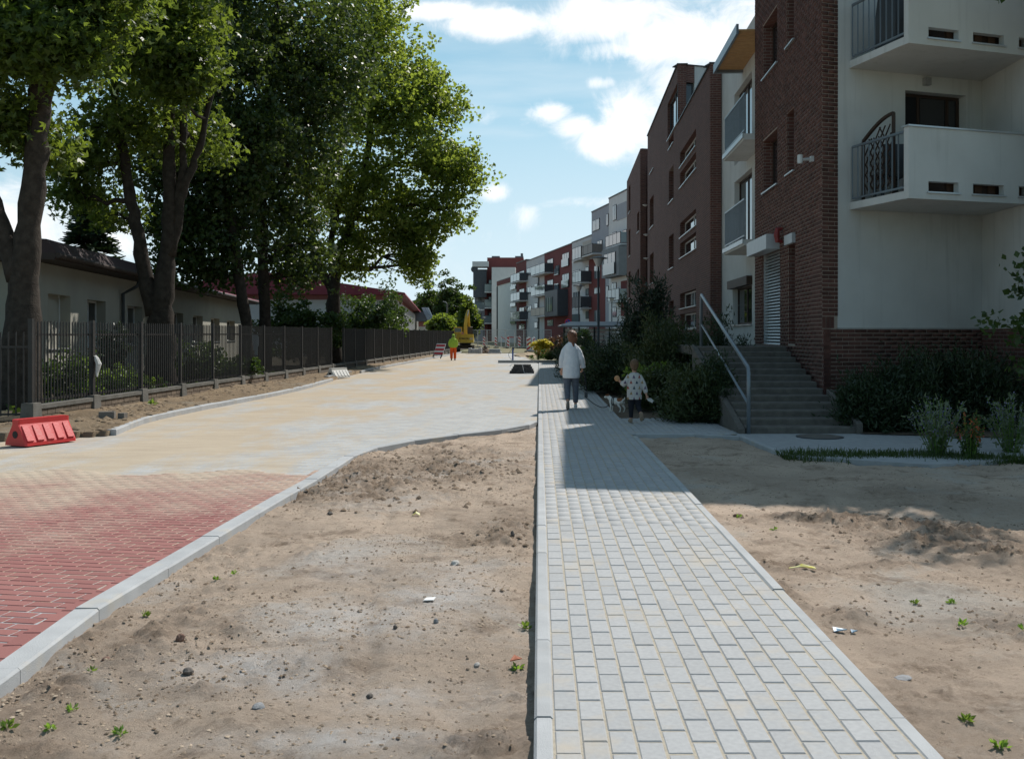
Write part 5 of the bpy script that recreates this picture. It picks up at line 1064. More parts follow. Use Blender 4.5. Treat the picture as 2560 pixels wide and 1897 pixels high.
tree('maple_tree', 'maple with three upright stems from one base, its bright bough hanging right', (XZ(400, Y2), Y2, 0.0),
     [[(XZ(402, Y2), Y2, -.1, 0.468), *S(Y2, (402, 830, .368), (408, 740, .336), (418, 640, .240), (425, 520, .192), (424, 350, .160), (430, 180, .128), (440, -60, .080))],
      S(Y2, (385, 790, .240), (365, 690, .200), (345, 580, .176), (325, 480, .160), (300, 330, .136), (280, 150, .096), (270, 0, .064)),
      S(Y2, (425, 640, .160), (452, 500, .136), (470, 440, .120), (505, 350, .088), (528, 240, .072), (540, 120, .048)), S(Y2, (440, 560, .128), (458, 420, .112), (455, 250, .096), (470, 60, .064))],
     [E(470, 60, Y2, 130, 110, 62, dY=-1.5), E(430, 170, Y2, 110, 90, 46, dY=-2), E(530, 205, Y2, 55, 62, 34, dY=-1.8), E(320, 90, Y2, 150, 130, 62), E(330, 300, Y2, 130, 90, 44), E(440, 320, Y2, 90, 70, 20, dY=1.5), E(225, 400, Y2, 85, 75, 26), E(175, 480, Y2, 45, 60, 12), E(250, 520, Y2, 60, 40, 9, dY=1), E(480, 265, Y2, 35, 40, 14, dY=-1.6), E(400, -200, Y2, 330, 190, 90)],
     MAPLE, BARK, 54, (.45, 1.2), .17, 'maple', 12, dens=1.15, ragged=1.0)
Y3 = 35.5
tree('maple_tree', 'slim maple leaning left, third from the left along the fence', (XZ(612, Y3), Y3, 0.0),
     [[(XZ(618, Y3), Y3, -.1, 0.289), *S(Y3, (616, 830, .224), (606, 740, .200), (590, 640, .184), (570, 500, .168), (560, 350, .144), (545, 150, .104), (530, -100, .064))], S(Y3, (590, 640, .096), (530, 560, .064), (470, 500, .040)), S(Y3, (575, 540, .096), (620, 420, .072), (660, 300, .048))],
     [E(520, 130, Y3, 190, 180, 110), E(440, 420, Y3, 110, 90, 44), E(500, 560, Y3, 80, 60, 26), E(565, 640, Y3, 65, 45, 12), E(470, 650, Y3, 55, 36, 8, dY=-.6), E(620, 350, Y3, 110, 120, 44), E(560, 470, Y3, 90, 70, 24), E(480, 590, Y3, 110, 60, 15, dY=-.5), E(430, 540, Y3, 70, 70, 12), E(600, 560, Y3, 90, 70, 10, dY=1), E(520, 690, Y3, 60, 34, 8), E(520, -180, Y3, 280, 180, 80)],
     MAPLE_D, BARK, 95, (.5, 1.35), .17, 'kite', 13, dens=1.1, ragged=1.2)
Y4 = 38.6
tree('maple_tree', 'straight trunked maple, fourth from the left along the fence', (XZ(662, Y4), Y4, 0.0),
     [[(XZ(662, Y4), Y4, -.1, 0.323), *S(Y4, (662, 830, .256), (660, 700, .216), (656, 560, .200), (655, 400, .176), (668, 250, .144), (690, 50, .104), (700, -150, .064))], S(Y4, (656, 560, .104), (700, 450, .080), (750, 360, .056)), S(Y4, (656, 520, .104), (610, 420, .072), (590, 330, .048))],
     [E(680, 110, Y4, 220, 200, 130), E(640, 400, Y4, 110, 90, 46), E(760, 330, Y4, 120, 120, 54), E(740, 520, Y4, 90, 70, 15), E(690, 640, Y4, 60, 60, 7), E(800, 160, Y4, 130, 140, 60), E(730, 600, Y4, 90, 80, 14, dY=1), E(700, 690, Y4, 70, 60, 10, dY=.6), E(630, 520, Y4, 110, 70, 14), E(770, 660, Y4, 60, 70, 8, dY=2), E(680, -200, Y4, 280, 190, 90)],
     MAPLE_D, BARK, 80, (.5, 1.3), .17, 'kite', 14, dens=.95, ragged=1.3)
Y5 = 48.8
tree('maple_tree', 'broad maple whose sunlit crown reaches furthest right over the road', (XZ(836, Y5), Y5, 0.0),
     [[(XZ(836, Y5), Y5, -.1, 0.468), *S(Y5, (836, 830, .368), (834, 740, .336), (838, 690, .288), (852, 620, .224), (872, 570, .200), (905, 470, .176), (925, 340, .136), (935, 180, .096), (940, 0, .056))],
      S(Y5, (828, 720, .240), (800, 670, .208), (782, 600, .192), (770, 520, .160), (760, 380, .120), (770, 200, .080)), S(Y5, (832, 690, .208), (828, 600, .176), (845, 520, .144), (850, 380, .112), (860, 200, .080)), S(Y5, (905, 480, .112), (960, 420, .080), (1030, 370, .056), (1090, 350, .032))],
     [E(880, 210, Y5, 190, 220, 150, 4.2), E(985, 330, Y5, 130, 130, 74, 3.0, -.8), E(1090, 400, Y5, 90, 95, 52, 2.0), E(1150, 430, Y5, 48, 58, 24, 1.2), E(1080, 265, Y5, 72, 55, 32, 1.6), E(935, 110, Y5, 80, 120, 50, 2.4), E(1030, 190, Y5, 70, 70, 34, 1.8), E(1040, 560, Y5, 85, 48, 30, 1.6), E(1050, 640, Y5, 40, 48, 12, .9), E(960, 500, Y5, 100, 70, 40, 2.2), E(860, 480, Y5, 110, 90, 46, 2.4), E(760, 430, Y5, 110, 120, 46, 2.4), E(890, 590, Y5, 48, 50, 14, 1.0), E(775, 590, Y5, 70, 55, 9), E(1000, 590, Y5, 90, 50, 24, 1.5), E(1045, 665, Y5, 42, 42, 14, .9), E(1130, 520, Y5, 60, 45, 16, 1.2), E(880, 650, Y5, 45, 50, 14, 1.0), E(760, 660, Y5, 60, 70, 8, 1.5), E(880, -120, Y5, 150, 170, 70)],
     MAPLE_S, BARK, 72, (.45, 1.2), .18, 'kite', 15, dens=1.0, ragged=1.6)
# undergrowth behind the fence
def bush(name, label, c, r, leafm, n, per, lsize, seed, crad=(.2, .4), up=.4, tmpl=None, cat='shrub', group=None, shell=.5, stems=6):
    rs = np.random.RandomState(seed); T = thing(name, label, cat, (c[0], c[1], c[2]), group=group)
    cc = clusters_in((0, 0, r[2] * .95, *r), n, rs, shell); cc = cc[cc[:, 2] > .02]; rad = rs.uniform(crad[0], crad[1], len(cc))
    m = MB()
    for k in range(stems): m.tube(wobble((rs.normal() * r[0] * .12, rs.normal() * r[1] * .12, -.03), cc[k], 4, .04 * r[0], rs), [.03, .024, .018, .012, .006], 5)
    m.build('stem', BARK, T, kind='stuff')
    v, f = leaf_cloud(cc, rad, per, lsize, tmpl or (KITE_V, KITE_F), rs, up, .8); v[:, 2] = np.maximum(v[:, 2], .0)
    place('foliage', np_mesh('foliage', v, f, leafm), T, kind='stuff'); return T
def at(px, Y, z=0.05): return (XZ(px, Y), Y, z)
bush('leafy_shrub', 'big round leafy shrub by the trunk of the broad maple', at(915, 60), (2.9, 1.8, 2.1), SHRUB, 130, 90, .17, 21, (.4, .7))
bush('leafy_shrub', 'sunlit leafy shrub in front of the hall corner', at(968, 67), (1.5, 1.5, 1.6), MAPLE, 55, 90, .17, 22, (.35, .6))
bush('leafy_shrub', 'dark shrub between the straight maple and the broad maple', at(760, 46), (2.2, 1.5, 1.7), SHRUB, 100, 90, .16, 23, (.35, .6))
bush('garden_bush', 'yellow green variegated bush low behind the fence bars', at(275, 22.3), (.95, .55, .42), BRIGHT, 60, 60, .055, 24, (.1, .2))
bush('garden_bush', 'dark ivy mound under the first cream windows', at(200, 23), (1.6, .8, .55), SHRUB, 60, 70, .09, 25, (.2, .35))
bush('garden_bush', 'dark leafy bush behind the fence by the three stemmed maple', at(520, 29.6), (1.5, .8, .6), SHRUB, 60, 70, .1, 26, (.2, .35))
bush('garden_bush', 'narrow dark cypress in front of the cream wall', at(283, 23.5), (.35, .35, .95), JUNI, 60, 60, .07, 27, (.1, .2))
def ground_cover(name, n, region, mat, size, seed, z=.06):
    rs = np.random.RandomState(seed); x0, x1, y0, y1 = region; x = rs.uniform(x0, x1, n); y = rs.uniform(y0, y1, n); s = size * rs.uniform(.5, 1.4, n)
    v, f = batch(KITE_V, KITE_F, np.c_[x, y, z + rs.rand(n) * .12], rand_rot(n, rs, .8), np.c_[s, s, s]); place(name, np_mesh(name, v, f, mat), kind='stuff')
ground_cover('garden_ivy', 5000, (-15, -9.7, 18.5, 40), SHRUB, .10, 31)
# spruces
def spruce(name, label, c, h, w, seed, n=26):
    rs = np.random.RandomState(seed); T = thing(name, label, 'tree', c); MB().tube([(0, 0, -.1), (0, 0, h * .5), (0, 0, h)], [h * .018, h * .011, .01], 8).build('trunk', BARK, T)
    bm_ = MB(); P_ = []; D_ = []
    for i in range(n * 13):
        t = rs.rand() ** .8; z = h * (.10 + .88 * t); L_ = w * (1 - t) ** .85 * rs.uniform(.75, 1.15) + .1; a = rs.rand() * 6.283; d = np.array([math.cos(a), math.sin(a), 0]); p0 = np.array([0, 0, z]); tip = p0 + d * L_ + np.array([0, 0, -.12 * L_ + .10 * L_ * rs.normal() * .6])
        bm_.tube([Vector(p0), Vector((p0 + tip) / 2 + np.array([0, 0, -.06 * L_])), Vector(tip)], [.025, .016, .006], 4, False)
        for k in range(int(14 + 26 * L_ / w)):
            u = rs.rand() ** .7; q_ = p0 + (tip - p0) * u + rs.normal(size=3) * .07 * (1.2 - u); sd = np.cross(d, [0, 0, 1]) * rs.choice([-1, 1]) * rs.uniform(.3, 1) + d * .9 + np.array([0, 0, rs.uniform(-.5, .35)]); P_.append(q_); D_.append(sd)
    bm_.build('branch', BARK, T, kind='stuff'); P_ = np.array(P_); D_ = np.array(D_); s = rs.uniform(.3, .55, len(P_)) * h / 8; v, f = batch(NEED_V, NEED_F, P_, dir_rot(D_, rs), np.c_[s * 1.6, s, s]); place('foliage', np_mesh('foliage', v, f, SPRUCE), T, kind='stuff'); return T
spruce('spruce_tree', 'dark spruce behind the cream building roof, left of the three stemmed maple', at(228, 42), 1.6 + 369 * 42 / F, 2.0, 41)
spruce('spruce_tree', 'narrow spruce half hidden behind the three stemmed maple', at(402, 60), 6.0, .9, 42, 16)
# far round trees
def round_tree(label, px, Y, top, wpx, seed, leafm=LINDEN, low=.18):
    h = H + (CY - top) * Y / F; w = wpx * Y / F / 2; c = at(px, Y, 0)
    return tree('linden_tree', label, c, [[(c[0], Y, -.1, .4), (c[0], Y, h * .3, .32), (c[0] + .2, Y, h * .75, .12)]], [(c[0], Y, h * .56, w * .92, w * .9, h * .42, 130), (c[0] - w * .3, Y - 1, h * .35, w * .7, w * .7, h * .24, 50), (c[0] + w * .35, Y - .5, h * .4, w * .65, w * .7, h * .28, 50)], leafm, BARK, 80, (.7, 1.2), .34, 'kite', seed, twig=3)
round_tree('smaller dome crowned linden, left one of the far pair', 1078, 150, 706, 90, 51); round_tree('taller dome crowned linden, right one of the far pair', 1132, 146, 694, 110, 52)
round_tree('low light green round tree in front of the far lindens', 1105, 112, 786, 46, 53, MAPLE); round_tree('leafy tree beside the far red and black block', 1172, 140, 745, 46, 54, MAPLE)
round_tree('dark tree peeping over the fence at the far left of the lindens', 1050, 165, 740, 44, 55)
# far wood closing the view
rs = np.random.RandomState(77); cc = np.c_[rs.uniform(-70, 60, 220), rs.uniform(215, 240, 220), rs.uniform(.5, 6.5, 220)]
v, f = leaf_cloud(cc, rs.uniform(1.2, 2.4, 220), 60, .6, (KITE_V, KITE_F), rs, .4, .8); place('far_wood', np_mesh('far_wood', v, f, LINDEN), kind='stuff')

# ---- shrubs beside the pavement and steps
def conif(label, px, Y, r, seed, mat=JUNI, n=90, name='juniper_bush', up=.9, size=.13, z=0.0):
    rs = np.random.RandomState(seed); T = thing(name, label, 'shrub', at(px, Y, z)); bm_ = MB(); Pn = []; Dn = []
    for i in range(n):
        a = rs.rand() * 6.283; e = math.asin(min(1, rs.rand() ** .8)) ; d = np.array([math.cos(a) * math.cos(e) * r[0], math.sin(a) * math.cos(e) * r[1], math.sin(e) * r[2] * 1.9 + .03]) * rs.uniform(.55, 1.22)
        s0 = np.array([0, 0, .0]) + rs.normal(size=3) * np.array([.1, .1, 0]); tip = d
        if i < 24: bm_.tube([Vector(s0), Vector((s0 + tip) / 2 + np.array([0, 0, .05])), Vector(tip * .9)], [.022, .014, .006], 4, False)
        for k in range(150):
            u = .38 + .62 * rs.rand() ** .6; q_ = s0 + (tip - s0) * u + rs.normal(size=3) * .11 * (.6 + r[0] * .35); Pn.append(q_); Dn.append((tip - s0) / np.linalg.norm(tip - s0) * .6 + rs.normal(size=3) * .6 + np.array([0, 0, up * .35]))
    bm_.build('stem', BARK, T, kind='stuff'); Pn = np.array(Pn); k = Pn[:, 2] > .01; Pn, Dn = Pn[k], np.array(Dn)[k]; s = rs.uniform(.6, 1.3, len(Pn)) * size * .62; v, f = batch(NEED_V, NEED_F, Pn, dir_rot(Dn, rs), np.c_[s * 1.8, s, s]); v[:, 2] = np.maximum(v[:, 2], .002)
    place('foliage', np_mesh('foliage', v, f, mat), T, kind='stuff'); return T
THUJA = leafmat('thuja', (.034, .050, .018), (.055, .072, .026), .15); PINE = leafmat('pine_needle', (.018, .032, .020), (.03, .048, .026), .1)
conif('round conifer bush beside the foot of the steps handrail', 1745, 17.6, (.72, .7, .46), 61, THUJA, 110)
conif('round conifer bush behind the child, left of the steps', 1668, 20.4, (.62, .7, .42), 62, THUJA, 90)
conif('dark low conifer hugging the left side of the steps', 1795, 17.9, (.42, 1.1, .52), 60, JUNI, 100)
conif('tall bushy conifer halfway up beside the steps', 1790, 20.6, (.75, .8, .95), 63, JUNI, 130)
conif('broad olive conifer bush in the middle of the hedge', 1660, 23.2, (1.05, 1.0, .95), 64, THUJA, 150)
conif('dark pine rising behind the hedge against the brick wall', 1620, 29, (.95, .9, 1.55), 65, PINE, 150, 'pine_bush', .6, .2)
conif('dark juniper in the hedge nearest the woman', 1530, 26.5, (.95, 1.4, .72), 66, JUNI, 130)
conif('low dark juniper at the far end of the hedge', 1470, 33, (1.0, 2.0, .72), 67, JUNI, 120)
conif('dark juniper spreading at the far end of the pavement', 1440, 42, (1.0, 3.0, .8), 68, JUNI, 110)
conif('spreading dark conifer between the pine and the brick wall', 1700, 26.5, (1.1, 1.2, .95), 69, JUNI, 130)
bush('leafy_shrub', 'bright green leafy shrub just behind the child', at(1615, 21.4, 0), (.52, .5, .50), BRIGHT, 46, 60, .07, 71, (.1, .22))
bush('leafy_shrub', 'pale leaved shrub behind the woman in the hedge', at(1462, 30, 0), (.5, .6, .55), SHRUB, 40, 60, .09, 72, (.12, .25))
conif('spreading juniper right of the steps against the brick plinth', 2255, 16.2, (1.05, .8, .58), 73, JUNI, 150, 'juniper_bush', .9, .14)
conif('low juniper at the right foot of the steps', 2190, 15.9, (.75, .5, .36), 74, JUNI, 100)
conif('dark juniper in the corner under the white wing wall', 2430, 16.3, (1.1, .7, .62), 75, JUNI, 130)
Tr = P(2700, 600, 13.4)
tree('ornamental_tree', 'small leafy tree with an added unseen upper crown at the right edge in front of the white wall', (Tr.x, 13.4, 0), [[(Tr.x, 13.4, -.05, .07), (Tr.x, 13.4, 1.0, .06), (Tr.x + .2, 13.4, 2.4, .04), (Tr.x + .6, 13.6, 4.3, .05), (Tr.x + .5, 14.2, 6.4, .035), (Tr.x - .2, 14.4, 7.9, .015)]],
     [(Tr.x - .35, 13.4, 1.85, .8, .8, .75, 40), (Tr.x + .5, 13.4, 2.7, 1.1, 1.0, 1.0, 40), (Tr.x + .9, 13.6, 3.8, 1.2, 1.2, 1.0, 40), (Tr.x + 2, 13.2, 3.2, 1.3, 1.2, 1.2, 30), (Tr.x - .1, 13.3, .9, .6, .5, .5, 14), (Tr.x - .2, 14.4, 7.9, 1.5, 1.4, .9, 34), (Tr.x + .9, 14.4, 7.4, 1.2, 1.2, .8, 22)], SHRUB, BARK, 42, (.22, .42), .10, 'kite', 76, twig=12)  # last two lobes, out of view, are added to cast leaf shadow on the soil
# perennials in front of the forecourt
def spikes(name, label, c, n, h, w, mat, seed, fl=None, cat='plant'):
    rs = np.random.RandomState(seed); T = thing(name, label, cat, c); m = MB(); P_ = []; D_ = []; PF = []
    for i in range(n):
        a = rs.rand() * 6.283; r_ = w * rs.rand() ** .6; tip = np.array([math.cos(a) * r_, math.sin(a) * r_ * .8, h * rs.uniform(.6, 1.1)]); m.tube([Vector((tip[0] * .2, tip[1] * .2, -.02)), Vector((tip[0] * .6, tip[1] * .6, tip[2] * .55)), Vector(tip)], [.006, .005, .002], 4, False)
        for k in range(16): u = rs.rand(); q_ = tip * np.array([.2 + .8 * u, .2 + .8 * u, u]); P_.append(q_ + rs.normal(size=3) * .02); D_.append(rs.normal(size=3) + np.array([0, 0, .5]))
        for k in range(14): u = .55 + .45 * rs.rand(); PF.append(tip * np.array([.2 + .8 * u, .2 + .8 * u, u]) + rs.normal(size=3) * .012)
    m.build('stem', GREENP, T, kind='stuff'); P_ = np.array(P_); s = rs.uniform(.04, .09, len(P_)); v, f = batch(NEED_V, NEED_F, P_, dir_rot(np.array(D_), rs), np.c_[s * 2, s, s]); place('foliage', np_mesh('foliage', v, f, mat), T, kind='stuff')
    if fl: PF = np.array(PF); s = rs.uniform(.012, .026, len(PF)); v, f = batch(KITE_V, KITE_F, PF, rand_rot(len(PF), rs, 0), np.c_[s, s, s]); place('blossom', np_mesh('blossom', v, f, fl), T, kind='stuff')
    return T
GREYL = leafmat('sage_leaf', (.10, .13, .09), (.16, .19, .13), .3); LAV = leafmat('lavender_flower', (.16, .15, .32), (.24, .22, .42), .3); REDF = leafmat('red_flower', (.45, .06, .04), (.6, .12, .07), .3); PINKF = leafmat('pink_flower', (.55, .15, .22), (.7, .28, .3), .3)
spikes('sage_plant', 'purple flowering sage spikes at the edge of the grass', at(2345, 12.7, -.01), 46, .72, .42, GREYL, 81, LAV)
spikes('sage_plant', 'taller purple sage at the right edge of the frame', at(2530, 13.0, -.01), 40, .75, .4, GREYL, 82, LAV)
spikes('red_flower_plant', 'red flowering plant between the two purple sages', at(2425, 12.4, -.01), 26, .55, .24, SHRUB, 83, REDF)
rs = np.random.RandomState(90); n = 5200
gx = rs.uniform(XZ(1950, 12.8), 6.9, n); gy = 12.75 - (gx - 3.2) * .05 + rs.normal(size=n) * (.10 + .12 * np.abs(np.sin(gx * 2.1))) - np.clip(gx - 5.2, 0, 2) * .35; s = rs.uniform(.05, .13, n); d = rs.normal(size=(n, 3)) * .35 + np.array([0, 0, 1])
v, f = batch(NEED_V, NEED_F, np.c_[gx, gy, np.full(n, -.05)], dir_rot(d, rs), np.c_[s * .7, s, s]); place('grass_strip', np_mesh('grass_strip', v, f, leafmat('grass_blade', (.032, .055, .016), (.055, .085, .024), .3)), kind='stuff')
# golden shrub and flower bed at the far end of the pavement
Yg = G(1360, 893).y
T = bush('golden_tree', 'small golden leaved tree glowing beside the far barriers', at(1358, Yg, .35), (.78, .7, .42), GOLD, 60, 46, .13, 91, (.14, .26), up=.9, cat='tree', stems=10)
MB().tube([(0, 0, -.45), (.02, 0, .1), (.05, 0, .45)], [.05, .045, .03], 7).build('trunk', BARK, T)
bush('flower_bed', 'mixed red and pink flower bed under the golden tree', at(1375, Yg - 5, .0), (1.0, 1.2, .28), SHRUB, 60, 50, .09, 92, (.12, .2), cat='flower bed')
for px, lab, mt, sd in ((1345, 'white and red blooming plant left of the golden tree trunk', REDF, 93), (1368, 'pink blooming plant in the bed under the golden tree', PINKF, 94)):
    spikes('blooming_plant', lab, at(px, Yg - 6, .02), 30, .62, .28, SHRUB, sd, mt)
bush('leafy_shrub', 'purple brown leaved shrub behind the golden tree', at(1400, 66, 0), (1.1, 1.0, .75), leafmat('plum_leaf', (.06, .03, .03), (.10, .05, .045), .3), 50, 60, .12, 95, (.2, .35))
bush('climbing_shrub', 'green and yellow leaved shrub by the lamp post and shelter', at(1455, 57, 0), (.7, .6, 1.0), BRIGHT, 50, 60, .14, 96, (.2, .35))
# weeds in the bare soil
WEEDS = [(230, 1700, 'L', 'bright weed beside a pale stone near the kerb'), (125, 1828, 'L', 'weed rosette close to the bottom left corner'), (300, 1835, 'L', 'largest spreading weed on the lower left soil'), (18, 1838, 'L', 'broad leaved weed at the bottom left corner'), (178, 1775, 'L', 'faint weed next to the kerb, above the corner ones'),
         (540, 1455, 'L', 'low weed cluster by the kerb in mid slope'), (365, 1545, 'L', 'thin weed just below the kerb joint'), (585, 1440, 'L', 'dark weed next to the mid slope cluster'), (1292, 1670, 'L', 'weed with a dry red leaf beside the pavement edge'), (1315, 1570, 'L', 'small weed against the pavement edge stones'),
         (1848, 1293, 'R', 'weed by a brick shard on the right soil'), (1938, 1325, 'R', 'single tuft right of the brick shard weed'), (2286, 1512, 'R', 'weed tuft on the right soil, left of a pair'), (2380, 1515, 'R', 'fuller weed of the pair on the right soil'), (2405, 1572, 'R', 'weed below the pair on the right soil'), (2415, 1810, 'R', 'grassy weed near the bottom right corner'), (2500, 1870, 'R', 'green weed at the very bottom right'), (2555, 1595, 'R', 'weed at the right edge of the soil'),
         (380, 1004, 'V', 'weed sprouting at the fence base by the verge')]
for i, (px, py, w, lab) in enumerate(WEEDS):
    p = G(px, py, {'L': SLZ, 'R': -.055, 'V': .1}[w]); hz = {'L': hzL, 'R': hzR, 'V': hzV}[w](p.x, p.y); rs = np.random.RandomState(300 + i); n = 12 + (i * 7) % 23; sc = (.0155 if w != 'V' else .06) * rs.uniform(.8, 1.3)
    a = rs.rand(n) * 6.28; el = rs.uniform(.15, 1.2, n); d = np.c_[np.cos(a) * np.cos(el), np.sin(a) * np.cos(el), np.sin(el)]; s = sc * rs.uniform(.8, 2.0, n)
    v, f = batch([(0, 0, 0), (.28, .5, .05), (0, 1.1, -.05), (-.28, .5, .05)], [(0, 1, 2, 3)], d * sc * rs.rand(n)[:, None] * 1.2, dir_rot(d, rs), np.c_[s, s, s])
    v[:, 2] = np.maximum(v[:, 2], -.01)
    place('weed', np_mesh('weed', v, f, GREENP if i % 3 else BRIGHT), label=lab, cat='weed', group='weeds in the bare soil', loc=(p.x, p.y, hz))
# ------------------------------------------------------------------ street things
REDP = pm('red_plastic', (.56, .035, .035), (.48, .03, .03), 6, .45, .1, 40, spec=.45, c3=(.45, .20, .16), s3=3, t3=(.58, .74), amt3=.5); WHP = pm('white_plastic', (.62, .61, .58), (.54, .53, .50), 5, .5); BLK = pm('black_matt', (.02, .02, .022), None, 5, .6)
def barrier(label, loc, rz, mat, L=1.0, h=.41):
    T = thing('traffic_barrier', label, 'barrier', loc, rz, group='plastic traffic barriers'); w0, w1 = .23, .065; m = MB()
    prof = [(-w0, 0), (-w0 * .96, .05), (-w1, h * .80), (-w1, h), (w1, h), (w1, h * .80), (w0 * .96, .05), (w0, 0)]
    rings = []
    for y, k in ((-L / 2, .93), (-L / 2 + .025, 1.0), (L / 2 - .025, 1.0), (L / 2, .93)): rings.append([(x * k, y, z * (.98 if k < 1 else 1)) for x, z in prof])
    m.loft(rings); m.build('body', mat, T)
    for sd in (-1, 1):
        for k in range(5):
            y = -L / 2 + L * (k + .5) / 5; a = Vector((sd * w0 * .93, y, .07)); b = Vector((sd * w1 * 1.15, y, h * .74)); d = .014
            MB().hexa([(a.x, y - .06, a.z), (a.x, y + .06, a.z), (a.x + sd * d, y + .055, a.z + .006), (a.x + sd * d, y - .055, a.z + .006), (b.x, y - .05, b.z), (b.x, y + .05, b.z), (b.x + sd * d, y + .045, b.z + .006), (b.x + sd * d, y - .045, b.z + .006)]).build('rib', mat, T)
    m = MB(); m.tube([(0, -L / 2 - .004, h * .42), (0, -L / 2 + .01, h * .42)], .055, 14); m.build('end_socket', BLK, T); return T
p = G(103, 1110, ROADZ); barrier('red plastic traffic barrier lying at the left edge by the fence corner', (p.x, p.y, ROADZ + .02), R(-24), REDP, .86, .385)
p = G(845, 946, ROADZ); barrier('white plastic traffic barrier at the gap in the left kerb', (p.x, p.y, ROADZ + .03), R(-24), WHP, .95, .36)
# loose blocks by the fence
p = G(268, 1040, .12); CBL = pm('loose_block', (.19, .17, .15), (.14, .125, .11), 8, .9, .3, 50)
z = hzV(p.x, p.y); MB().cbox((0, 0, .05), .26, .14, .15).build('concrete_block', CBL, label='larger loose concrete block on the verge below the fence', cat='block', loc=(p.x, p.y, z), rz=.2)
MB().cbox((0, 0, .035), .12, .12, .12).build('concrete_block', CBL, label='smaller loose concrete block on the verge beside the larger one', cat='block', loc=(p.x + .25, p.y + .06, z), rz=-.1)
# warning boards
RW = pm('board_white', (.80, .78, .76), (.74, .72, .70), 6, .5); RR = pm('board_red', (.62, .03, .035), None, 6, .5)
def wboard(label, px, Y, w, h, z0, sign=1, rz=0.0, deep=None):
    T = thing('warning_board', label, 'warning board', (XZ(px, Y), Y, 0), rz, group='red and white guide boards'); MB().rbox(-w / 2, w / 2, 0, .05, z0, z0 + h, .012).build('panel', RW, T)
    MB().box(-.03, .03, .012, .045, 0, z0).build('post', BLK, T); MB().rbox(-w * .9, w * .9, -.2, .25, -.02, .09, .02).build('foot', BLK, T)
    n = 3; st = h / n
    for k in range(n):
        b = z0 + k * st + st * .12; e = w * .42; sl = w * .55 * sign
        MB().add([(-e, -.004, b + (0 if sl > 0 else -sl) - .0), (e, -.004, b + (sl if sl > 0 else 0)), (e, -.004, min(z0 + h - .01, b + (sl if sl > 0 else 0) + st * .42)), (-e, -.004, min(z0 + h - .01, b + (0 if sl > 0 else -sl) + st * .42))], [(0, 1, 2, 3)]).build('stripe', RR, T)
    MB().lathe([(.02, 0), (.04, .02), (.04, .07), (.01, .09)], 8, (0, .025, z0 + h)).build('lamp_stub', RW, T); return T
wboard('guide board farthest left, next to the excavator', 1210, 104, .28, .95, .28, -1); wboard('second guide board from the excavator', 1239.5, 104, .28, .95, .28, -1); wboard('middle guide board, behind the blue standpipe', 1270.5, 102, .30, 1.05, .2, -1); wboard('fourth guide board from the excavator', 1298.5, 102, .32, 1.05, .2, -1)
wboard('large nearest guide board beside the golden tree', 1322, 84, .42, 1.15, .1, 1); wboard('large guide board seen edge on at the golden tree', 1335, 84.6, .42, 1.15, .1, 1, R(58))
T = thing('plank_barrier', 'red and white plank barrier behind the blue standpipe', 'barrier', (XZ(1281, 100), 100, 0))
MB().box(-.5, .55, -.02, .02, 1.18, 1.27).build('plank', RR, T); MB().box(.15, .55, -.026, -.021, 1.185, 1.265).build('white_band', RW, T); 
for x in (-.3, .25): MB().bar((x, 0, 0), (x, 0, 1.2), .05).build('leg', RW, T)
T = thing('plank_barrier', 'tilted striped plank on a stake between the guide boards', 'barrier', (XZ(1253, 101), 101, 0)); MB().bar((0, 0, 0), (0, 0, 1.25), .07).build('stake', RW, T); MB().bar((0, -.05, 1.28), (.45, -.05, .98), .07, .05).build('plank', RR, T)
p = G(1107, 893); T = thing('barrier_board', 'red and white striped board leaning at the fence foot', 'barrier board', (XZ(1097, 64), 64, .08), R(-35))
MB().hexa([(-.4, -.1, .05), (.4, -.1, .05), (.4, -.06, .05), (-.4, -.06, .05), (-.4, .25, .85), (.4, .25, .85), (.4, .29, .85), (-.4, .29, .85)]).build('panel', RW, T)
for k in range(3): z_ = .14 + k * .26; MB().hexa([(-.38, -.104 + .4375 * (z_ - .05), z_), (.38, -.104 + .4375 * (z_ - .05), z_), (.38, -.1 + .4375 * (z_ - .05), z_), (-.38, -.1 + .4375 * (z_ - .05), z_), (-.38, -.104 + .4375 * (z_ + .08), z_ + .13), (.38, -.104 + .4375 * (z_ + .08), z_ + .13), (.38, -.1 + .4375 * (z_ + .08), z_ + .13), (-.38, -.1 + .4375 * (z_ + .08), z_ + .13)]).build('stripe', RR, T)
for x in (-.35, .35): MB().bar((x, -.1, .1), (x + .1, -.35, -.1), .06).build('leg', BLK, T)
# mesh site fence
SF = thing('site_fence', 'grey wire mesh site fence across the far end of the road', 'fence'); YF = 108.0
for i in range(9):
    x0, x1 = XZ(1172 + i * 23, YF - i * .8), XZ(1172 + (i + 1) * 23 - 1, YF - i * .8); Yp = YF - i * .8; zt2 = 2.0 + .03 * (i % 2); m = MB()
    for x in (x0, x1): m.bar((x, Yp, 0.02), (x, Yp, zt2), .05)
    for z_ in (.15, zt2): m.bar((x0, Yp, z_), (x1, Yp, z_), .045)
    o = m.build('panel_frame', SILL, SF); w = MB()
    for k in range(1, 12): xx = x0 + (x1 - x0) * k / 12; w.bar((xx, Yp, .15), (xx, Yp, zt2), .012)
    for k in range(1, 6): w.bar((x0, Yp, .15 + k * .3), (x1, Yp, .15 + k * .3), .01)
    w.build('wire_mesh', SILL, o, kind='stuff'); MB().rbox(x0 - .3, x0 + .3, Yp - .11, Yp + .11, -.02, .13, .02).build('foot_block', CONC_D, SF)
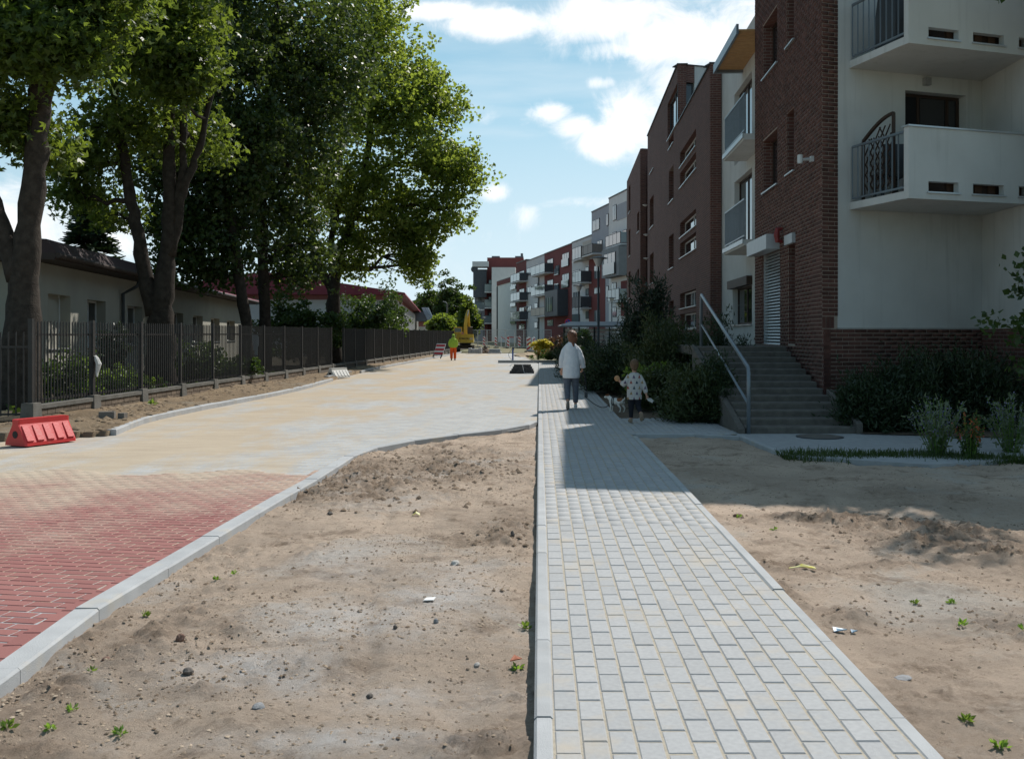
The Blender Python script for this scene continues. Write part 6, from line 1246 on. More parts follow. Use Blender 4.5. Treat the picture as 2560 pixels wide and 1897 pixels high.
# concrete pieces and heaps at the far end
def heap(name, label, c, r, mat, seed, cat='heap'):
    rs = np.random.RandomState(seed); m = MB(); rings = []
    for i in range(6):
        t = i / 5; rings.append([(c[0] + r[0] * (1 - t ** 1.3) * math.cos(a) * (1 + .18 * rs.normal()) + .001, c[1] + r[1] * (1 - t ** 1.3) * math.sin(a) * (1 + .18 * rs.normal()), c[2] + r[2] * t * (1 + .1 * rs.normal()) - (.05 if i == 0 else 0)) for a in [k * 6.283 / 14 for k in range(14)]])
    m.loft(rings); return m.build(name, mat, smooth=False, label=label, cat=cat)
T = thing('concrete_pallet', 'stack of grey concrete blocks at the road end below the excavator', 'blocks', (XZ(1188, 79), 79, 0))
for k in range(4): MB().rbox(-.55 + k * .28, -.29 + k * .28, -.4, .4, 0, .42 if k in (0, 3) else .36, .02).build('block', CONC, T)
T = thing('concrete_pallet', 'low grey slab pack at the road end, right of the block stack', 'blocks', (XZ(1237, 79), 79, 0)); MB().rbox(-.55, .55, -.4, .4, 0, .1, .02).build('pallet', CONC, T); MB().rbox(-.45, .45, -.35, .35, .102, .34, .03).build('slab', pm('wrapped_slab', (.25, .28, .31), None, 5, .3), T)
EARTH = pm('earth_heap', (.16, .11, .08), (.10, .07, .05), 6, .95, .6, 30); heap('soil_heap', 'brown soil heap between the two concrete packs', (XZ(1213, 80.5), 80.5, -.02), (.5, .6, .55), EARTH, 1); heap('soil_heap', 'flat sandy heap by the curved kerb near the golden tree', (XZ(1318, 70), 70, -.05), (1.0, 2.4, .30), pm('sand_heap', (.36, .28, .19), (.26, .20, .13), 5, .95, .5, 30), 2)
# blue standpipe with hose
Yb = G(1282, 899).y; T = thing('standpipe', 'blue standpipe with a looped grey hose on the far road', 'standpipe', (XZ(1282, Yb), Yb, ROADZ)); BLU = pm('blue_paint', (.02, .09, .33), (.02, .07, .26), 6, .4)
MB().tube([(0, 0, 0), (0, 0, .6), (.02, 0, .68), (.06, 0, .72)], [.05, .05, .055, .03], 10).build('pipe', BLU, T, smooth=True); MB().tube([(-.08, 0, .72), (.1, 0, .76)], .025, 8).build('valve', BLK, T)
hp = [(-.06 - .20 * math.sin(t * math.pi), -.1 * t, .66 - .62 * t) for t in [i / 12 for i in range(13)]]; MB().tube(hp, .012, 6).build('hose', BLK, T)
# stack of slabs wrapped in torn film
Yk = G(1305, 930).y; T = thing('paver_stack', 'dark stack of paving slabs with torn plastic film beside the pavement', 'paver stack', (XZ(1305, Yk), Yk, ROADZ)); DK = pm('dark_slab', (.10, .095, .095), (.07, .066, .066), 8, .9, .3, 40, isl=.15)
MB().box(-.5, .5, -.38, .38, 0, .02).build('pallet', WOODF, T)
for r in range(4):
    n = 10 - r; w = 1.02 * n / 10
    for k in range(n):
        x = -w / 2 + w * (k + .5) / n + (.02 if r else 0); MB().rbox(x - w / n * .47, x + w / n * .47, -.36 + r * .03, .36 - r * .03, .022 + r * .088, .022 + r * .088 + .084, .006).build('slab', DK, T)
FILM = pm('plastic_film', (.62, .66, .68), (.50, .54, .57), 14, .25, .4, 30, spec=.6)
def film(pts, par): 
    m = MB(); n = len(pts)
    for a, b in zip(pts, pts[1:]): m.bar(a, b, .035, .01)
    return m.build('torn_film', FILM, par)
film([(-.50, -.38, .30), (-.42, -.30, .385), (-.2, -.1, .395), (.1, -.2, .40), (.3, .0, .395)], T); film([(.02, -.40, .38), (.06, -.41, .2), (.1, -.42, .04), (.25, -.55, .02), (.45, -.6, .02)], T)
# street lamps
def lamp(label, px, Y, h, d=1.0):
    T = thing('street_lamp', label, 'street lamp', (XZ(px, Y), Y, 0), group='cone shaped street lamps'); MB().tube([(0, 0, -.05), (0, 0, .9), (0, 0, .92), (0, 0, h - .42)], [.085, .08, .055, .045], 12).build('pole', STEEL_D, T, smooth=True)
    MB().lathe([(.06, h - .45), (.10, h - .42), (.23, h - .12), (.24, h - .1)], 18).build('lamp_cone', pm('lamp_glass', (.50, .52, .54), (.44, .46, .48), 4, .3), T, smooth=True); MB().lathe([(.42, h - .098), (.42, h - .08), (.12, h), (.02, h + .01)], 20).build('lamp_cap', CLAD, T, smooth=True); return T
lamp('tallest looking street lamp, right above the refuse shelter', 1496, 42, 1.6 + 193 * 42 / F); lamp('street lamp left of the tallest one, over the woman', 1447, 66, 1.6 + 122 * 66 / F); lamp('street lamp against the pale flats by the far brick block', 1529.6, 88, 1.6 + 91 * 88 / F); lamp('street lamp in front of the narrow red flats', 1316, 118, 1.6 + 68 * 118 / F); lamp('smallest street lamp by the far red and black block', 1209, 150, 1.6 + 41 * 150 / F)
# no parking sign
Yn = 74.0; T = thing('road_sign', 'round blue and red no parking sign by the shelter roof', 'sign', (XZ(1420, Yn), Yn, 0)); zs = H + (CY - 805) * Yn / F
MB().tube([(0, .04, -.05), (0, .04, zs + .2)], .03, 8).build('pole', SILL, T); m = MB(); m.tube([(0, 0, zs), (0, .02, zs)], .26, 24); m.build('disc_border', RR, T); m = MB(); m.tube([(0, -.006, zs), (0, -.002, zs)], .20, 24); m.build('disc_face', pm('sign_blue', (.02, .08, .40), None, 5, .4), T); MB().bar((-.15, -.012, zs + .15), (.15, -.012, zs - .15), .008, .05).build('slash', RR, T)
# utility pole
Yu = 122.0; T = thing('utility_pole', 'concrete utility pole with a lamp arm before the lindens', 'pole', (XZ(1118, Yu), Yu, 0)); zu = H + (CY - 760) * Yu / F
MB().tube([(0, 0, -.05), (0, 0, zu)], [.16, .1], 8).build('pole', CONC_D, T); MB().tube([(-.55, 0, -.05), (-.1, 0, zu * .8)], [.14, .1], 8).build('strut', CONC_D, T); MB().tube([(0, 0, zu), (-.2, 0, zu + .25), (-.55, 0, zu + .3)], .05, 6).build('lamp_arm', CLAD, T); m = MB(); m.tube([(0, 0, zu * .72), (1.2, -.5, zu * .66), (2.6, -1, zu * .63)], .02, 5); m.build('cable', BLK, T)
# manhole cover
p = G(2040, 1088); T = thing('manhole_cover', 'dark oval looking manhole cover at the foot of the steps', 'manhole cover', (p.x, p.y - .2, 0)); MB().lathe([(.36, -.02), (.36, .006), (.33, .008)], 28).build('frame', STEEL_D, T); MB().lathe([(.325, -.01), (.325, .011), (.02, .012)], 28).build('lid', STEPM, T)
# litter and stones
def litter(name, label, px, py, side, pts, mat, cat, rz=0.0):
    z0 = {'L': SLZ, 'R': -.055}[side]; p = G(px, py, z0); hz = {'L': hzL, 'R': hzR}[side](p.x, p.y); m = MB()
    n = len(pts); m.add([(x, y, z + .008) for x, y, z in pts] + [(x, y, z + .003) for x, y, z in pts], [tuple(range(n)), tuple(reversed(range(n, 2 * n)))] + [(i, n + i, n + (i + 1) % n, (i + 1) % n) for i in range(n)]); return m.build(name, mat, label=label, cat=cat, loc=(p.x, p.y, hz + .004), rz=rz)
YEL = pm('yellow_wrapper', (.65, .55, .05), (.62, .60, .42), 30, .35); BLP = pm('blue_plastic', (.10, .20, .32), (.2, .3, .38), 20, .4)
litter('wrapper', 'crumpled yellow and white wrapper on the right soil', 2006, 1430, 'R', [(-.09, -.01, 0), (-.03, -.012, .012), (.0, -.03, .02), (.09, -.02, .005), (.085, .02, .008), (.0, .028, .025), (-.04, .012, .01), (-.09, .012, .0)], YEL, 'litter', R(-8))
litter('plastic_scrap', 'blue plastic scrap on the right soil, larger one', 2098, 1580, 'R', [(-.035, -.02, 0), (.035, -.03, .015), (.03, .01, .005), (-.03, .025, .012)], BLP, 'litter'); litter('plastic_scrap', 'blue plastic scrap on the right soil, smaller one', 2134, 1583, 'R', [(-.015, -.015, 0), (.018, -.012, .012), (.012, .015, .004), (-.014, .014, .01)], BLP, 'litter')
litter('dry_leaf', 'yellow fallen leaf on the left soil', 1040, 1290, 'L', [(-.035, -.03, 0), (0, -.015, .02), (.04, -.02, .0), (.03, .03, .01), (0, .02, .03), (-.03, .03, .0)], YEL, 'leaf'); litter('paper_scrap', 'white flat scrap on the left soil', 1073, 1508, 'L', [(-.035, -.02, 0), (.03, -.03, .005), (.04, .02, .01), (-.02, .03, .004)], RW, 'litter')
litter('dry_leaf', 'dry red leaf lying on the weed by the pavement edge', 1290, 1664, 'L', [(-.03, -.02, .02), (.02, -.02, .03), (.03, .015, .02), (-.01, .03, .035)], pm('dry_leaf', (.35, .12, .06), (.28, .09, .05), 30, .7), 'leaf')
def stone(label, px, py, side, r, mat, seed, cat='stone'):
    z0 = {'L': SLZ, 'R': -.055}[side]; p = G(px, py, z0); hz = {'L': hzL, 'R': hzR}[side](p.x, p.y); rs = np.random.RandomState(seed); m = MB(); n = 9; rings = []
    for i in range(6):
        t = math.pi * (.06 + .88 * i / 5); rings.append([(r[0] * math.sin(t) * math.cos(a) * (1 + .12 * rs.normal()), r[1] * math.sin(t) * math.sin(a) * (1 + .12 * rs.normal()), -r[2] * math.cos(t)) for a in [k * 6.283 / n for k in range(n)]])
    m.loft(rings); return m.build('stone', mat, label=label, cat=cat, loc=(p.x, p.y, hz + r[2] * .45), rz=rs.rand() * 3, smooth=False)
ST1 = pm('pale_stone', (.40, .385, .36), (.32, .30, .28), 15, .85, .3, 60); ST2 = pm('dark_stone', (.15, .13, .115), (.10, .085, .075), 15, .9, .4, 60); ST3 = pm('brick_shard', (.20, .12, .09), (.15, .09, .07), 15, .9, .4, 60); ST4 = pm('grey_stone', (.27, .27, .275), (.20, .20, .205), 15, .85, .4, 60)
for lab, px, py, sd, r, mt in (('pale oval stone in the middle of the left soil', 1138, 1414, 'L', (.045, .032, .02), ST1), ('upright dark shard near the pavement edge', 1281, 1352, 'L', (.022, .018, .04), ST2), ('dark stone on the lower left soil, beside a clod', 470, 1690, 'L', (.028, .024, .02), ST2), ('reddish brick shard upper left of the dark stone', 450, 1622, 'L', (.026, .018, .026), ST3), ('grey lump below the dark stone on the left soil', 645, 1775, 'L', (.035, .025, .015), ST4), ('rounded grey pebble on the left soil above the pale patch', 1090, 1563, 'L', (.016, .015, .018), ST4), ('dark pebble left of the rounded grey pebble', 988, 1580, 'L', (.013, .013, .014), ST2), ('pale pebble near the pavement on the lower soil', 1193, 1660, 'L', (.022, .015, .012), ST1), ('dark stone near the far bend of the kerb', 825, 1290, 'L', (.028, .025, .018), ST2), ('small dark stone at the bottom of the left soil', 925, 1740, 'L', (.018, .016, .014), ST2),
                               ('flat grey slab on the right soil by the kerb', 2255, 1705, 'R', (.06, .04, .012), ST4), ('brick shard on the right soil near the shadow', 1846, 1290, 'R', (.05, .035, .02), ST3), ('pink stone by the weed at the lower left kerb', 265, 1652, 'L', (.025, .02, .012), ST3)):
    stone(lab, px, py, sd, r, mt, int(px))

# ------------------------------------------------------------------ excavator
Yx = G(1161, 879).y; YL = pm('digger_yellow', (.60, .40, .05), (.52, .34, .045), 5, .45, c3=(.25, .17, .06), s3=3, t3=(.56, .72), amt3=.6); TRK = pm('track_steel', (.06, .05, .042), (.10, .075, .055), 8, .85, .3, 40)
EX = thing('excavator', 'yellow tracked excavator parked at the road end with raised boom', 'excavator', (XZ(1163, Yx), Yx, -.02), R(6))
for sx in (-.62, .62):
    prof = [(-1.1, .28), (-1.0, .08), (-.8, 0), (.8, 0), (1.0, .08), (1.1, .28), (1.0, .48), (.8, .56), (-.8, .56), (-1.0, .48)]; m = MB(); m.loft([[(sx - .17, y, z) for y, z in prof], [(sx + .17, y, z) for y, z in prof]]); o = m.build('track', TRK, EX)
    for k in range(14):
        y = -1.0 + k * 2.0 / 13; MB().box(sx - .18, sx + .18, y - .05, y + .05, .561, .59).build('track_shoe', TRK, o)
    for k in range(3): m = MB(); m.tube([(sx - .185, -.7 + k * .7, .28), (sx - .171, -.7 + k * .7, .28)], .14, 12); m.build('roller', BLK, o)
MB().box(-.45, .45, -.6, .6, .3, .62).build('undercarriage', TRK, EX); MB().lathe([(.5, .62), (.5, .8)], 20).build('turntable', BLK, EX)
pf = [(-.86, -.55), (-.80, -1.0), (-.4, -1.15), (.3, -1.15), (.68, -1.0), (.74, -.55), (.74, .75), (-.86, .75)]
MB().prism(pf, .82, 1.36).build('counterweight', YL, EX); MB().prism([(x * .97, y * .97) for x, y in pf], 1.362, 1.56).build('engine_cover', YL, EX)
cab = thing('cab', None, None); cab.parent = EX
MB().box(-1.0, -.28, -.35, .85, 1.565, 1.75).build('cab_base', YL, cab); MB().box(-1.0, -.28, -.35, .85, 2.12, 2.2).build('cab_roof', YL, cab)
for x, y in ((-.97, -.32), (-.31, -.32), (-.97, .82), (-.31, .82)): MB().box(x - .03, x + .03, y - .03, y + .03, 1.751, 2.119).build('cab_pillar', YL, cab)
MB().box(-.94, -.34, -.33, -.31, 1.76, 2.11).build('rear_window', GLASS, cab); MB().box(-.97, -.955, -.28, .78, 1.76, 2.11).build('side_window', GLASS, cab)
m = MB(); m.loft([[(x, y, z) for x, y, z in r] for r in ([(-.12, .5, 1.4), (.22, .5, 1.4), (.22, .95, 1.4), (-.12, .95, 1.4)], [(-.1, .75, 2.4), (.2, .75, 2.4), (.2, 1.2, 2.4), (-.1, 1.2, 2.4)], [(.02, 1.0, 3.2), (.26, 1.0, 3.2), (.26, 1.35, 3.2), (.02, 1.35, 3.2)], [(.2, 1.3, 3.75), (.4, 1.3, 3.75), (.4, 1.55, 3.75), (.2, 1.55, 3.75)])]); m.build('boom', YL, EX)
MB().bar((.3, 1.5, 3.7), (.42, 2.6, 2.2), .2, .26).build('stick', YL, EX); MB().tube([(.05, .62, 1.6), (.12, .98, 2.9)], .055, 8).build('boom_cylinder', SILL, EX); MB().tube([(.12, .9, 2.6), (.34, 1.2, 3.72)], .05, 8).build('stick_cylinder', SILL, EX)
m = MB(); m.loft([[(.1, 2.3, 2.2), (.75, 2.3, 2.2), (.75, 2.7, 2.25), (.1, 2.7, 2.25)], [(.1, 2.2, 1.7), (.75, 2.2, 1.7), (.75, 2.75, 1.75), (.1, 2.75, 1.75)], [(.1, 2.3, 1.5), (.75, 2.3, 1.5), (.75, 2.5, 1.5), (.1, 2.5, 1.5)]]); m.build('bucket', TRK, EX)
MB().add([(-.42, -1.16, 1.57), (-.12, -1.16, 1.57), (-.27, -1.16, 1.82), (-.42, -1.14, 1.57), (-.12, -1.14, 1.57), (-.27, -1.14, 1.82)], [(0, 1, 2), (5, 4, 3), (0, 3, 4, 1), (1, 4, 5, 2), (2, 5, 3, 0)]).build('warning_triangle', pm('triangle_pink', (.6, .25, .2), None, 5, .5), EX)
tc_ = bpy.data.curves.new('lettering', 'FONT'); tc_.body = 'KOMATSU'; tc_.size = .2; tc_.align_x = 'CENTER'; tc_.extrude = .003; tc_.offset = .006
to = bpy.data.objects.new('tmp_lettering', tc_); COL.objects.link(to); dg = bpy.context.evaluated_depsgraph_get(); tme = bpy.data.meshes.new_from_object(to.evaluated_get(dg)); bpy.data.objects.remove(to); tme.materials.clear(); tme.materials.append(BLK)
o = place('lettering', tme, EX); o.rotation_euler = (R(90), 0, 0); o.location = (-.12, -1.156, 1.12); o.scale = (.95, 1, 1)
m = MB()
for k in range(3): m.add([(.36 + k * .1, -1.156, 1.08), (.42 + k * .1, -1.156, 1.08), (.46 + k * .1, -1.156, 1.26), (.40 + k * .1, -1.156, 1.26)], [(0, 1, 2, 3)])
o = m.build('hazard_marking', pm('hazard_white', (.6, .55, .5), None, 5, .5), EX, kind='stuff')
# ------------------------------------------------------------------ people and dog
def remesh(mb, name, mats, voxel, parent, smooth=2, paint=None):
    me = mb.mesh(name + '_raw', mats); o = bpy.data.objects.new('tmp', me); COL.objects.link(o)
    md = o.modifiers.new('r', 'REMESH'); md.mode = 'VOXEL'; md.voxel_size = voxel; md.use_smooth_shade = True
    if smooth: s = o.modifiers.new('s', 'SMOOTH'); s.iterations = smooth; s.factor = .5
    dg = bpy.context.evaluated_depsgraph_get(); dg.update(); m2 = bpy.data.meshes.new_from_object(o.evaluated_get(dg)); bpy.data.objects.remove(o); m2.name = name
    m2.materials.clear()
    for m_ in (mats if isinstance(mats, (list, tuple)) else [mats]): m2.materials.append(m_)
    if paint:
        mi = [paint(p.center, p.normal) for p in m2.polygons]; m2.polygons.foreach_set('material_index', mi)
    m2.polygons.foreach_set('use_smooth', [True] * len(m2.polygons)); return place(name, m2, parent)
SKIN = pm('skin', (.48, .27, .19), (.42, .23, .16), 20, .55)
X1 = (1, 0, 0)
def hand(mb, w, d, s=1.0, curl=.5, side=1, grip=(0, 1, 0)):
    """palm, four fingers and a thumb leaving its side; w wrist, d direction of the hand"""
    w = Vector(w); d = Vector(d).normalized(); g = Vector(grip); g = (g - d * g.dot(d)).normalized(); u = d.cross(g) * side
    k = w + d * .085 * s; mb.tube([w - d * .01, w + d * .04 * s, k], [(.022 * s, .016 * s), (.036 * s, .018 * s), (.038 * s, .015 * s)], 8, True, u)
    for i, L_ in enumerate((.070, .080, .074, .058)):
        b = k + u * ((i - 1.5) * .019 * s) - d * .006; m1 = b + (d * math.cos(curl) + g * math.sin(curl)) * L_ * .45 * s; m2 = m1 + (d * math.cos(curl * 2.2) + g * math.sin(curl * 2.2)) * L_ * .33 * s; m3 = m2 + (d * math.cos(curl * 3) + g * math.sin(curl * 3)) * L_ * .25 * s
        mb.tube([b, m1, m2, m3], [.0095 * s, .009 * s, .008 * s, .006 * s], 6)
    t0 = w + d * .03 * s - u * .03 * s; t1 = t0 + (d * .6 - u * .5 + g * .4).normalized() * .04 * s; mb.tube([t0, t1, t1 + (d * .7 + g * .7).normalized() * .03 * s], [.012 * s, .011 * s, .007 * s], 6)
def head(mb, c, s, face=True):
    c = Vector(c); mb.ball(c, (.074 * s, .092 * s, .112 * s), 14, 10); mb.ball(c + Vector((0, .03 * s, -.055 * s)), (.055 * s, .06 * s, .06 * s), 12, 8)
    mb.ball(c + Vector((0, .098 * s, -.018 * s)), (.014 * s, .022 * s, .026 * s), 8, 6)
    for sx in (-1, 1): mb.ball(c + Vector((sx * .075 * s, .0, -.01 * s)), (.012 * s, .024 * s, .034 * s), 8, 6); mb.ball(c + Vector((sx * .03 * s, .086 * s, .012 * s)), (.014 * s, .008 * s, .009 * s), 8, 6)
    mb.ball(c + Vector((0, .088 * s, -.062 * s)), (.024 * s, .01 * s, .008 * s), 8, 6)
def face_bits(par, c, s):
    c = Vector(c)
    for sx in (-1, 1): MB().ball(c + Vector((sx * .03 * s, .091 * s, .012 * s)), .006 * s, 8, 6).build('eye', BLK, par)
    MB().ball(c + Vector((0, .094 * s, -.062 * s)), (.02 * s, .006 * s, .006 * s), 8, 6).build('mouth', pm('lip', (.35, .12, .1), None, 9, .5), par)

# ---- woman walking away, white shirt
W = thing('person', 'woman in a loose white shirt and grey jeans walking away with a dog lead', 'person', (G(1428, 1022).x, G(1428, 1022).y, .004), R(2))
b = MB(); hc = (0.02, .02, 1.545); head(b, hc, 1.08); b.tube([(0, -.0, 1.30), (.01, .0, 1.40), (.015, .012, 1.48)], [.065, .052, .052], 10)
b.tube([(0, 0, .80), (0, 0, .95), (0, 0, 1.10), (0, -.01, 1.25), (0, -.01, 1.36), (0, 0, 1.40)], [(.16, .11), (.155, .11), (.14, .10), (.145, .095), (.11, .075), (.05, .045)], 14, True, X1)
b.tube([(-.12, 0, 1.28), (-.215, -.02, 1.08), (-.225, .0, .98), (-.225, .03, .84)], [.045, .045, .038, .03], 9); b.tube([(.12, 0, 1.28), (.228, -.02, 1.08), (.26, .02, .98), (.275, .05, .86)], [.045, .045, .038, .03], 9)
hand(b, (-.225, .03, .84), (0, .1, -1), 1.0, .4, 1, (0, .3, 0)); hand(b, (.275, .05, .87), (.05, .1, -1), 1.0, .9, -1, (-1, .2, 0))
RL_ = [(.085, 0, .82), (.10, .03, .48), (.105, .03, .30), (.105, .02, .10)]; LL_ = [(-.085, 0, .82), (-.095, -.03, .48), (-.10, -.16, .30), (-.10, -.27, .17)]
b.tube(RL_, [.088, .062, .056, .036], 10); b.tube(LL_, [.088, .062, .056, .036], 10); b.tube([(.105, .02, .10), (.108, .03, .045), (.115, .13, .035)], [.038, .036, .03], 8); b.tube([(-.10, -.27, .17), (-.10, -.275, .10), (-.10, -.22, .03)], [.038, .036, .03], 8)
remesh(b, 'body', SKIN, .0085, W, 2); face_bits(W, hc, 1.08)
SHIRT = pm('white_shirt', (.72, .72, .74), (.62, .62, .65), 9, .8, 1.0, 14); JEAN = pm('grey_jeans', (.12, .135, .165), (.09, .10, .125), 18, .85, .4, 40)
b = MB(); b.tube([(0, -.02, .655), (0, -.022, .72), (0, -.02, .95), (0, -.02, 1.12), (0, -.015, 1.26), (0, -.005, 1.355), (.008, .0, 1.405), (.01, .005, 1.44)], [(.200, .15), (.215, .155), (.205, .15), (.188, .135), (.175, .118), (.14, .09), (.078, .07), (.06, .058)], 22, True, X1)
b.tube([(-.12, 0, 1.315), (-.175, -.01, 1.23), (-.228, -.02, 1.08), (-.242, .0, .98), (-.24, .02, .90)], [.05, .068, .068, .062, .056], 11); b.tube([(.12, 0, 1.315), (.178, -.01, 1.23), (.242, -.02, 1.08), (.275, .02, .98), (.288, .04, .90)], [.05, .068, .07, .064, .058], 11)
remesh(b, 'shirt', SHIRT, .011, W, 2)
m = MB(); m.tube([(-.24, .02, .905), (-.24, .022, .87)], [.064, .062], 12, False); m.build('cuff', SHIRT, W); m = MB(); m.tube([(.288, .04, .905), (.290, .045, .87)], [.066, .064], 12, False); m.build('cuff', SHIRT, W)
b = MB(); b.tube([(0, 0, .90), (0, 0, .78), (0, 0, .72)], [(.18, .12), (.195, .13), (.16, .11)], 14, True, X1); b.tube([(.09, 0, .80), (.10, .02, .62), (.105, .03, .46), (.108, .03, .30), (.107, .02, .13)], [.108, .098, .08, .072, .06], 12); b.tube([(-.09, 0, .80), (-.095, -.015, .62), (-.098, -.03, .46), (-.10, -.15, .31), (-.10, -.25, .20)], [.108, .098, .08, .070, .058], 12)
remesh(b, 'jeans', JEAN, .011, W, 2)
WSHOE = pm('white_shoe', (.62, .62, .60), (.52, .52, .50), 20, .6); SOLE = pm('shoe_sole', (.20, .17, .14), (.26, .22, .19), 20, .8)
b = MB(); b.tube([(.107, -.05, .05), (.108, .0, .055), (.11, .08, .045), (.118, .17, .033)], [(.036, .05), (.042, .055), (.046, .045), (.032, .03)], 10, True, X1); remesh(b, 'shoe', WSHOE, .008, W, 1)
b = MB(); b.tube([(-.10, -.315, .17), (-.10, -.30, .11), (-.10, -.27, .05), (-.10, -.22, .005)], [(.036, .045), (.044, .05), (.048, .042), (.034, .025)], 10, True, X1); remesh(b, 'shoe', SOLE, .008, W, 1)
HAIR = pm('auburn_hair', (.20, .075, .032), (.11, .04, .02), 60, .4, .8, 120, spec=.5)
b = MB(); hc_ = Vector(hc); b.ball(hc_ + Vector((0, -.025, .015)), (.122, .112, .115), 14, 10); b.ball(hc_ + Vector((.015, -.055, -.065)), (.115, .07, .10), 12, 8)
b.tube([hc_ + Vector((.0, -.07, -.10)), hc_ + Vector((.02, -.10, -.16)), hc_ + Vector((.03, -.105, -.23)), hc_ + Vector((.028, -.10, -.27))], [.035, .032, .024, .008], 9); remesh(b, 'hair', HAIR, .008, W, 2)
# ---- child
Cp = G(1586, 1057); CH = thing('person', 'small child in a pale sweater printed with little trees, walking behind the dog', 'person', (Cp.x, Cp.y, .003), R(4)); k = 1.0
b = MB(); hc = (.0, .01, 1.03); head(b, hc, .92); b.tube([(0, 0, .82), (0, 0, .90), (0, .005, .96)], [.05, .042, .045], 9)
b.tube([(0, 0, .46), (0, 0, .60), (0, 0, .76), (0, 0, .86), (0, 0, .89)], [(.11, .085), (.11, .085), (.115, .08), (.10, .065), (.04, .04)], 12, True, X1)
b.tube([(-.10, 0, .84), (-.175, -.01, .72), (-.20, .05, .68), (-.27, .09, .74)], [.04, .034, .028, .022], 8); b.tube([(.10, 0, .84), (.17, -.03, .70), (.205, -.06, .58), (.225, -.075, .50)], [.04, .034, .028, .022], 8)
hand(b, (-.265, .09, .735), (-.7, .2, .5), .72, .9, 1, (0, .6, .4)); hand(b, (.225, -.075, .50), (.25, -.1, -1), .72, .8, -1, (-.3, .9, 0))
b.tube([(-.06, 0, .48), (-.06, .02, .28), (-.07, .0, .06)], [.07, .048, .03], 9); b.tube([(.06, 0, .48), (.075, -.02, .28), (.10, -.17, .17)], [.07, .048, .03], 9); b.tube([(-.07, -.02, .04), (-.075, .09, .03)], [.028, .024], 8); b.tube([(.10, -.17, .16), (.11, -.16, .08)], [.028, .024], 8)
remesh(b, 'body', SKIN, .0075, CH, 2); face_bits(CH, hc, .92)
KN = [pm('pale_sweater', (.50, .48, .46), (.44, .42, .40), 25, .9, .4, 60), pm('tree_navy', (.02, .05, .08), None, 9, .9), pm('tree_rust', (.28, .07, .05), None, 9, .9), pm('tree_plum', (.11, .08, .14), None, 9, .9), pm('tree_ochre', (.28, .19, .10), None, 9, .9)]
def treeprint(c, n):
    x, z = c.x + (.3 if n.y < 0 else .37), c.z; row = math.floor(z / .098); u = (x + (.055 if row % 2 else 0)) / .11; col = math.floor(u); fx_ = (u - col - .5) * .11; fz = z - row * .098
    if .016 < fz < .078 and abs(fx_) < .028 * (1 - (fz - .016) / .065): return 1 + int((col * 7 + row * 5) % 4)
    return 0
b = MB(); b.tube([(0, -.005, .42), (0, -.005, .52), (0, -.005, .66), (0, 0, .80), (0, 0, .88), (0, 0, .905)], [(.145, .11), (.15, .112), (.148, .11), (.14, .10), (.10, .07), (.055, .055)], 18, True, X1); b.tube([(-.09, 0, .84), (-.17, -.01, .73), (-.20, .04, .685), (-.245, .075, .72)], [.055, .058, .052, .045], 10); b.tube([(.09, 0, .84), (.165, -.03, .70), (.20, -.055, .60), (.218, -.07, .535)], [.055, .056, .05, .042], 10)
remesh(b, 'sweater', KN, .007, CH, 2, treeprint)
NAVY = pm('navy_leggings', (.016, .017, .024), None, 10, .9); b = MB(); b.tube([(0, 0, .52), (0, 0, .44)], [(.115, .09), (.105, .085)], 12, True, X1); b.tube([(-.06, 0, .46), (-.062, .02, .28), (-.068, .0, .09)], [.078, .056, .038], 10); b.tube([(.06, 0, .46), (.075, -.02, .28), (.095, -.15, .19)], [.078, .056, .038], 10); remesh(b, 'leggings', NAVY, .008, CH, 2)
TAN = pm('tan_shoe', (.30, .22, .16), (.24, .18, .13), 14, .8); b = MB(); b.tube([(-.07, -.05, .035), (-.072, .02, .045), (-.085, .10, .028)], [(.032, .035), (.038, .045), (.028, .026)], 10, True, X1); remesh(b, 'shoe', TAN, .007, CH, 1); b = MB(); b.tube([(.10, -.215, .20), (.105, -.205, .13), (.11, -.17, .05)], [(.032, .032), (.042, .036), (.032, .024)], 10, True, X1); remesh(b, 'shoe', TAN, .007, CH, 1)
b = MB(); hc_ = Vector(hc); b.ball(hc_ + Vector((0, -.012, .018)), (.090, .092, .098), 14, 10); b.ball(hc_ + Vector((0, -.045, -.04)), (.066, .045, .06), 12, 8); remesh(b, 'hair', pm('light_brown_hair', (.17, .10, .055), (.11, .065, .036), 50, .5, .8, 120), .008, CH, 1)
cw = CH.matrix_basis; cloc = Vector((Cp.x, Cp.y, .003)); cr = Matrix.Rotation(R(4), 3, 'Z')
def cpt(v): return cloc + cr @ Vector((v[0] * .92, v[1] * .92, v[2]))
m = MB(); m.ball(cpt((-.325, .105, .79)), (.05, .035, .055), 12, 8); m.build('bread_roll', pm('bread', (.38, .17, .07), (.5, .30, .16), 18, .7), smooth=True, label='bitten bread roll held up in the child\'s left hand', cat='bread')
m = MB(); a = [cpt((.22, -.10, .44)), cpt((.30, -.13, .45)), cpt((.33, -.10, .36)), cpt((.36, -.12, .40)), cpt((.25, -.08, .40))]; m.add([*a, *[p_ + Vector((0, .01, 0)) for p_ in a]], [(0, 1, 3, 2, 4), (9, 7, 8, 6, 5), (0, 5, 6, 1), (1, 6, 8, 3), (3, 8, 7, 2), (2, 7, 9, 4), (4, 9, 5, 0)]); m.build('paper_napkin', WHITE, label='white paper napkin in the child\'s right hand', cat='napkin')
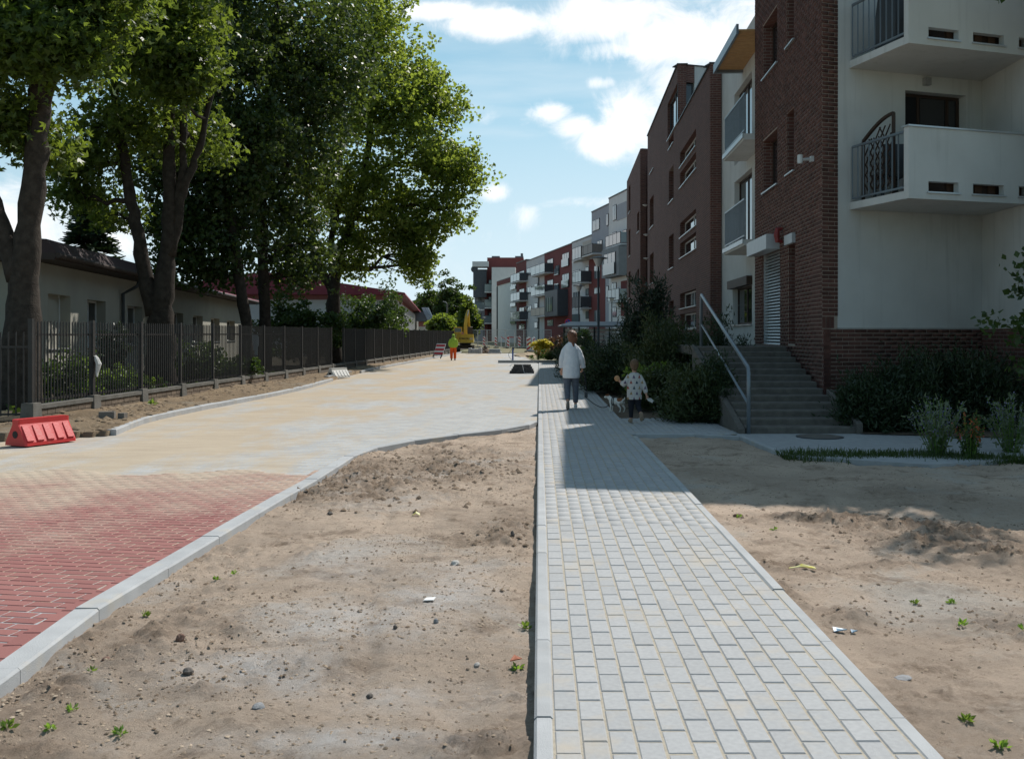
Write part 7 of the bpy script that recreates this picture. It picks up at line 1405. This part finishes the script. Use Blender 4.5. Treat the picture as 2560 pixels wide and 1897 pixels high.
# ---- dog: white terrier with a brown patch and a dark harness, head to the left
Dp = G(1541, 1030); DG = thing('dog', 'small white terrier with a brown rump patch and dark harness', 'dog', (Dp.x, Dp.y, .004), R(-32))
FUR = pm('white_fur', (.74, .71, .66), (.64, .60, .54), 30, .9, .5, 90); FURB = pm('brown_fur', (.22, .085, .035), None, 20, .9)
b = MB(); b.tube([(.20, 0, .255), (.14, 0, .255), (.03, 0, .245), (-.08, 0, .25), (-.15, 0, .27), (-.18, 0, .285)], [(.045, .05), (.078, .082), (.075, .078), (.085, .095), (.075, .085), (.05, .055)], 12, True, (0, 1, 0))
b.tube([(-.14, 0, .29), (-.20, 0, .33), (-.235, 0, .35)], [.06, .05, .045], 9); b.ball((-.25, 0, .365), (.06, .05, .05), 10, 8); b.tube([(-.27, 0, .36), (-.33, 0, .335)], [.034, .024], 8); b.ball((-.335, 0, .34), .014, 6, 5)
for sy in (-1, 1):
    b.tube([(-.13, sy * .05, .24), (-.125, sy * .055, .14), (-.14, sy * .055, .07), (-.14, sy * .055, .015), (-.165, sy * .055, .01)], [.038, .026, .019, .018, .014], 7)
    ox = .03 * sy; b.tube([(.14 + ox, sy * .045, .24), (.12 + ox, sy * .055, .16), (.175 + ox, sy * .055, .095), (.16 + ox, sy * .055, .015), (.13 + ox, sy * .055, .01)], [.05, .034, .019, .017, .014], 7); b.tube([(-.235, sy * .04, .40), (-.25, sy * .06, .405), (-.262, sy * .055, .375)], [.018, .02, .008], 6)
b.tube([(.20, 0, .285), (.235, 0, .33), (.225, 0, .36)], [.018, .013, .008], 6)
remesh(b, 'body', [FUR, FURB], .0075, DG, 1, lambda c, n: 1 if ((c.x - .11) / .075) ** 2 + ((c.z - .31) / .06) ** 2 < 1 or (c.x < -.2 and c.z > .37) else 0)
m = MB()
for x, r_ in ((-.10, .103), (-.06, .100)): m.tube([(x, 0, .25), (x + .022, 0, .25)], [(r_ * .90, r_ * 1.0), (r_ * .88, r_ * .98)], 14, False, (0, 1, 0))
m.cbox((-.075, 0, .345), .07, .08, .02); m.build('harness', BLK, DG); MB().ball((-.345, 0, .343), .012, 8, 6).build('nose', BLK, DG)
# ---- lead between the woman's hand and the harness
wl = Vector((G(1428, 1022).x, G(1428, 1022).y, 0)); hd = wl + Matrix.Rotation(R(2), 3, 'Z') @ Vector((.256, .055, .80)); hx_ = Vector((Dp.x, Dp.y, 0)) + Matrix.Rotation(R(-32), 3, 'Z') @ Vector((-.053, 0, .305))
LD = thing('dog_lead', 'black dog lead hanging from the woman\'s hand and trailing to the dog', 'lead', (0, 0, 0))
MB().tube([hd, hd + Vector((.03, 0, -.05)), hd + Vector((.06, 0, -.2)), hd + Vector((.07, 0, -.42))], [.018, .02, .018, .016], 7).build('strap', BLK, LD); MB().rbox(hd.x + .03, hd.x + .10, hd.y - .03, hd.y + .03, hd.z - .56, hd.z - .44, .015).build('reel', STEEL_D, LD)
lp = [hd + Vector((.0, 0, .0)), hd + Vector((-.035, -.01, -.10)), hd + Vector((-.03, -.01, -.24)), hd + Vector((.02, 0, -.30)), hd + Vector((.04, 0, -.18))]; MB().tube(lp, .010, 6).build('loop', BLK, LD)
s0 = hd + Vector((.05, 0, -.56)); pts = []
for i in range(15):
    t = i / 14; p_ = s0.lerp(hx_, t); zz = (1 - t) ** 2 * s0.z + .012 + (t ** 5) * hx_.z; pts.append((p_.x, p_.y - .12 * math.sin(t * math.pi), max(zz, .018)))
MB().tube(pts, .009, 6).build('cord', BLK, LD)
# ---- road worker
Kp = G(1133, 901, ROADZ); KW = thing('person', 'road worker in a lime hooded jacket and orange trousers walking away', 'person', (Kp.x, Kp.y, ROADZ + .004), R(3))
b = MB(); hc = (.01, .05, 1.50); head(b, hc, 1.0); b.tube([(0, 0, 1.28), (0, .02, 1.38), (.01, .04, 1.46)], [.07, .056, .056], 9)
b.tube([(0, 0, .80), (0, 0, .95), (0, .0, 1.12), (0, .01, 1.28), (0, .02, 1.35)], [(.165, .11), (.165, .11), (.18, .12), (.17, .10), (.06, .05)], 12, True, X1)
for sx in (-1, 1):
    b.tube([(sx * .17, .02, 1.30), (sx * .24, 0, 1.06), (sx * .22, .10, .90), (sx * .18, .18, .84)], [.055, .048, .04, .03], 8); hand(b, (sx * .18, .18, .84), (-.3 * sx, .8, -.3), 1.0, .8, sx, (0, 0, -1)); b.tube([(sx * .09, 0, .82), (sx * .10, .02 * sx, .45), (sx * .10, .06 * sx, .08)], [.09, .062, .04], 9)
    b.tube([(sx * .10, .06 * sx - .03, .05), (sx * .105, .06 * sx + .1, .04)], [.035, .03], 8)
remesh(b, 'body', SKIN, .010, KW, 2); face_bits(KW, hc, 1.0)
LIME = pm('lime_jacket', (.38, .58, .07), (.32, .50, .06), 9, .8, .4, 20); ORNG = pm('orange_trousers', (.80, .12, .02), (.68, .10, .02), 9, .8, .4, 20)
b = MB(); b.tube([(0, 0, .78), (0, 0, .90), (0, -.01, 1.10), (0, 0, 1.26), (0, .02, 1.36), (.005, .03, 1.42)], [(.20, .14), (.215, .15), (.215, .15), (.195, .125), (.12, .09), (.08, .08)], 16, True, X1)
for sx in (-1, 1): b.tube([(sx * .16, .02, 1.29), (sx * .245, 0, 1.08), (sx * .235, .09, .92), (sx * .20, .15, .86)], [.075, .07, .06, .05], 9)
b.ball((.01, .0, 1.40), (.11, .09, .07), 12, 8); remesh(b, 'jacket', LIME, .012, KW, 2)
b = MB(); b.ball((.01, .04, 1.515), (.098, .105, .12), 12, 9); remesh(b, 'cap', LIME, .01, KW, 1); MB().ball((.01, .0, 1.475), (.088, .075, .06), 12, 8).build('hair', BLK, KW, smooth=True)
b = MB(); b.tube([(0, 0, .90), (0, 0, .76)], [(.18, .125), (.19, .13)], 14, True, X1)
for sx in (-1, 1): b.tube([(sx * .095, 0, .82), (sx * .105, .01 * sx, .5), (sx * .105, .05 * sx, .12)], [.108, .092, .085], 11)
remesh(b, 'trousers', ORNG, .012, KW, 2)
for sx in (-1, 1): b = MB(); b.tube([(sx * .10, .05 * sx - .07, .05), (sx * .105, .06 * sx, .06), (sx * .11, .06 * sx + .15, .04)], [(.045, .05), (.05, .06), (.04, .04)], 9, True, X1); remesh(b, 'boot', pm('brown_boot', (.06, .04, .03), None, 9, .8), .01, KW, 1)

W.scale = (.88, .9, 1.0); CH.scale = (.92, .92, 1.0); DG.scale = (.82, .82, .86)
